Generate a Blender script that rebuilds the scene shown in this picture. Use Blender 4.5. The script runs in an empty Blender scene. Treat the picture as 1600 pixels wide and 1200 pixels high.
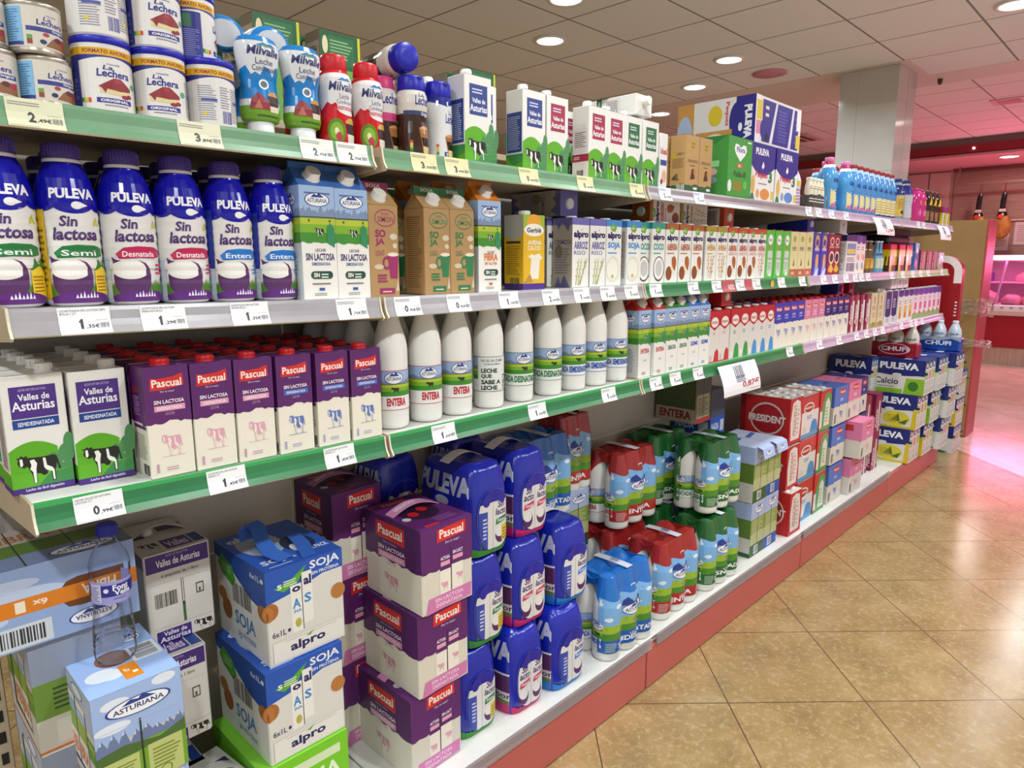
import bpy, bmesh, math, random, bisect
from mathutils import Vector, Matrix
from mathutils.geometry import tessellate_polygon
random.seed(7)
SC = bpy.context.scene
COL = SC.collection
PI = math.pi

# ------------------------------------------------------------------ camera, world, exposure
cam_d = bpy.data.cameras.new('camera')
cam = bpy.data.objects.new('camera', cam_d)
COL.objects.link(cam)
cam_d.sensor_width = 36.0
cam_d.lens = 24.166
cam_d.clip_start = 0.02
_r = Vector((0.696492, -0.717559, -0.002703))
_u = Vector((0.127286, 0.119840, 0.984600))
_f = Vector((0.706185, 0.686110, -0.174803))
cam.matrix_world = Matrix(((_r.x, _u.x, -_f.x, -0.87185), (_r.y, _u.y, -_f.y, -1.23816),
                           (_r.z, _u.z, -_f.z, 1.46237), (0, 0, 0, 1)))
SC.camera = cam
SC.view_settings.view_transform = 'Standard'
SC.view_settings.look = 'None'
SC.view_settings.exposure = 0.0
SC.view_settings.gamma = 1.0
SC.view_settings.use_curve_mapping = False
W = bpy.data.worlds.new('world')
SC.world = W
W.use_nodes = True
W.node_tree.nodes['Background'].inputs[0].default_value = (0.9, 0.93, 1.0, 1)
W.node_tree.nodes['Background'].inputs[1].default_value = 0.05
# downlights: (x, y, z); the aisle row, the rows behind the shelving and an unseen row added to brighten the shelf fronts
AISLE_W, FRONT_W, BACK_W, PINK = 15.0, 36.0, 22.0, (1.0, 0.16, 0.5)
DOWN = [(4.61, -0.28, AISLE_W), (2.6, -0.28, AISLE_W), (0.55, -0.28, AISLE_W), (-1.5, -0.28, AISLE_W), (-3.4, -0.28, AISLE_W),
        (4.61, -1.95, FRONT_W), (2.6, -1.95, FRONT_W), (0.55, -1.95, FRONT_W), (-1.5, -1.95, FRONT_W), (-3.4, -1.95, FRONT_W),
        (3.11, 2.24, BACK_W), (4.46, 1.55, BACK_W), (5.04, 2.18, BACK_W), (2.58, 1.65, BACK_W), (5.82, 3.03, BACK_W), (0.4, 2.24, BACK_W),
        (6.65, -.30, AISLE_W), (8.7, -.30, AISLE_W), (10.3, -.30, AISLE_W)]
CEIL = 3.03

# ------------------------------------------------------------------ materials
def lin(c):
    return c / 12.92 if c <= 0.04045 else ((c + 0.055) / 1.055) ** 2.4
def rgb(h):
    h = h.lstrip('#')
    if len(h) == 3: h = ''.join(k * 2 for k in h)
    return tuple(lin(int(h[i:i + 2], 16) / 255) for i in (0, 2, 4)) + (1,)
MATS = {}
FIN = {'': (.42, .5, 0), 'g': (.16, .5, 0), 'f': (.22, .6, 0), 'm': (.7, .3, 0), 's': (.32, .5, .85), 't': (.38, .4, 0)}
def M(spec):
    """'hex' or 'hex/finish'; or the name of a node material made below"""
    if spec in MATS: return MATS[spec]
    hx, _, fin = spec.partition('/')
    ro, sp, me = FIN[fin]
    m = bpy.data.materials.new('print_' + spec.replace('/', '_'))
    m.use_nodes = True
    b = m.node_tree.nodes['Principled BSDF']
    b.inputs['Base Color'].default_value = rgb(hx)
    b.inputs['Roughness'].default_value = ro
    b.inputs['Metallic'].default_value = me
    b.inputs['Specular IOR Level'].default_value = sp
    if fin == 'f':     # wrinkled shrink film
        tc = m.node_tree.nodes.new('ShaderNodeTexCoord'); mp = m.node_tree.nodes.new('ShaderNodeMapping'); mp.inputs['Scale'].default_value = (1, 1, .35)
        m.node_tree.links.new(tc.outputs['Object'], mp.inputs[0])
        bp = m.node_tree.nodes.new('ShaderNodeBump'); bp.inputs['Strength'].default_value = .5; bp.inputs['Distance'].default_value = .003
        m.node_tree.links.new(noise_n(m.node_tree, 75, 3, mp.outputs[0]), bp.inputs['Height']); m.node_tree.links.new(bp.outputs[0], b.inputs['Normal'])
    MATS[spec] = m
    return m
def nmat(name):
    m = bpy.data.materials.new(name); m.use_nodes = True
    MATS[name] = m
    nt = m.node_tree
    return m, nt, nt.nodes['Principled BSDF'], nt.nodes, nt.links
def node(nt, t, **kw):
    n = nt.nodes.new(t)
    for k, v in kw.items(): setattr(n, k, v)
    return n
def math_n(nt, op, a, b=None, c=None):
    n = nt.nodes.new('ShaderNodeMath'); n.operation = op
    for i, x in enumerate((a, b, c)):
        if x is None: continue
        if isinstance(x, (int, float)): n.inputs[i].default_value = x
        else: nt.links.new(x, n.inputs[i])
    return n.outputs[0]
def mix_n(nt, fac, a, b):
    n = nt.nodes.new('ShaderNodeMix'); n.data_type = 'RGBA'
    for sock, x in ((n.inputs[0], fac), (n.inputs[6], a), (n.inputs[7], b)):
        if isinstance(x, (int, float)): sock.default_value = x
        elif isinstance(x, tuple): sock.default_value = x
        else: nt.links.new(x, sock)
    return n.outputs[2]
def noise_n(nt, scale, detail=4, vec=None, rough=.55):
    n = nt.nodes.new('ShaderNodeTexNoise')
    n.inputs['Scale'].default_value = scale; n.inputs['Detail'].default_value = detail; n.inputs['Roughness'].default_value = rough
    if vec is not None: nt.links.new(vec, n.inputs['Vector'])
    return n.outputs['Fac']
def ramp_n(nt, fac, stops):
    n = nt.nodes.new('ShaderNodeValToRGB')
    e = n.color_ramp.elements
    e[0].position, e[0].color = stops[0]; e[1].position, e[1].color = stops[-1]
    for p, c in stops[1:-1]:
        k = e.new(p); k.color = c
    nt.links.new(fac, n.inputs[0])
    return n.outputs[0]
def grid_mask(nt, v, pitch, off, half):
    """1 on the joint lines of a row of tiles along the value v"""
    t = math_n(nt, 'SUBTRACT', v, off)
    t = math_n(nt, 'DIVIDE', t, pitch)
    t = math_n(nt, 'FRACT', t)
    t = math_n(nt, 'SUBTRACT', t, .5)
    t = math_n(nt, 'ABSOLUTE', t)
    return math_n(nt, 'GREATER_THAN', t, .5 - half / pitch), None

def floor_material():
    m, nt, b, N, L = nmat('floor_tiles')
    g = node(nt, 'ShaderNodeNewGeometry')
    s = node(nt, 'ShaderNodeSeparateXYZ'); L.new(g.outputs['Position'], s.inputs[0])
    a = math.radians(45.07); ca, sa = math.cos(a), math.sin(a)
    nn = math_n(nt, 'ADD', math_n(nt, 'MULTIPLY', s.outputs[0], sa), math_n(nt, 'MULTIPLY', s.outputs[1], ca))
    mm = math_n(nt, 'SUBTRACT', math_n(nt, 'MULTIPLY', s.outputs[0], ca), math_n(nt, 'MULTIPLY', s.outputs[1], sa))
    j1, _ = grid_mask(nt, nn, .4423, .5872, .0022)
    j2, _ = grid_mask(nt, mm, .465, 1.012, .0022)
    jt = math_n(nt, 'MAXIMUM', j1, j2)
    # a tint per tile
    c1 = math_n(nt, 'FLOOR', math_n(nt, 'DIVIDE', math_n(nt, 'SUBTRACT', nn, .5872), .4423))
    c2 = math_n(nt, 'FLOOR', math_n(nt, 'DIVIDE', math_n(nt, 'SUBTRACT', mm, 1.012), .465))
    cv = node(nt, 'ShaderNodeCombineXYZ'); L.new(c1, cv.inputs[0]); L.new(c2, cv.inputs[1])
    wn = node(nt, 'ShaderNodeTexWhiteNoise'); L.new(cv.outputs[0], wn.inputs[0])
    n1 = noise_n(nt, 5.0, 6, g.outputs['Position'], .65)
    n2 = noise_n(nt, 42.0, 8, g.outputs['Position'], .75)
    tan = ramp_n(nt, n1, [(.25, rgb('#836a43')), (.5, rgb('#9c8154')), (.75, rgb('#b2986c'))])
    fl = ramp_n(nt, n2, [(.50, (0, 0, 0, 1)), (.78, (1, 1, 1, 1))])
    fleck = mix_n(nt, fl, tan, rgb('#c6b694'))
    tinted = mix_n(nt, math_n(nt, 'MULTIPLY', wn.outputs[0], .22), fleck, rgb('#8a6a42'))
    tile = mix_n(nt, jt, tinted, rgb('#5d4630'))
    # beyond the diagonal border: pale marble band, then pale large tiles of the deli
    dd = math_n(nt, 'SUBTRACT', s.outputs[0], s.outputs[1])
    far = math_n(nt, 'GREATER_THAN', dd, 5.43)
    j3, _ = grid_mask(nt, mm, .6, .3, .003)
    marb = ramp_n(nt, noise_n(nt, 3.0, 8, g.outputs['Position'], .7), [(.3, rgb('#bb988a')), (.7, rgb('#d9bcae'))])
    marb = mix_n(nt, j3, marb, rgb('#8b7466'))
    L.new(mix_n(nt, far, tile, marb), b.inputs['Base Color'])
    b.inputs['Roughness'].default_value = .22
    ro = math_n(nt, 'ADD', math_n(nt, 'MULTIPLY', n2, .14), .10)
    L.new(mix_n(nt, far, ro, math_n(nt, 'MULTIPLY', ro, .75)), b.inputs['Roughness'])
    b.inputs['Specular IOR Level'].default_value = .55
    bp = node(nt, 'ShaderNodeBump'); bp.inputs['Strength'].default_value = .12; bp.inputs['Distance'].default_value = .004
    h = math_n(nt, 'SUBTRACT', math_n(nt, 'MULTIPLY', n2, .6), jt)
    L.new(h, bp.inputs['Height']); L.new(bp.outputs[0], b.inputs['Normal'])
def ceiling_material(name, px, ox, py, oy, base, line, rough=.9):
    m, nt, b, N, L = nmat(name)
    g = node(nt, 'ShaderNodeNewGeometry')
    s = node(nt, 'ShaderNodeSeparateXYZ'); L.new(g.outputs['Position'], s.inputs[0])
    j1, _ = grid_mask(nt, s.outputs[0], px, ox, .007)
    j2, _ = grid_mask(nt, s.outputs[1], py, oy, .007)
    jt = math_n(nt, 'MAXIMUM', j1, j2)
    n1 = noise_n(nt, 60, 3, g.outputs['Position'])
    c = ramp_n(nt, n1, [(.3, rgb(base)), (.7, rgb(base))])
    L.new(mix_n(nt, jt, c, rgb(line)), b.inputs['Base Color'])
    b.inputs['Roughness'].default_value = rough
    b.inputs['Specular IOR Level'].default_value = .2
def wood_material(name, c1, c2, axis=2, rough=.45):
    m, nt, b, N, L = nmat(name)
    g = node(nt, 'ShaderNodeNewGeometry')
    mp = node(nt, 'ShaderNodeMapping'); L.new(g.outputs['Position'], mp.inputs[0])
    sc = [2.0, 2.0, 2.0]; sc[axis] = 26.0
    mp.inputs['Scale'].default_value = sc
    L.new(ramp_n(nt, noise_n(nt, 1.6, 6, mp.outputs[0], .65), [(.3, rgb(c1)), (.7, rgb(c2))]), b.inputs['Base Color'])
    b.inputs['Roughness'].default_value = rough
def speckle_material(name, c1, c2, scale, rough=.6, bump=0.0, spec=.4, metal=0.0):
    m, nt, b, N, L = nmat(name)
    tc = node(nt, 'ShaderNodeTexCoord')
    n1 = noise_n(nt, scale, 6, tc.outputs['Object'], .65)
    L.new(ramp_n(nt, n1, [(.3, rgb(c1)), (.7, rgb(c2))]), b.inputs['Base Color'])
    b.inputs['Roughness'].default_value = rough
    b.inputs['Specular IOR Level'].default_value = spec
    b.inputs['Metallic'].default_value = metal
    if bump:
        bp = node(nt, 'ShaderNodeBump'); bp.inputs['Strength'].default_value = bump; bp.inputs['Distance'].default_value = .003
        L.new(n1, bp.inputs['Height']); L.new(bp.outputs[0], b.inputs['Normal'])
def clear_material(name, tint, gloss=.12, diff=0.0, dcol='#ffffff', rough=.04):
    m = bpy.data.materials.new(name); m.use_nodes = True; MATS[name] = m
    nt = m.node_tree; nt.nodes.clear()
    out = node(nt, 'ShaderNodeOutputMaterial')
    tr = node(nt, 'ShaderNodeBsdfTransparent'); tr.inputs[0].default_value = rgb(tint)
    gl = node(nt, 'ShaderNodeBsdfGlossy'); gl.inputs['Roughness'].default_value = rough
    lw = node(nt, 'ShaderNodeLayerWeight'); lw.inputs[0].default_value = gloss
    mx = node(nt, 'ShaderNodeMixShader')
    f = math_n(nt, 'MULTIPLY', lw.outputs['Fresnel'], 1.0)
    nt.links.new(f, mx.inputs[0]); nt.links.new(tr.outputs[0], mx.inputs[1]); nt.links.new(gl.outputs[0], mx.inputs[2])
    last = mx
    if diff:
        df = node(nt, 'ShaderNodeBsdfDiffuse'); df.inputs[0].default_value = rgb(dcol)
        m2 = node(nt, 'ShaderNodeMixShader'); m2.inputs[0].default_value = diff
        nt.links.new(mx.outputs[0], m2.inputs[1]); nt.links.new(df.outputs[0], m2.inputs[2]); last = m2
    nt.links.new(last.outputs[0], out.inputs[0])
def glow_material(name, col, strength):
    m = bpy.data.materials.new(name); m.use_nodes = True; MATS[name] = m
    nt = m.node_tree; b = nt.nodes['Principled BSDF']
    b.inputs['Base Color'].default_value = (.8, .8, .8, 1)
    b.inputs['Emission Color'].default_value = col if isinstance(col, tuple) and len(col) == 4 else tuple(col) + (1,)
    b.inputs['Emission Strength'].default_value = strength
floor_material()
ceiling_material('ceiling_tiles', .65, 4.18, .65, -.07, '#e2e4e4', '#85878a')
ceiling_material('ceiling_tiles_far', .65, .2, .65, .42, '#e8dede', '#9b7f80')
wood_material('wood_panel', '#9c7a6e', '#b9968a')
wood_material('stone_plinth', '#a58b7a', '#c2a896', 1)
speckle_material('cardboard_brown', '#8a6a3e', '#97764a', 3, .75)
speckle_material('painted_wall', '#d6d8da', '#dfe1e3', 4, .8)
speckle_material('back_panel_paint', '#b9b3a8', '#c3bdb2', 5, .6)
speckle_material('cream_steel', '#b3a288', '#bfae94', 6, .45)
speckle_material('white_deck', '#d9d8d2', '#e2e1db', 8, .35)
speckle_material('green_rail', '#2d7146', '#367d4f', 9, .3)
speckle_material('pale_green_rail', '#668f6c', '#719a77', 9, .3)
speckle_material('yellow_green_rail', '#a2ab84', '#adb58f', 9, .35)
speckle_material('lilac_rail', '#b39db4', '#bfaac0', 9, .25)
speckle_material('silver_rail', '#b4b2b8', '#c2c0c6', 9, .22, 0, .5, .55)
speckle_material('pink_plinth', '#b85a55', '#c2635d', 2, .38)
speckle_material('pillar_tile', '#bcbbb6', '#c6c5c0', 1.2, .12, 0, .6)
speckle_material('grey_steel', '#8d8984', '#979389', 7, .45)
speckle_material('dark_steel', '#3a3836', '#454240', 7, .5)
speckle_material('ham_meat', '#7a4a1e', '#b07a34', 14, .35, .6)
speckle_material('pink_meat', '#c9626a', '#e3a0a0', 10, .3, .3)
clear_material('clear_plastic', '#f8fafe', .10, .015)
clear_material('film_clear', '#ffffff', .12, .05)
clear_material('lip_plastic', '#f2ecee', .2, .25, '#e6dce0', .12)
clear_material('case_glass', '#f4ecf4', .15)
glow_material('downlight_glow', (1.0, .97, .93), 9.0)
glow_material('pink_led', (1.0, .14, .32), 88.0)
glow_material('case_lamp', (1.0, .55, .85), 3.0)

# ------------------------------------------------------------------ lettering (vector text turned into mesh polygons)
TXT = {}
def text_polys(s, b=0.0, sh=0.0):
    k = (s, b, sh)
    if k in TXT: return TXT[k]
    c = bpy.data.curves.new('lettering', 'FONT')
    c.body = s; c.size = 1.0; c.offset = b; c.shear = sh; c.resolution_u = 2; c.fill_mode = 'FRONT'
    o = bpy.data.objects.new('lettering', c)
    COL.objects.link(o)
    dg = bpy.context.evaluated_depsgraph_get()
    me = bpy.data.meshes.new_from_object(o.evaluated_get(dg))
    vs = [(v.co.x, v.co.y) for v in me.vertices]
    fs = [[vs[i] for i in p.vertices] for p in me.polygons]
    bpy.data.objects.remove(o); bpy.data.curves.remove(c); bpy.data.meshes.remove(me)
    if not fs: TXT[k] = []; return []
    xs = [p[0] for f in fs for p in f]; ys = [p[1] for f in fs for p in f]
    x0, x1, y0, y1 = min(xs), max(xs), min(ys), max(ys)
    out = [[((x - x0) / (x1 - x0), (y - y0) / (y1 - y0)) for x, y in f] for f in fs]
    TXT[k] = out
    return out

class Art:
    """flat printed artwork in 0..1 face coordinates: a list of (polygons, colour)"""
    def __init__(s): s.L = []
    def p(s, pts, c): s.L.append(([list(pts)], c)); return s
    def r(s, x0, y0, x1, y1, c): return s.p([(x0, y0), (x1, y0), (x1, y1), (x0, y1)], c)
    def e(s, cx, cy, rx, ry, c, n=22):
        return s.p([(cx + rx * math.cos(2 * PI * i / n), cy + ry * math.sin(2 * PI * i / n)) for i in range(n)], c)
    def t(s, txt, x0, y0, x1, y1, c, b=0.0, sh=0.0, rot=0):
        P = text_polys(txt, b, sh)
        f = (lambda u, v: (x0 + u * (x1 - x0), y0 + v * (y1 - y0))) if not rot else \
            ((lambda u, v: (x1 - v * (x1 - x0), y0 + u * (y1 - y0))) if rot == 1 else
             (lambda u, v: (x0 + v * (x1 - x0), y1 - u * (y1 - y0))) if rot == 3 else
             (lambda u, v: (x1 - u * (x1 - x0), y1 - v * (y1 - y0))))
        s.L.append(([[f(u, v) for u, v in q] for q in P], c)); return s
    def bar(s, x0, y0, x1, y1, c='222', n=14, vert=False):
        q = []; rnd = random.Random(3)
        for i in range(n):
            a = i / n; w = (.3 + .5 * rnd.random()) / n
            if vert: q.append([(x0, y0 + a * (y1 - y0)), (x1, y0 + a * (y1 - y0)), (x1, y0 + (a + w) * (y1 - y0)), (x0, y0 + (a + w) * (y1 - y0))])
            else: q.append([(x0 + a * (x1 - x0), y0), (x0 + (a + w) * (x1 - x0), y0), (x0 + (a + w) * (x1 - x0), y1), (x0 + a * (x1 - x0), y1)])
        s.L.append((q, c)); return s
    def lines(s, x0, y0, x1, y1, n, c, gap=.45):
        q = []; rnd = random.Random(n)
        for i in range(n):
            y = y0 + (y1 - y0) * i / n; h = (y1 - y0) / n * gap; xe = x1 - (x1 - x0) * .3 * rnd.random()
            q.append([(x0, y), (xe, y), (xe, y + h), (x0, y + h)])
        s.L.append((q, c)); return s
    def add(s, a, x0=0, y0=0, x1=1, y1=1):
        for q, c in a.L: s.L.append(([[(x0 + u * (x1 - x0), y0 + v * (y1 - y0)) for u, v in f] for f in q], c))
        return s

def tri(poly):
    if len(poly) <= 3: return [poly]
    t = tessellate_polygon([[Vector((x, y, 0)) for x, y in poly]])
    return [[poly[i] for i in k] for k in t]
def ring(outer, inner):
    t = tessellate_polygon([[Vector((x, y, 0)) for x, y in outer], [Vector((x, y, 0)) for x, y in inner]])
    a = outer + inner
    return [[a[i] for i in k] for k in t]
def clip_half(poly, ax, v, keep_less):
    out = []
    for i in range(len(poly)):
        a, b = poly[i], poly[(i + 1) % len(poly)]
        ia = (a[ax] <= v) if keep_less else (a[ax] >= v)
        ib = (b[ax] <= v) if keep_less else (b[ax] >= v)
        if ia: out.append(a)
        if ia != ib:
            t = (v - a[ax]) / (b[ax] - a[ax])
            out.append((a[0] + t * (b[0] - a[0]), a[1] + t * (b[1] - a[1])))
    return out
def slice_poly(poly, ax, cuts):
    lo, hi = min(q[ax] for q in poly), max(q[ax] for q in poly)
    res = []
    for v in cuts:
        if v <= lo + 1e-7 or v >= hi - 1e-7: continue
        a = clip_half(poly, ax, v, True)
        if len(a) >= 3: res.append(a)
        poly = clip_half(poly, ax, v, False)
        if len(poly) < 3: return res
    res.append(poly)
    return res

class MB:
    """collects shapes and builds ONE mesh"""
    def __init__(s): s.v = []; s.f = []; s.m = []; s.sm = []; s.mats = []
    def mi(s, c):
        if c not in s.mats: s.mats.append(c)
        return s.mats.index(c)
    def face(s, pts, c, smooth=False):
        n = len(s.v); s.v.extend(pts); s.f.append(tuple(range(n, n + len(pts)))); s.m.append(s.mi(c)); s.sm.append(smooth)
    def bm(s, b, c, smooth=False, cf=None):
        n = len(s.v); b.verts.index_update(); s.v.extend(tuple(v.co) for v in b.verts)
        for f in b.faces:
            s.f.append(tuple(n + v.index for v in f.verts)); s.m.append(s.mi(cf(f) if cf else c)); s.sm.append(smooth)
        b.free()
    def box(s, x0, x1, y0, y1, z0, z1, c, bev=0.0, seg=1):
        b = bmesh.new()
        bmesh.ops.create_cube(b, size=1.0)
        for v in b.verts:
            v.co = Vector((x0 + (v.co.x + .5) * (x1 - x0), y0 + (v.co.y + .5) * (y1 - y0), z0 + (v.co.z + .5) * (z1 - z0)))
        if bev: bmesh.ops.bevel(b, geom=b.edges[:], offset=bev, segments=seg, affect='EDGES', profile=.5)
        s.bm(b, c); return s
    def grid(s, rows, c, closed=True, smooth=True, cf=None, caps=True):
        """rows: rings of points from bottom to top"""
        n = len(s.v); k = len(rows[0])
        for r in rows: s.v.extend(r)
        for i in range(len(rows) - 1):
            for j in range(k if closed else k - 1):
                j2 = (j + 1) % k
                s.f.append((n + i * k + j, n + i * k + j2, n + (i + 1) * k + j2, n + (i + 1) * k + j))
                s.m.append(s.mi(cf(i, j) if cf else c)); s.sm.append(smooth)
        if caps and closed:
            s.face([rows[0][j] for j in range(k - 1, -1, -1)], cf(0, 0) if cf else c)
            s.face(list(rows[-1]), cf(len(rows) - 2, 0) if cf else c)
        return s
    def lathe(s, prof, c, seg=28, cx=0, cy=0, cols=None, axis='z', cz=0):
        rows = []
        for r, z in prof:
            ring_ = []
            for j in range(seg):
                a = 2 * PI * j / seg
                if axis == 'z': ring_.append((cx + r * math.cos(a), cy + r * math.sin(a), cz + z))
                elif axis == 'y': ring_.append((cx + r * math.cos(a), cy - z, cz + r * math.sin(a)))
                else: ring_.append((cx + z, cy + r * math.cos(a), cz + r * math.sin(a)))
            rows.append(ring_)
        s.grid(rows, c, cf=(lambda i, j: cols[i]) if cols else None); return s
    def tube(s, pts, r, c, seg=8):
        rows = []
        for i, p in enumerate(pts):
            a = Vector(pts[max(i - 1, 0)]); b = Vector(pts[min(i + 1, len(pts) - 1)])
            d = (b - a).normalized(); x = d.orthogonal().normalized()
            if rows:
                x = (px - d * px.dot(d)).normalized()
            px = x; y = d.cross(x)
            rr = r[i] if isinstance(r, (list, tuple)) else r
            rows.append([tuple(Vector(p) + x * math.cos(2 * PI * j / seg) * rr + y * math.sin(2 * PI * j / seg) * rr) for j in range(seg)])
        s.grid(rows, c); return s
    def strip(s, left, right, c, th=.0006, smooth=True):
        """a thin band with thickness between two point rows"""
        n = len(left); rows = []
        for i in range(n):
            a, b = Vector(left[i]), Vector(right[i])
            k = Vector(left[min(i + 1, n - 1)]) - Vector(left[max(i - 1, 0)])
            nn = (b - a).cross(k).normalized() * th
            rows.append([tuple(a + nn), tuple(b + nn), tuple(b - nn), tuple(a - nn)])
        s.grid(rows, c, smooth=False); return s
    def art(s, A, fn, ucuts=None, vcuts=None, e0=.00025, de=.00003):
        e = e0
        if ucuts:      # facets shared by all layers, so that thin layers never cross
            U = sorted(set([0.0, 1.0] + list(ucuts))); V = sorted(set([0.0, 1.0] + list(vcuts or []))); f0 = fn; memo = {}
            def at(u, v, e):
                k = (u, v, e)
                if k not in memo: memo[k] = f0(u, v, e)
                return memo[k]
            def fn(u, v, e):
                i = min(max(bisect.bisect_right(U, u) - 1, 0), len(U) - 2); j = min(max(bisect.bisect_right(V, v) - 1, 0), len(V) - 2)
                a, b = (u - U[i]) / (U[i + 1] - U[i]), (v - V[j]) / (V[j + 1] - V[j])
                P, Q, R, S = at(U[i], V[j], e), at(U[i + 1], V[j], e), at(U[i], V[j + 1], e), at(U[i + 1], V[j + 1], e)
                return tuple((P[k] * (1 - a) + Q[k] * a) * (1 - b) + (R[k] * (1 - a) + S[k] * a) * b for k in range(3))
        for polys, c in A.L:
            for q in polys:
                if ucuts:
                    for t3 in tri(q):
                        for a in slice_poly(t3, 0, ucuts):
                            for b in (slice_poly(a, 1, vcuts) if vcuts else [a]):
                                s.face([fn(u, v, e) for u, v in b], c, True)
                else:
                    for t3 in (tri(q) if len(q) > 4 else [q]):
                        s.face([fn(u, v, e) for u, v in t3], c)
            e += de
        return s
    def mesh(s, name):
        me = bpy.data.meshes.new(name)
        me.from_pydata(s.v, [], s.f)
        for c in s.mats: me.materials.append(M(c))
        me.polygons.foreach_set('material_index', s.m)
        me.polygons.foreach_set('use_smooth', s.sm)
        me.update()
        return me

def tag(o, label=None, cat=None, group=None, kind=None):
    if label: o['label'] = label
    if cat: o['category'] = cat
    if group: o['group'] = group
    if kind: o['kind'] = kind
    return o
def obj(name, mb, parent=None, **kw):
    o = bpy.data.objects.new(name, mb.mesh(name) if isinstance(mb, MB) else mb)
    COL.objects.link(o)
    if parent: o.parent = parent
    return tag(o, **kw)
def empty(name, loc, label=None, cat=None, group=None, rz=0):
    o = bpy.data.objects.new(name, None); o.empty_display_size = .02
    COL.objects.link(o); o.location = loc; o.rotation_euler = (0, 0, rz)
    return tag(o, label, cat, group)
PROTO = {}
def proto(key, name, cat, parts):
    """parts: (part name, MB, index of the parent part or None); a lone part with name None is the thing itself"""
    PROTO[key] = (name, cat, [(n, mb.mesh(n or name), par, lab) for n, mb, par, lab in [(q + (None,) * 4)[:4] for q in parts]])
def place(key, label, x, y, z, rz=0, group=None, rot=None, sc=None, cat=None):
    name, c, parts = PROTO[key]
    if parts[0][0] is None:
        root = bpy.data.objects.new(name, parts[0][1]); rest = parts[1:]
    else:
        root = bpy.data.objects.new(name, None); root.empty_display_size = .02; rest = parts
    COL.objects.link(root)
    root.location = (x, y, z); root.rotation_euler = rot if rot else (0, 0, rz)
    if sc: root.scale = sc
    tag(root, label, cat or c, group)
    made = []
    for n, me, par, lab in rest:
        o = bpy.data.objects.new(n, me); COL.objects.link(o)
        o.parent = root if par is None else made[par]
        if lab: o['label'] = lab
        made.append(o)
    return root
ORD = ['first', 'second', 'third', 'fourth', 'fifth', 'sixth', 'seventh', 'eighth', 'ninth', 'tenth', 'eleventh', 'twelfth']

# ================================================================== the room
def struct(name, mb): return obj(name, mb, kind='structure')
struct('floor', MB().box(-6, 14, -6.5, 9.5, -.05, 0, 'floor_tiles'))
c = MB()
c.box(-6, 5.48, -6.5, 9.5, CEIL, CEIL + .04, 'ceiling_tiles')
c.box(5.48, 6.13, -6.5, .55, CEIL, CEIL + .04, 'ceiling_tiles')
struct('ceiling', c)
c = MB()
c.box(5.48, 6.55, .55, 9.5, CEIL, CEIL + .04, 'd8cec8/m')
c.box(6.13, 6.55, -6.5, .55, CEIL, CEIL + .04, 'd8cec8/m')
struct('trim_1', c)
struct('ceiling_1', MB().box(6.55, 12.4, -6.5, 9.5, 3.12, 3.16, 'ceiling_tiles_far'))
struct('wall_left', MB().box(-6, 14, 9.5, 9.6, 0, 3.2, 'painted_wall'))
struct('wall_right', MB().box(-4.6, 14, -3.7, -3.6, 0, 3.2, 'painted_wall'))  # unseen wall, set close and pale to bounce light onto the shelves
struct('wall_front', MB().box(-4.6, -4.5, -3.6, 9.6, 0, 3.2, 'painted_wall'))  # unseen wall, kept pale to add to the bounced light
c = MB()
c.box(12.24, 12.34, -6.5, 9.5, 0, 3.12, 'c3a09a/t')
c.box(12.20, 12.24, -6.5, 1.60, 0, 3.0, 'wood_panel')
for y in (1.66, 1.98): c.box(12.2, 12.24, y, y + .30, 0, 2.86, 'd9b4b0/t', .004)
struct('wall_back', c)
# soffit over the meat counter: grey band, dark red band, pale underside with red edges
c = MB()
c.box(10.60, 12.24, -6.5, 9.5, 3.03, 3.12, '86736f/t')
c.box(10.55, 12.24, -6.5, 9.5, 2.93, 3.03, '8c2430/t')
c.box(10.60, 12.24, -6.5, 9.5, 2.88, 2.93, 'e0a4b0/t')
c.box(10.585, 10.60, -6.5, 9.5, 2.915, 2.925, '6a1420/t')
c.box(12.02, 12.2, -6.5, 1.6, 2.84, 2.88, '7a4444/t')
struct('trim_2', c)
# tiled pillar
c = MB()
c.box(5.54, 6.02, .62, 1.08, 0, CEIL, 'pillar_tile', .006, 2)
for z in (.55, 1.1, 1.65, 2.2, 2.75):
    c.box(5.539, 6.021, .619, 1.081, z, z + .003, 'a9a8a2')
c.box(5.539, 5.541, .93, .933, 0, CEIL, 'a9a8a2'); c.box(5.78, 5.783, .619, .621, 0, CEIL, 'a9a8a2')
struct('pillar', c)

# ------------------------------------------------------------------ ceiling fittings
def downlight_protos():
    a = MB(); a.lathe([(.118, -.002), (.118, -.012), (.095, -.014), (.092, -.004)], 'e8e6e2', 32)
    b = MB(); b.lathe([(.092, -.0075), (.092, -.0045)], 'downlight_glow', 32)
    proto('down', 'ceiling_downlight', 'ceiling light', [('trim_ring', a), ('lamp_disc', b)])
downlight_protos()
DL_LAB = {0: 'round ceiling downlight at the right edge over the aisle', 10: 'large round ceiling downlight above the small white cartons of the top shelf',
          11: 'round ceiling downlight nearest the tiled pillar, left of it', 12: 'smaller round ceiling downlight left of the pink disc',
          13: 'round ceiling downlight cut by the top edge of the picture', 14: 'small farthest round ceiling downlight just above the lying green carton'}
for i, (x, y, w) in enumerate(DOWN):
    cz = CEIL if x < 6.55 else 3.12
    place('down', DL_LAB.get(i, 'round ceiling downlight out of view over the shop'), x, y, cz, group=None if i in DL_LAB else 'ceiling downlights out of view')
    l = bpy.data.lights.new('downlight', 'AREA'); l.shape = 'DISK'; l.size = .17; l.energy = w; l.color = (.93, .985, 1.0); l.spread = math.radians(160)
    o = bpy.data.objects.new('downlight', l); COL.objects.link(o); o.location = (x, y, cz - .017)
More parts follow.
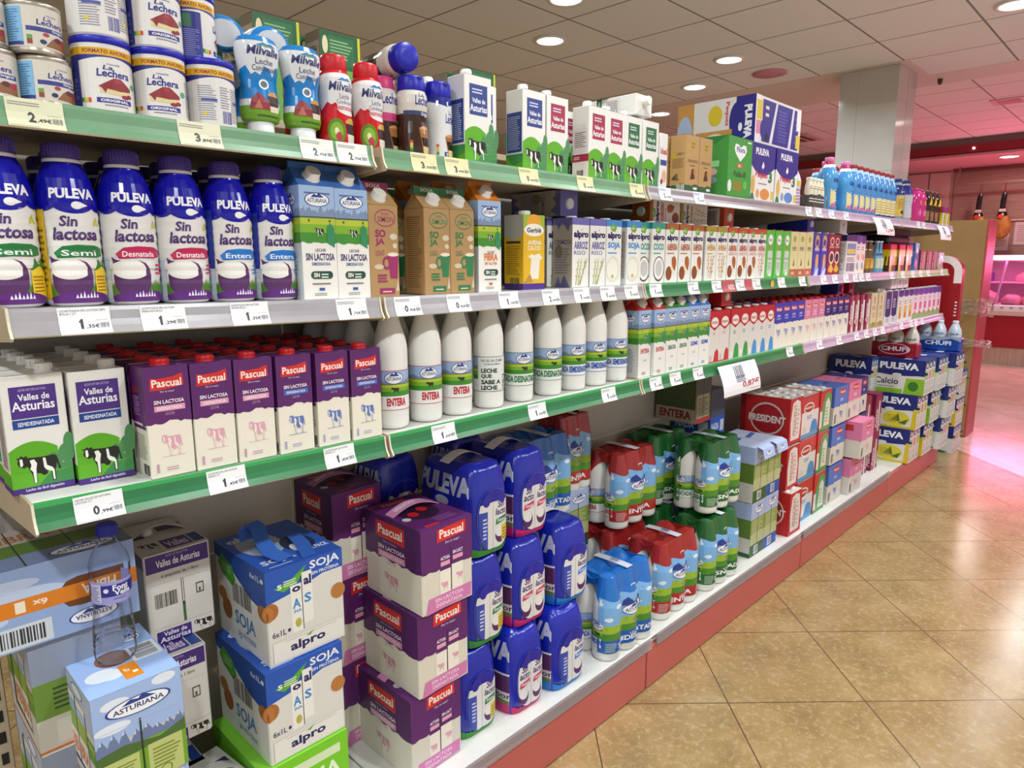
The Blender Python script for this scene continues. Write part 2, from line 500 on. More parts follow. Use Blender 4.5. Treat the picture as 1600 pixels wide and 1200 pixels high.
c = MB(); c.lathe([(.14, 0), (.14, -.012), (.11, -.02), (.02, -.024)], 'c98a9a/t', 28); o = obj('ceiling_speaker', c, label='round pinkish speaker disc flat on the ceiling left of the pillar', cat='speaker'); o.location = (5.08, 1.5, CEIL)
b = MB(); b.box(-.3, .3, -.3, .3, -.02, 0, 'd8b8b8/t', .004)
f = MB()
for k in range(4): f.box(-.24, .24, -.2 + k * .115, -.14 + k * .115, -.024, -.0205, '6a4446/t')
t = empty('ceiling_vent', (8.9, 2.85, 3.12), 'square louvred air vent in the pink lit ceiling left of the pillar', 'air vent')
obj('vent_frame', b, t); obj('louvre', f, t)
b = MB(); b.box(-.16, .16, -.16, .16, -.012, 0, 'd2a6a8/t', .003)
f = MB(); f.box(-.1, .1, -.1, .1, -.016, -.0125, 'a87a7e/t')
t = empty('ceiling_grille', (8.25, .32, 3.12), 'small square grille in the pink ceiling right of the pillar', 'air vent')
obj('grille_frame', b, t); obj('louvre', f, t)
c = MB(); c.lathe([(.02, 0), (.02, -.02), (.012, -.045), (.002, -.05)], '4a3a38', 14)
o = obj('ceiling_sensor', c, label='small dark sensor knob under the ceiling edge right of the pillar', cat='sensor'); o.location = (6.33, .52, CEIL)
for k, (x, y, r, lab) in enumerate([(11.0, .72, .11, 'oblong downlight under the soffit over the meat counter')]):
    a = MB(); a.lathe([(r * 1.2, -.002), (r * 1.2, -.01), (r, -.012), (r * .98, -.004)], 'e8dfe0', 24)
    b = MB(); b.lathe([(r * .97, -.0075), (r * .97, -.0045)], 'downlight_glow', 24)
    t = empty('soffit_downlight', (x, y, 2.88), lab, 'ceiling light'); obj('trim_ring', a, t); obj('lamp_disc', b, t)
    l = bpy.data.lights.new('soffit_downlight', 'AREA'); l.shape = 'DISK'; l.size = .2; l.energy = 12; l.color = (1, .9, .85)
    o = bpy.data.objects.new('soffit_downlight', l); COL.objects.link(o); o.location = (x, y, 2.862)
c = MB(); c.lathe([(.014, 0), (.014, -.012), (.011, -.014)], 'downlight_glow', 16, axis='x')
o = obj('spot_lamp', c, label='tiny lit spot lamp on the dark red soffit band', cat='ceiling light'); o.location = (10.55, 1.06, 2.975)

# ------------------------------------------------------------------ meat counter
t = empty('meat_counter', (11.3, -1, 0), 'refrigerated meat counter with red front, pink lit glass case and stone plinth', 'deli counter')
def cp(name, mb): 
    o = obj(name, mb, t); o.matrix_parent_inverse = Matrix.Translation((-11.3, 1, 0)); return o
Y0, Y1 = -3.5, 1.25
cp('plinth', MB().box(10.92, 11.7, Y0, Y1, 0, .25, 'stone_plinth'))
cp('front_panel', MB().box(10.90, 11.7, Y0, Y1, .25, .70, '9a0f22/t', .004))
cp('bumper_ledge', MB().box(10.86, 11.7, Y0, Y1, .70, .775, 'cdb5ac/t', .01, 2))
q = MB(); q.box(10.885, 11.75, Y0, Y1, .775, .845, 'e9e2e6/t', .004)
for k in range(30): q.box(10.882, 10.886, Y1 - .25 - k * .11, Y1 - .21 - k * .11, .80, .82, '9a8f96')
cp('display_tray', q)
cp('case_back', MB().box(11.70, 11.75, Y0, Y1, .845, 1.48, 'c9b3c4/t'))
cp('case_shelf', MB().box(11.35, 11.70, Y0, Y1, 1.14, 1.16, 'e7d7e6/t'))
q = MB(); q.grid([[(10.93, Y0, .85), (10.93, Y1, .85), (10.936, Y1, .85), (10.936, Y0, .85)], [(11.12, Y0, 1.47), (11.12, Y1, 1.47), (11.126, Y1, 1.47), (11.126, Y0, 1.47)]], 'case_glass', smooth=False)
cp('glass_front', q)
cp('canopy', MB().box(11.08, 11.76, Y0, Y1, 1.485, 1.535, 'e7c9a4/t', .006))
cp('led_strip', MB().box(11.06, 11.078, -1.9, Y1, 1.488, 1.532, 'pink_led')); cp('case_tube', MB().box(11.30, 11.36, Y0, Y1, 1.470, 1.484, 'case_lamp'))
for y in (.62, -.9, -2.4):
    q = MB(); q.tube([(10.97, y + .06, .86), (11.14, y, 1.47)], .014, 'e9cfe6/t', 8); cp('glass_post', q)
cp('end_panel', MB().box(10.90, 11.75, Y1, Y1 + .03, .25, 1.535, 'b8a4ae/t', .004))
l = bpy.data.lights.new('pink_case_light', 'AREA'); l.shape = 'RECTANGLE'; l.size = .12; l.size_y = 5.4; l.energy = 26; l.color = PINK
o = bpy.data.objects.new('pink_case_light', l); COL.objects.link(o); o.location = (11.25, -1.6, 1.468); o.rotation_euler = (0, math.radians(20), 0)
# cuts of meat and hams in the case
def lump(rx, ry, rz, c, seed, n=14):
    rnd = random.Random(seed); b = bmesh.new(); bmesh.ops.create_icosphere(b, subdivisions=3, radius=1)
    for v in b.verts:
        k = 1 + .08 * math.sin(5 * v.co.x + seed) + .06 * math.cos(7 * v.co.y + seed * 2)
        v.co = Vector((v.co.x * rx * k, v.co.y * ry * k, max(v.co.z, -.55) * rz * k))
    m = MB(); m.bm(b, c, True); return m
MEAT = [(.80, .18, 'e0aab0/g', .12, .12, 'pale round ham, leftmost large one in the meat case'), (1.02, .12, 'c98a2e/g', .08, .05, 'low golden cured piece below the leftmost round ham'),
        (.52, .2, 'd79aa4/g', .125, .09, 'flat pink joint right of the leftmost round ham'), (.36, .16, 'pink_meat', .07, .08, 'red marbled cut right of the flat pink joint'),
        (.17, .18, 'e3b4bc/g', .095, .1, 'pale pink rolled joint near the right picture edge'), (-.03, .15, 'c4505e/g', .085, .08, 'dark red cut at the right picture edge in the case')]
for k, (y, rr, c, r1, rz, lab) in enumerate(MEAT):
    o = obj('meat_joint', lump(.13, r1, rz, c, k), label=lab, cat='meat', group='meat in the counter'); o.location = (11.15 + .06 * (k % 2), y, .848 + rz * .55)
o = obj('meat_joint', lump(.12, .12, .09, 'dca8a2/g', 9), label='pale round joint on the raised glass shelf of the case', cat='meat', group='meat in the counter'); o.location = (11.5, .42, 1.162 + .05)
o = obj('carton_box', MB().box(-.06, .06, -.1, .1, 0, .13, '6a3f9a'), label='purple box on the raised shelf at the left of the meat case', cat='box'); o.location = (11.5, .92, 1.161)
# wall shelf rail, papers, bottle
obj('wall_rail', MB().box(12.16, 12.2, -4, 1.06, 2.06, 2.085, 'd8c0c0/t', .003), label='thin pale rail across the wood panelling over the counter', cat='rail')
for k, (y0, y1, z0, z1, lab) in enumerate([(.80, 1.02, 1.62, 2.04, 'white notice sheet pinned behind the hanging ham'), (.42, .74, 1.70, 2.04, 'white notice sheet at the right picture edge on the wood wall'), (.96, 1.10, 1.78, 2.04, 'narrow white notice sheet left of the hanging ham')]):
    q = MB(); q.box(12.192 - .003 * k, 12.195 - .003 * k, y0, y1, z0, z1, 'e6cfd2'); A = Art().lines(.12, .15, .9, .9, 9, 'b8a0a8')
    q.art(A, lambda u, v, e: (12.192 - .003 * k - e, y1 - u * (y1 - y0), z0 + v * (z1 - z0)))
    obj('notice_sheet', q, label=lab, cat='paper', group='notices on the wood wall')
q = MB(); q.lathe([(.05, 0), (.05, .16), (.03, .2), (.02, .25), (.02, .27)], '2a2428/g', 18, cols=['5a4a78/g', '2a2428/g', '2a2428/g', '2a2428/g'])
o = obj('sauce_bottle', q, label='small dark bottle standing on the counter canopy below the notices', cat='bottle'); o.location = (11.5, .93, 1.536)
# hams on hooks
def ham(x, y, zt, lab, k, dz):
    t = empty('cured_ham', (x, y, zt), lab, 'ham', 'hams hanging over the counter')
    m = MB(); m.tube([(0, 0, 0), (.002, .004, -.16)], .008, '7a2f28'); obj('rope', m, t)
    P = [(0, -.14, .022), (.004, -.18, .035), (.01, -.26, .036), (.012, -.34, .034), (.01, -.42, .05), (0, -.48, .075)]
    m = MB(); m.grid([[(r * .8 * math.cos(2 * PI * j / 16), dx + r * math.sin(2 * PI * j / 16), z) for j in range(16)] for dx, z, r in P], '1d1a1a/g')
    A = Art().r(.1, .25, .9, .5, 'd8cfc0').lines(.15, .28, .85, .46, 3, '3a3330')
    m.art(A, lambda u, v, e: (-.045 - e - .02 * (1 - v), .05 - u * .1, -.46 + .16 * v))
    obj('net_sleeve', m, t)
    P = [(0, -.47, .075), (-.004, -.54, .10), (-.01, -.62, .118), (-.006, -.70, .112), (0, -.77, .085), (.004, -.81, .045), (.004, -.825, .01)]
    m = MB(); rnd = random.Random(k)
    m.grid([[(r * .6 * math.cos(2 * PI * j / 20), dx + r * math.sin(2 * PI * j / 20) * (1 + .05 * rnd.random()), z) for j in range(20)] for dx, z, r in P], 'ham_meat')
    obj('meat', m, t)
    m = MB(); m.lathe([(.032, 0), (.032, .006)], 'c83a2a', 20, axis='x', cx=-.074, cy=.012, cz=-.485); obj('round_tag', m, t, label='red round paper tag')
ham(11.8, 1.155, 2.60, 'dark netted cured ham hanging half hidden behind the cardboard back', 1, 0)
ham(11.8, .85, 2.60, 'dark netted cured ham hanging fully in view beside the notices', 2, 0)
obj('ham_rail', MB().box(11.78, 11.82, -3, 1.5, 2.6, 2.63, '8a6a62/t'), label='horizontal hanging rail for the hams under the soffit', cat='rail')
for y in (1.45, -1.0): obj('rail_hanger', MB().box(11.79, 11.81, y, y + .02, 2.628, 2.88, '8a6a62/t'), label='thin hanger holding the ham rail', cat='rail', group='hangers of the ham rail')

# ------------------------------------------------------------------ shelving
JX = [-.665, 0, 1.0, 2.33, 3.66, 4.88]
ZS = {1: [1.697, 1.698, 1.696, 1.699, 1.702, 1.705], 2: [1.396, 1.3875, 1.391, 1.395, 1.401, 1.404], 3: [1.094, 1.081, 1.082, 1.086, 1.0875, 1.089]}
def zs(s, x):
    for i in range(5):
        if x <= JX[i + 1] or i == 4:
            t = (x - JX[i]) / (JX[i + 1] - JX[i]); return ZS[s][i] + t * (ZS[s][i + 1] - ZS[s][i])
def extr(mb, prof, x0, x1, zf, c, cf=None):
    """a profile in (y, dz) run along x on a shelf line"""
    n = len(prof)
    A = [(x0, y, zf(x0) + z) for y, z in prof]; B = [(x1, y, zf(x1) + z) for y, z in prof]
    for i in range(n):
        j = (i + 1) % n
        mb.face([A[i], A[j], B[j], B[i]], cf(i) if cf else c)
    mb.face(A[::-1], c); mb.face(B, c)
RAIL = [(.006, .0012), (-.0012, .0), (-.003, -.006), (-.0042, -.020), (-.0072, -.030), (-.0135, -.041), (-.0105, -.0435), (-.002, -.031), (.004, -.02)]
FRONT = [(-.0012, 0), (-.0042, -.020), (-.0072, -.030), (-.0135, -.041)]
MOD = 'ABCDE'
RAILC = {1: ['pale_green_rail', 'pale_green_rail', 'silver_rail', 'lilac_rail', 'lilac_rail'], 2: ['silver_rail', 'silver_rail', 'green_rail', 'lilac_rail', 'yellow_green_rail'],
         3: ['green_rail', 'green_rail', 'green_rail', 'lilac_rail', 'lilac_rail']}
RN = {'pale_green_rail': 'pale green', 'silver_rail': 'silver', 'lilac_rail': 'lilac', 'green_rail': 'green', 'yellow_green_rail': 'yellowish green'}
SN = {1: 'top', 2: 'second', 3: 'third'}
HOLD = {(1, 0): 'under the condensed milk tins', (1, 1): 'under the small white cow cartons', (1, 2): 'under the green heart carton', (1, 3): 'under the light blue drink bottles', (1, 4): 'under the pink syrup bottle at the far end',
        (2, 0): 'under the lactose-free bottles', (2, 1): 'under the brown soy cartons', (2, 2): 'under the almond drink cartons', (2, 3): 'under the glass drink bottles', (2, 4): 'under the yellow cocoa packs',
        (3, 0): 'under the purple cartons', (3, 1): 'under the tall white bottles', (3, 2): 'under the red topped cartons', (3, 3): 'under the navy and maroon cartons', (3, 4): 'under the pink cartons at the far end'}
for s in (1, 2, 3):
    zf = lambda x, s=s: zs(s, x)
    for i in range(5):
        g = .011 if (s == 1 and i in (0, 1)) else .004
        x0 = JX[i] + (g if i else 0); x1 = JX[i + 1] - g
        rc = RAILC[s][i]
        t = empty('shelf', ((x0 + x1) / 2, .2, zf((x0 + x1) / 2)), '%s shelf board with %s rail, %s' % (SN[s], RN[rc], HOLD[s, i]), 'shelf', '%s shelf boards' % SN[s])
        inv = Matrix.Translation(t.location).inverted()
        def sp(n, mb):
            o = obj(n, mb, t); o.matrix_parent_inverse = inv; return o
        m = MB(); extr(m, [(.006, -.001), (.006, -.026), (.43, -.026), (.43, -.001)], x0 + .002, x1 - .002, zf, 'white_deck' if s > 1 else 'cream_steel'); sp('board', m)
        m = MB(); lipc = {'pale_green_rail': '2f9a4e', 'green_rail': '2f8f49'}.get(rc, rc) if s == 3 or rc == 'green_rail' else rc
        extr(m, RAIL, x0 + .004, x1 - .004, zf, rc, lambda k: lipc if k in (0, 1) else ('d9d2b8' if k == 5 else rc)); sp('price_rail', m)
        for xx in (x0, x1 - .004):
            m = MB()
            P = [(.01, .0015), (-.003, .001), (-.006, -.019), (-.0095, -.03), (-.018, -.043), (-.012, -.048), (.02, -.05), (.43, -.085), (.43, -.001)]
            extr(m, P, xx, xx + .004, zf, 'cream_steel', lambda k: 'd8d0b8' if 1 <= k <= 4 else 'cream_steel'); sp('bracket', m)
# back panels, posts, plinth
for i in range(5):
    x0, x1 = JX[i] + .02, JX[i + 1] - .02
    w = ['left of the bottom stacks, nearest the camera', 'behind the tall white bottles', 'behind the almond cartons', 'behind the navy cartons', 'behind the far end goods'][i]
    m = MB()
    for k in range(5): m.box(x0 - .018, x1 + .018, .446, .456, .10 + k * .32, .417 + k * .32, 'back_panel_paint', .002)
    obj('back_panel', m, label='greige steel back panel %s' % w, cat='back panel', group='back panels of the shelving')
m = MB(); x = -.695; m.box(x - .015, x + .015, .405, .44, .02, 1.69, 'cream_steel', .002)
for k in range(33): m.box(x - .006, x + .006, .4035, .4045, .1 + k * .048, .125 + k * .048, '15130f'); m.box(x - .0165, x - .0145, .414, .43, .1 + k * .048, .125 + k * .048, '15130f')
obj('shelving_post', m, label='slotted cream steel post at the left edge behind the meadow packs', cat='post')
for i in range(5):
    x0, x1 = JX[i] - (.25 if i == 0 else 0), JX[i + 1]
    w = ['nearest the camera', 'under the blue bottle packs', 'under the red and green bottle packs', 'with the pink light patch', 'at the far end'][i]
    t = empty('plinth', ((x0 + x1) / 2, 0, 0), 'red base plinth of the shelving, %s' % w, 'plinth', 'base plinths')
    inv = Matrix.Translation(t.location).inverted()
    def sp(n, mb):
        o = obj(n, mb, t); o.matrix_parent_inverse = inv; return o
    sp('kick_panel', MB().box(x0 + .003, x1 - .004, -.062, -.048, .004, .152, 'pink_plinth', .002))
    sp('kick_back', MB().box(x0 + .001, x1 - .001, -.047, -.040, .0, .150, '2a1a18'))
    sp('deck', MB().box(x0 + .002, x1 - .002, -.046, .44, .148, .158, 'white_deck', .002))
    lx0, lx1 = (x0 + .01, x1 + .02) if i in (1, 3) else (x0 + .055, x1 - .03)
    m = MB(); m.grid([[(lx0, -.040, .1585), (lx1, -.040, .1585), (lx1, -.037, .1585), (lx0, -.037, .1585)], [(lx0, -.066, .188), (lx1, -.066, .188), (lx1, -.064, .19), (lx0, -.064, .19)]], 'lip_plastic', smooth=False)
    m.box(lx0, lx1, -.070, -.063, .150, .187, 'lip_plastic')
    if i < 4: sp('clear_lip', m)
# the other side of the shelving: its top board and the green boxes standing on it
obj('shelf', MB().box(-.6, 2.4, .47, .9, 1.80, 1.82, 'cream_steel', .002), label='shelf board on the far side of the shelving, carrying green boxes', cat='shelf')
for xx in (-.55, 1.0, 2.35): obj('shelf_support', MB().box(xx - .02, xx + .02, .47, .9, 0, 1.80, 'grey_steel', .002), label='grey support under the board on the far side of the shelving', cat='support', group='supports of the far board')

# ------------------------------------------------------------------ price tags
TAGS = {('s1', 'A'): [(-0.598, '2,49€'), (-0.362, '3,89€'), (-0.140, '2,75€'), (-0.061, '2,75€')],
        ('s1', 'B'): [(0.122, '3,75€'), (0.218, '3,99€'), (0.461, '0,99€'), (0.692, '0,99€'), (0.944, '0,99€')],
        ('s1', 'C'): [(1.103, '2,10€'), (1.319, '1,99€'), (2.278, '2,45€')], ('s1', 'D'): [(2.395, '1,79€'), (2.550, '2,29€'), (2.746, '2,69€')],
        ('s1', 'E'): [(4.012, '1,99€'), (4.128, '2,99€')],
        ('s2', 'A'): [(-0.564, '1,35€'), (-0.447, '1,29€'), (-0.296, '1,35€'), (-0.078, '1,75€')],
        ('s2', 'B'): [(0.066, '0,95€'), (0.216, '0,95€'), (0.386, '1,35€'), (0.550, '2,09€'), (0.684, '1,99€'), (0.807, '1,89€'), (0.930, '1,89€')],
        ('s2', 'C'): [(1.068, '1,99€'), (1.306, '1,99€'), (1.474, '1,99€'), (1.659, '1,99€'), (1.800, '1,99€'), (2.038, '1,75€'), (2.259, '1,89€')],
        ('s2', 'D'): [(2.513, '1,45€'), (2.658, '1,65€'), (2.813, '1,29€'), (2.949, '1,99€'), (3.042, '1,99€'), (3.148, '2,09€'), (3.564, '1,85€')],
        ('s2', 'E'): [(3.779, '1,15€'), (3.994, '1,15€'), (4.169, '1,25€'), (4.352, '1,25€'), (4.701, '0,95€')],
        ('s3', 'A'): [(-0.573, '0,99€'), (-0.362, '1,45€'), (-0.123, '1,45€')], ('s3', 'B'): [(0.162, '1,65€'), (0.496, '1,65€'), (0.823, '1,65€')],
        ('s3', 'C'): [(1.087, '1,15€'), (1.211, '1,09€'), (1.367, '1,09€'), (2.175, '0,95€')],
        ('s3', 'D'): [(2.524, '0,95€'), (2.785, '0,99€'), (3.046, '0,99€'), (3.201, '1,05€'), (3.349, '1,25€'), (3.486, '1,25€')],
        ('s3', 'E'): [(3.856, '1,59€'), (4.065, '1,69€'), (4.173, '1,69€'), (4.318, '1,79€')]}
def front_pt(v, off):
    """point on the rail face: v 0 bottom .. 1 top"""
    k = (1 - v) * 3; i = min(int(k), 2); t = k - i
    (a, b), (c, d) = FRONT[i], FRONT[i + 1]
    return (a + t * (c - a) - off, b + t * (d - b) - off * .25)
def tag_art(price, dark='3c3c40', name=None):
    A = Art()
    if name: A.t(name[0], .04, .895, .04 + min(.9, .03 * len(name[0])), .95, '44444a').t(name[1], .04, .82, .04 + .03 * len(name[1]), .87, '44444a')
    else: A.lines(.04, .84, .80, .95, 2, '77777c', .3)
    A.lines(.04, .05, .55, .09, 1, '9a9aa0'); A.lines(.70, .64, .95, .68, 1, '9a9aa0')
    a, b = price.split(',')
    if a == '1': A.p([(.40, .24), (.455, .24), (.455, .70), (.415, .70), (.375, .62), (.375, .56), (.40, .58)], dark)
    else: A.t(a, .36, .24, .49, .70, dark, .03)
    A.t(',' + b, .51, .24, .76, .46, dark, .02)
    A.bar(.78, .26, .96, .52, '77777c', 9)
    return A
TCOL = {'s1A': 'd4d3b4', 's1B': 'dcd6a6', 's1C': 'dfe4f0', 's1D': 'e2e2ea', 's1E': 'e2e2ea'}
TAGM = {}
NAMED = {('s2A', -0.564): ('LECHE PULEVA SIN LACTOSA SEMI', 'BTLLA 1 LT'), ('s2A', -0.447): ('LECHE PULEVA SIN LACTOSA', 'DESNATADA BTLLA'), ('s2A', -0.296): ('LECHE PULEVA SIN LACTOSA', 'ENTERA BTLLA'), ('s3A', -0.573): ('LECHE VALLES DE ASTURIAS', 'LACTOSA 1LT'), ('s3A', -0.362): ('LECHE PASCUAL SIN LACTOSA', 'DESNAT 1LT'), ('s3A', -0.123): ('LECHE PASCUAL SIN LACTOSA', 'SEMIDES 1LT')}
def price_tag(s, mod, x, price, label, w=.072):
    key = (TCOL.get(s + mod, 'e9e9ec'), price, NAMED.get((s + mod, x)))
    if s == 's1' and mod == 'A' and x > -.2: key = ('e4e4de', price, None)
    n = int(s[1])
    if key not in TAGM:
        m = MB(); c = key[0]; V = [0, 1 / 3, 2 / 3, 1]
        L_ = [(-w / 2, *front_pt(v, .0012)) for v in V]; R_ = [(w / 2, *front_pt(v, .0012)) for v in V]
        m.strip(L_, R_, c, .00025)
        m.art(tag_art(price, name=key[2]), lambda u, v, e: (-w / 2 + u * w, *front_pt(v, .0016 + e)), [0, 1], [1 / 3, 2 / 3])
        TAGM[key] = m.mesh('price_tag')
    o = obj('price_tag', TAGM[key], label=label, cat='price tag', group='price tags on the shelf rails'); o.location = (x, 0, zs(n, x))
for (s, mod), L in TAGS.items():
    for k, (x, price) in enumerate(L):
        price_tag(s, mod, x, price, '%s price tag from left, %s rail %s' % (ORD[k], RN[RAILC[int(s[1])][MOD.index(mod)]], HOLD[int(s[1]), MOD.index(mod)]))
# coloured offer strips and hanging offer sheets
def offer_strip(x, w, c, txt, label):
    m = MB(); V = [0, 1 / 3, 2 / 3, 1]
    m.strip([(-w / 2, *front_pt(v, .0012)) for v in V], [(w / 2, *front_pt(v, .0012)) for v in V], c, .00025)
    if txt: m.art(Art().t(txt, .45, .2, .92, .75, 'f4e4e0', .02), lambda u, v, e: (-w / 2 + u * w, *front_pt(v, .0016 + e)), [0, 1], [1 / 3, 2 / 3])
    o = obj('offer_strip', m, label=label, cat='price tag'); o.location = (x, 0, zs(2, x))
offer_strip(1.566, .10, 'b5555a', 'NUEVO', 'red offer strip on the green rail left of the orange sticker')
offer_strip(1.731, .07, 'b5555a', '', 'narrow red offer strip between two white tags on the green rail')
m = MB(); m.lathe([(.016, 0), (.016, .0008)], 'e0b24a', 14, axis='y'); o = obj('sticker', m, label='small round orange sticker on the green rail under the green cartons', cat='sticker'); o.location = (1.94, -.0095, zs(2, 1.94) - .025)
def sheet(x0, x1, s, z1, lab, price, fold=.012):
    m = MB(); V = [i / 6 for i in range(7)]
    zt = zs(s, (x0 + x1) / 2) - .012
    f = lambda v: (-.012 - .028 * math.sin((1 - v) * 1.7) - .004, z1 + v * (zt - z1))
    m.strip([(x0 + .012 * (1 - v), *f(v)) for v in V], [(x1 + .012 * (1 - v), *f(v)) for v in V], 'ececf0', .0003)
    A = Art().bar(.36, .52, .62, .92, '5a6478', 6).lines(.36, .40, .62, .62, 4, '2f3f6a').t(price, .5, .16, .97, .40, 'b02030', .02, .1).lines(.70, .08, .97, .13, 1, 'd8a060')
    m.art(A, lambda u, v, e: (x0 + .012 * (1 - v) + u * (x1 - x0), f(v)[0] - .0005 - e, f(v)[1]), [0, 1], V[1:-1])
    obj('offer_sheet', m, label=lab, cat='sign', group='hanging offer sheets')
sheet(1.49, 1.80, 3, .955, 'white hanging offer sheet reading 0,87€ on the green rail of the third shelf', '0,87€')
sheet(3.10, 3.40, 1, 1.60, 'white hanging offer sheet under the light blue drink bottles', '1,29€')
sheet(4.40, 4.68, 1, 1.60, 'white hanging offer sheet at the far end of the top shelf', '1,49€')

# ------------------------------------------------------------------ far end: red panel, cardboard back, stretch film
m = MB(); pts = []
for i in range(9):
    a = PI / 2 * i / 8; pts.append((.058 - .12 * math.sin(a), 1.38 + .12 * math.cos(a)))
P = [(.44, 0), (.44, 1.5)] + pts + [(-.062, .86), (.16, .86), (.16, 0)]
m.face([(5.04, y, z) for y, z in P], '98141f/t'); m.face([(5.12, y, z) for y, z in P][::-1], '98141f/t')
for i in range(len(P)):
    a, b = P[i], P[(i + 1) % len(P)]; m.face([(5.04, *b), (5.04, *a), (5.12, *a), (5.12, *b)], '98141f/t')
W_ = [(.2, 1.5)] + pts + [(-.062, 1.30), (-.012, 1.30)] + [(.058 - .07 * math.sin(PI / 2 * (8 - i) / 8), 1.38 + .07 * math.cos(PI / 2 * (8 - i) / 8)) for i in range(9)] + [(.2, 1.44)]
A = Art().p(W_, 'e9dfdc/t').lines(-.05, 1.06, -.03, 1.18, 5, 'e9dfdc/t')
m.art(A, lambda u, v, e: (5.04 - e, u, v))
obj('end_panel', m, label='red end panel with rounded white top corner behind the last shelves', cat='panel')
t = empty('display_stand', (5.85, .2, 0), 'brown cardboard back of a tall red edged display stand', 'display stand')
inv = Matrix.Translation((-5.85, -.2, 0))
for n, mb in (('back_board', MB().box(5.80, 5.815, -.048, .47, .01, 1.785, 'cardboard_brown', .002)), ('red_side', MB().box(5.80, 6.1, -.062, -.049, 0, 1.79, 'b5434c/t', .002)),
              ('base', MB().box(5.83, 6.1, -.04, .46, .0, .12, 'b5434c/t')), ('display_shelf', MB().box(5.83, 6.1, -.04, .46, .8, .82, 'cardboard_brown'))):
    o = obj(n, mb, t); o.matrix_parent_inverse = inv
def crumple(name, lab, c, sx, sz, seed, p):
    rnd = random.Random(seed); m = MB(); n = 12
    rows = [[(rnd.uniform(-.03, .03), -sx / 2 + sx * j / n + rnd.uniform(-.01, .01), -sz / 2 + sz * i / n + rnd.uniform(-.01, .01)) for j in range(n + 1)] for i in range(n + 1)]
    for i in range(n):
        for j in range(n): m.face([rows[i][j], rows[i][j + 1], rows[i + 1][j + 1], rows[i + 1][j]], c)
    o = obj(name, m, label=lab, cat='plastic film'); o.location = p; return o
crumple('stretch_film', 'crumpled clear stretch film bunched against the cardboard back', 'film_clear', .26, .14, 4, (5.768, -.03, 1.09))
crumple('stretch_film', 'loose band of clear stretch film low on the cardboard back', 'film_clear', .3, .06, 5, (5.768, -.02, .80))

# ================================================================== printed artwork helpers
COWP = [(.02, .74), (.05, .84), (.0, .92), (.08, .90), (.12, .97), (.17, .91), (.25, .95), (.25, .88), (.34, .86), (.60, .84), (.86, .86), (.93, .80), (.97, .55), (1.0, .36), (.95, .36), (.92, .6), (.90, .5),
        (.87, .38), (.86, .02), (.78, .02), (.77, .30), (.70, .38), (.66, .26), (.58, .24), (.52, .32), (.43, .34), (.43, .02), (.35, .02), (.33, .30), (.29, .44), (.24, .60), (.16, .56), (.10, .60), (.05, .64)]
def cow(A, x0, y0, x1, y1, dark, light='f2efe8'):
    f = lambda P: [(x0 + u * (x1 - x0), y0 + v * (y1 - y0)) for u, v in P]
    A.p(f(COWP), dark)
    if light:
        A.p(f([(.08, .86), (.14, .86), (.15, .68), (.12, .62), (.08, .64)]), light)
        A.p(f([(.30, .78), (.40, .80), (.46, .66), (.43, .5), (.42, .36), (.41, .04), (.36, .04), (.35, .4), (.29, .5), (.33, .62)]), light)
        A.p(f([(.60, .80), (.66, .80), (.68, .55), (.80, .46), (.84, .36), (.84, .05), (.80, .05), (.79, .32), (.66, .40), (.61, .5)]), light)
    return A
def mountains(A, x0, x1, y0, y1, c, c2=None, n=7, seed=1):
    rnd = random.Random(seed); top = []
    for i in range(n * 2 + 1): top.append((x0 + (x1 - x0) * i / (n * 2), y0 + (y1 - y0) * ((.55 + .45 * rnd.random()) if i % 2 else (.2 + .25 * rnd.random()))))
    A.p([(x1, y0), *top[::-1], (x0, y0)][::-1], c)
    if c2:
        for i in range(1, n * 2, 2):
            (a, b), (p, q), (r, s) = top[i - 1], top[i], top[i + 1]
            A.p([(p, q), (a + (p - a) * .55, b + (q - b) * .5), (p, q - (y1 - y0) * .25)], c2)
    return A
def ast_logo(A, cx, cy, rx, ry, txt=True, n=24):
    A.e(cx, cy, rx * 1.08, ry * 1.12, '27408f', n).e(cx, cy, rx, ry, 'eef0f4', n)
    A.p([(cx - rx * .55, cy + ry * .35), (cx - rx * .25, cy + ry * .95), (cx, cy + ry * .7), (cx + rx * .15, cy + ry * 1.2), (cx + rx * .4, cy + ry * .7), (cx + rx * .6, cy + ry * .4)], '27408f')
    if txt: A.t('ASTURIANA', cx - rx * .84, cy - ry * .45, cx + rx * .84, cy + ry * .22, '27306e', .02)
    return A
def meadow(A, x0, x1, y0, ym, y1, logo=True, bands=True):
    """alpine field with sky above: y0 meadow foot, ym horizon, y1 top of the sky"""
    h = y1 - ym
    A.r(x0, ym, x1, y1, '9fbbe2').r(x0, ym, x1, ym + h * .12, '3f5a4a')
    mountains(A, x0, x1, ym + h * .05, ym + h * .5, '7d90b4', 'c9d4e6', 6, 3)
    A.r(x0, y0, x1, ym, '7db32a').r(x0, y0, x1, y0 + (ym - y0) * .42, '3f8c2c').r(x0, ym - (ym - y0) * .25, x1, ym, 'b5c437')
    return A
def wave(x0, x1, y, amp, n, close, seed=2):
    rnd = random.Random(seed)
    P = [(x0 + (x1 - x0) * i / n, y + amp * (rnd.random() - .5) * 2) for i in range(n + 1)]
    return P + [(x1, close), (x0, close)]
def scal(x0, x1, y, amp, n, close):
    P = []
    for i in range(n * 6 + 1):
        t = i / (n * 6); P.append((x0 + (x1 - x0) * t, y - amp * abs(math.sin(PI * n * t))))
    return P + [(x1, close), (x0, close)]

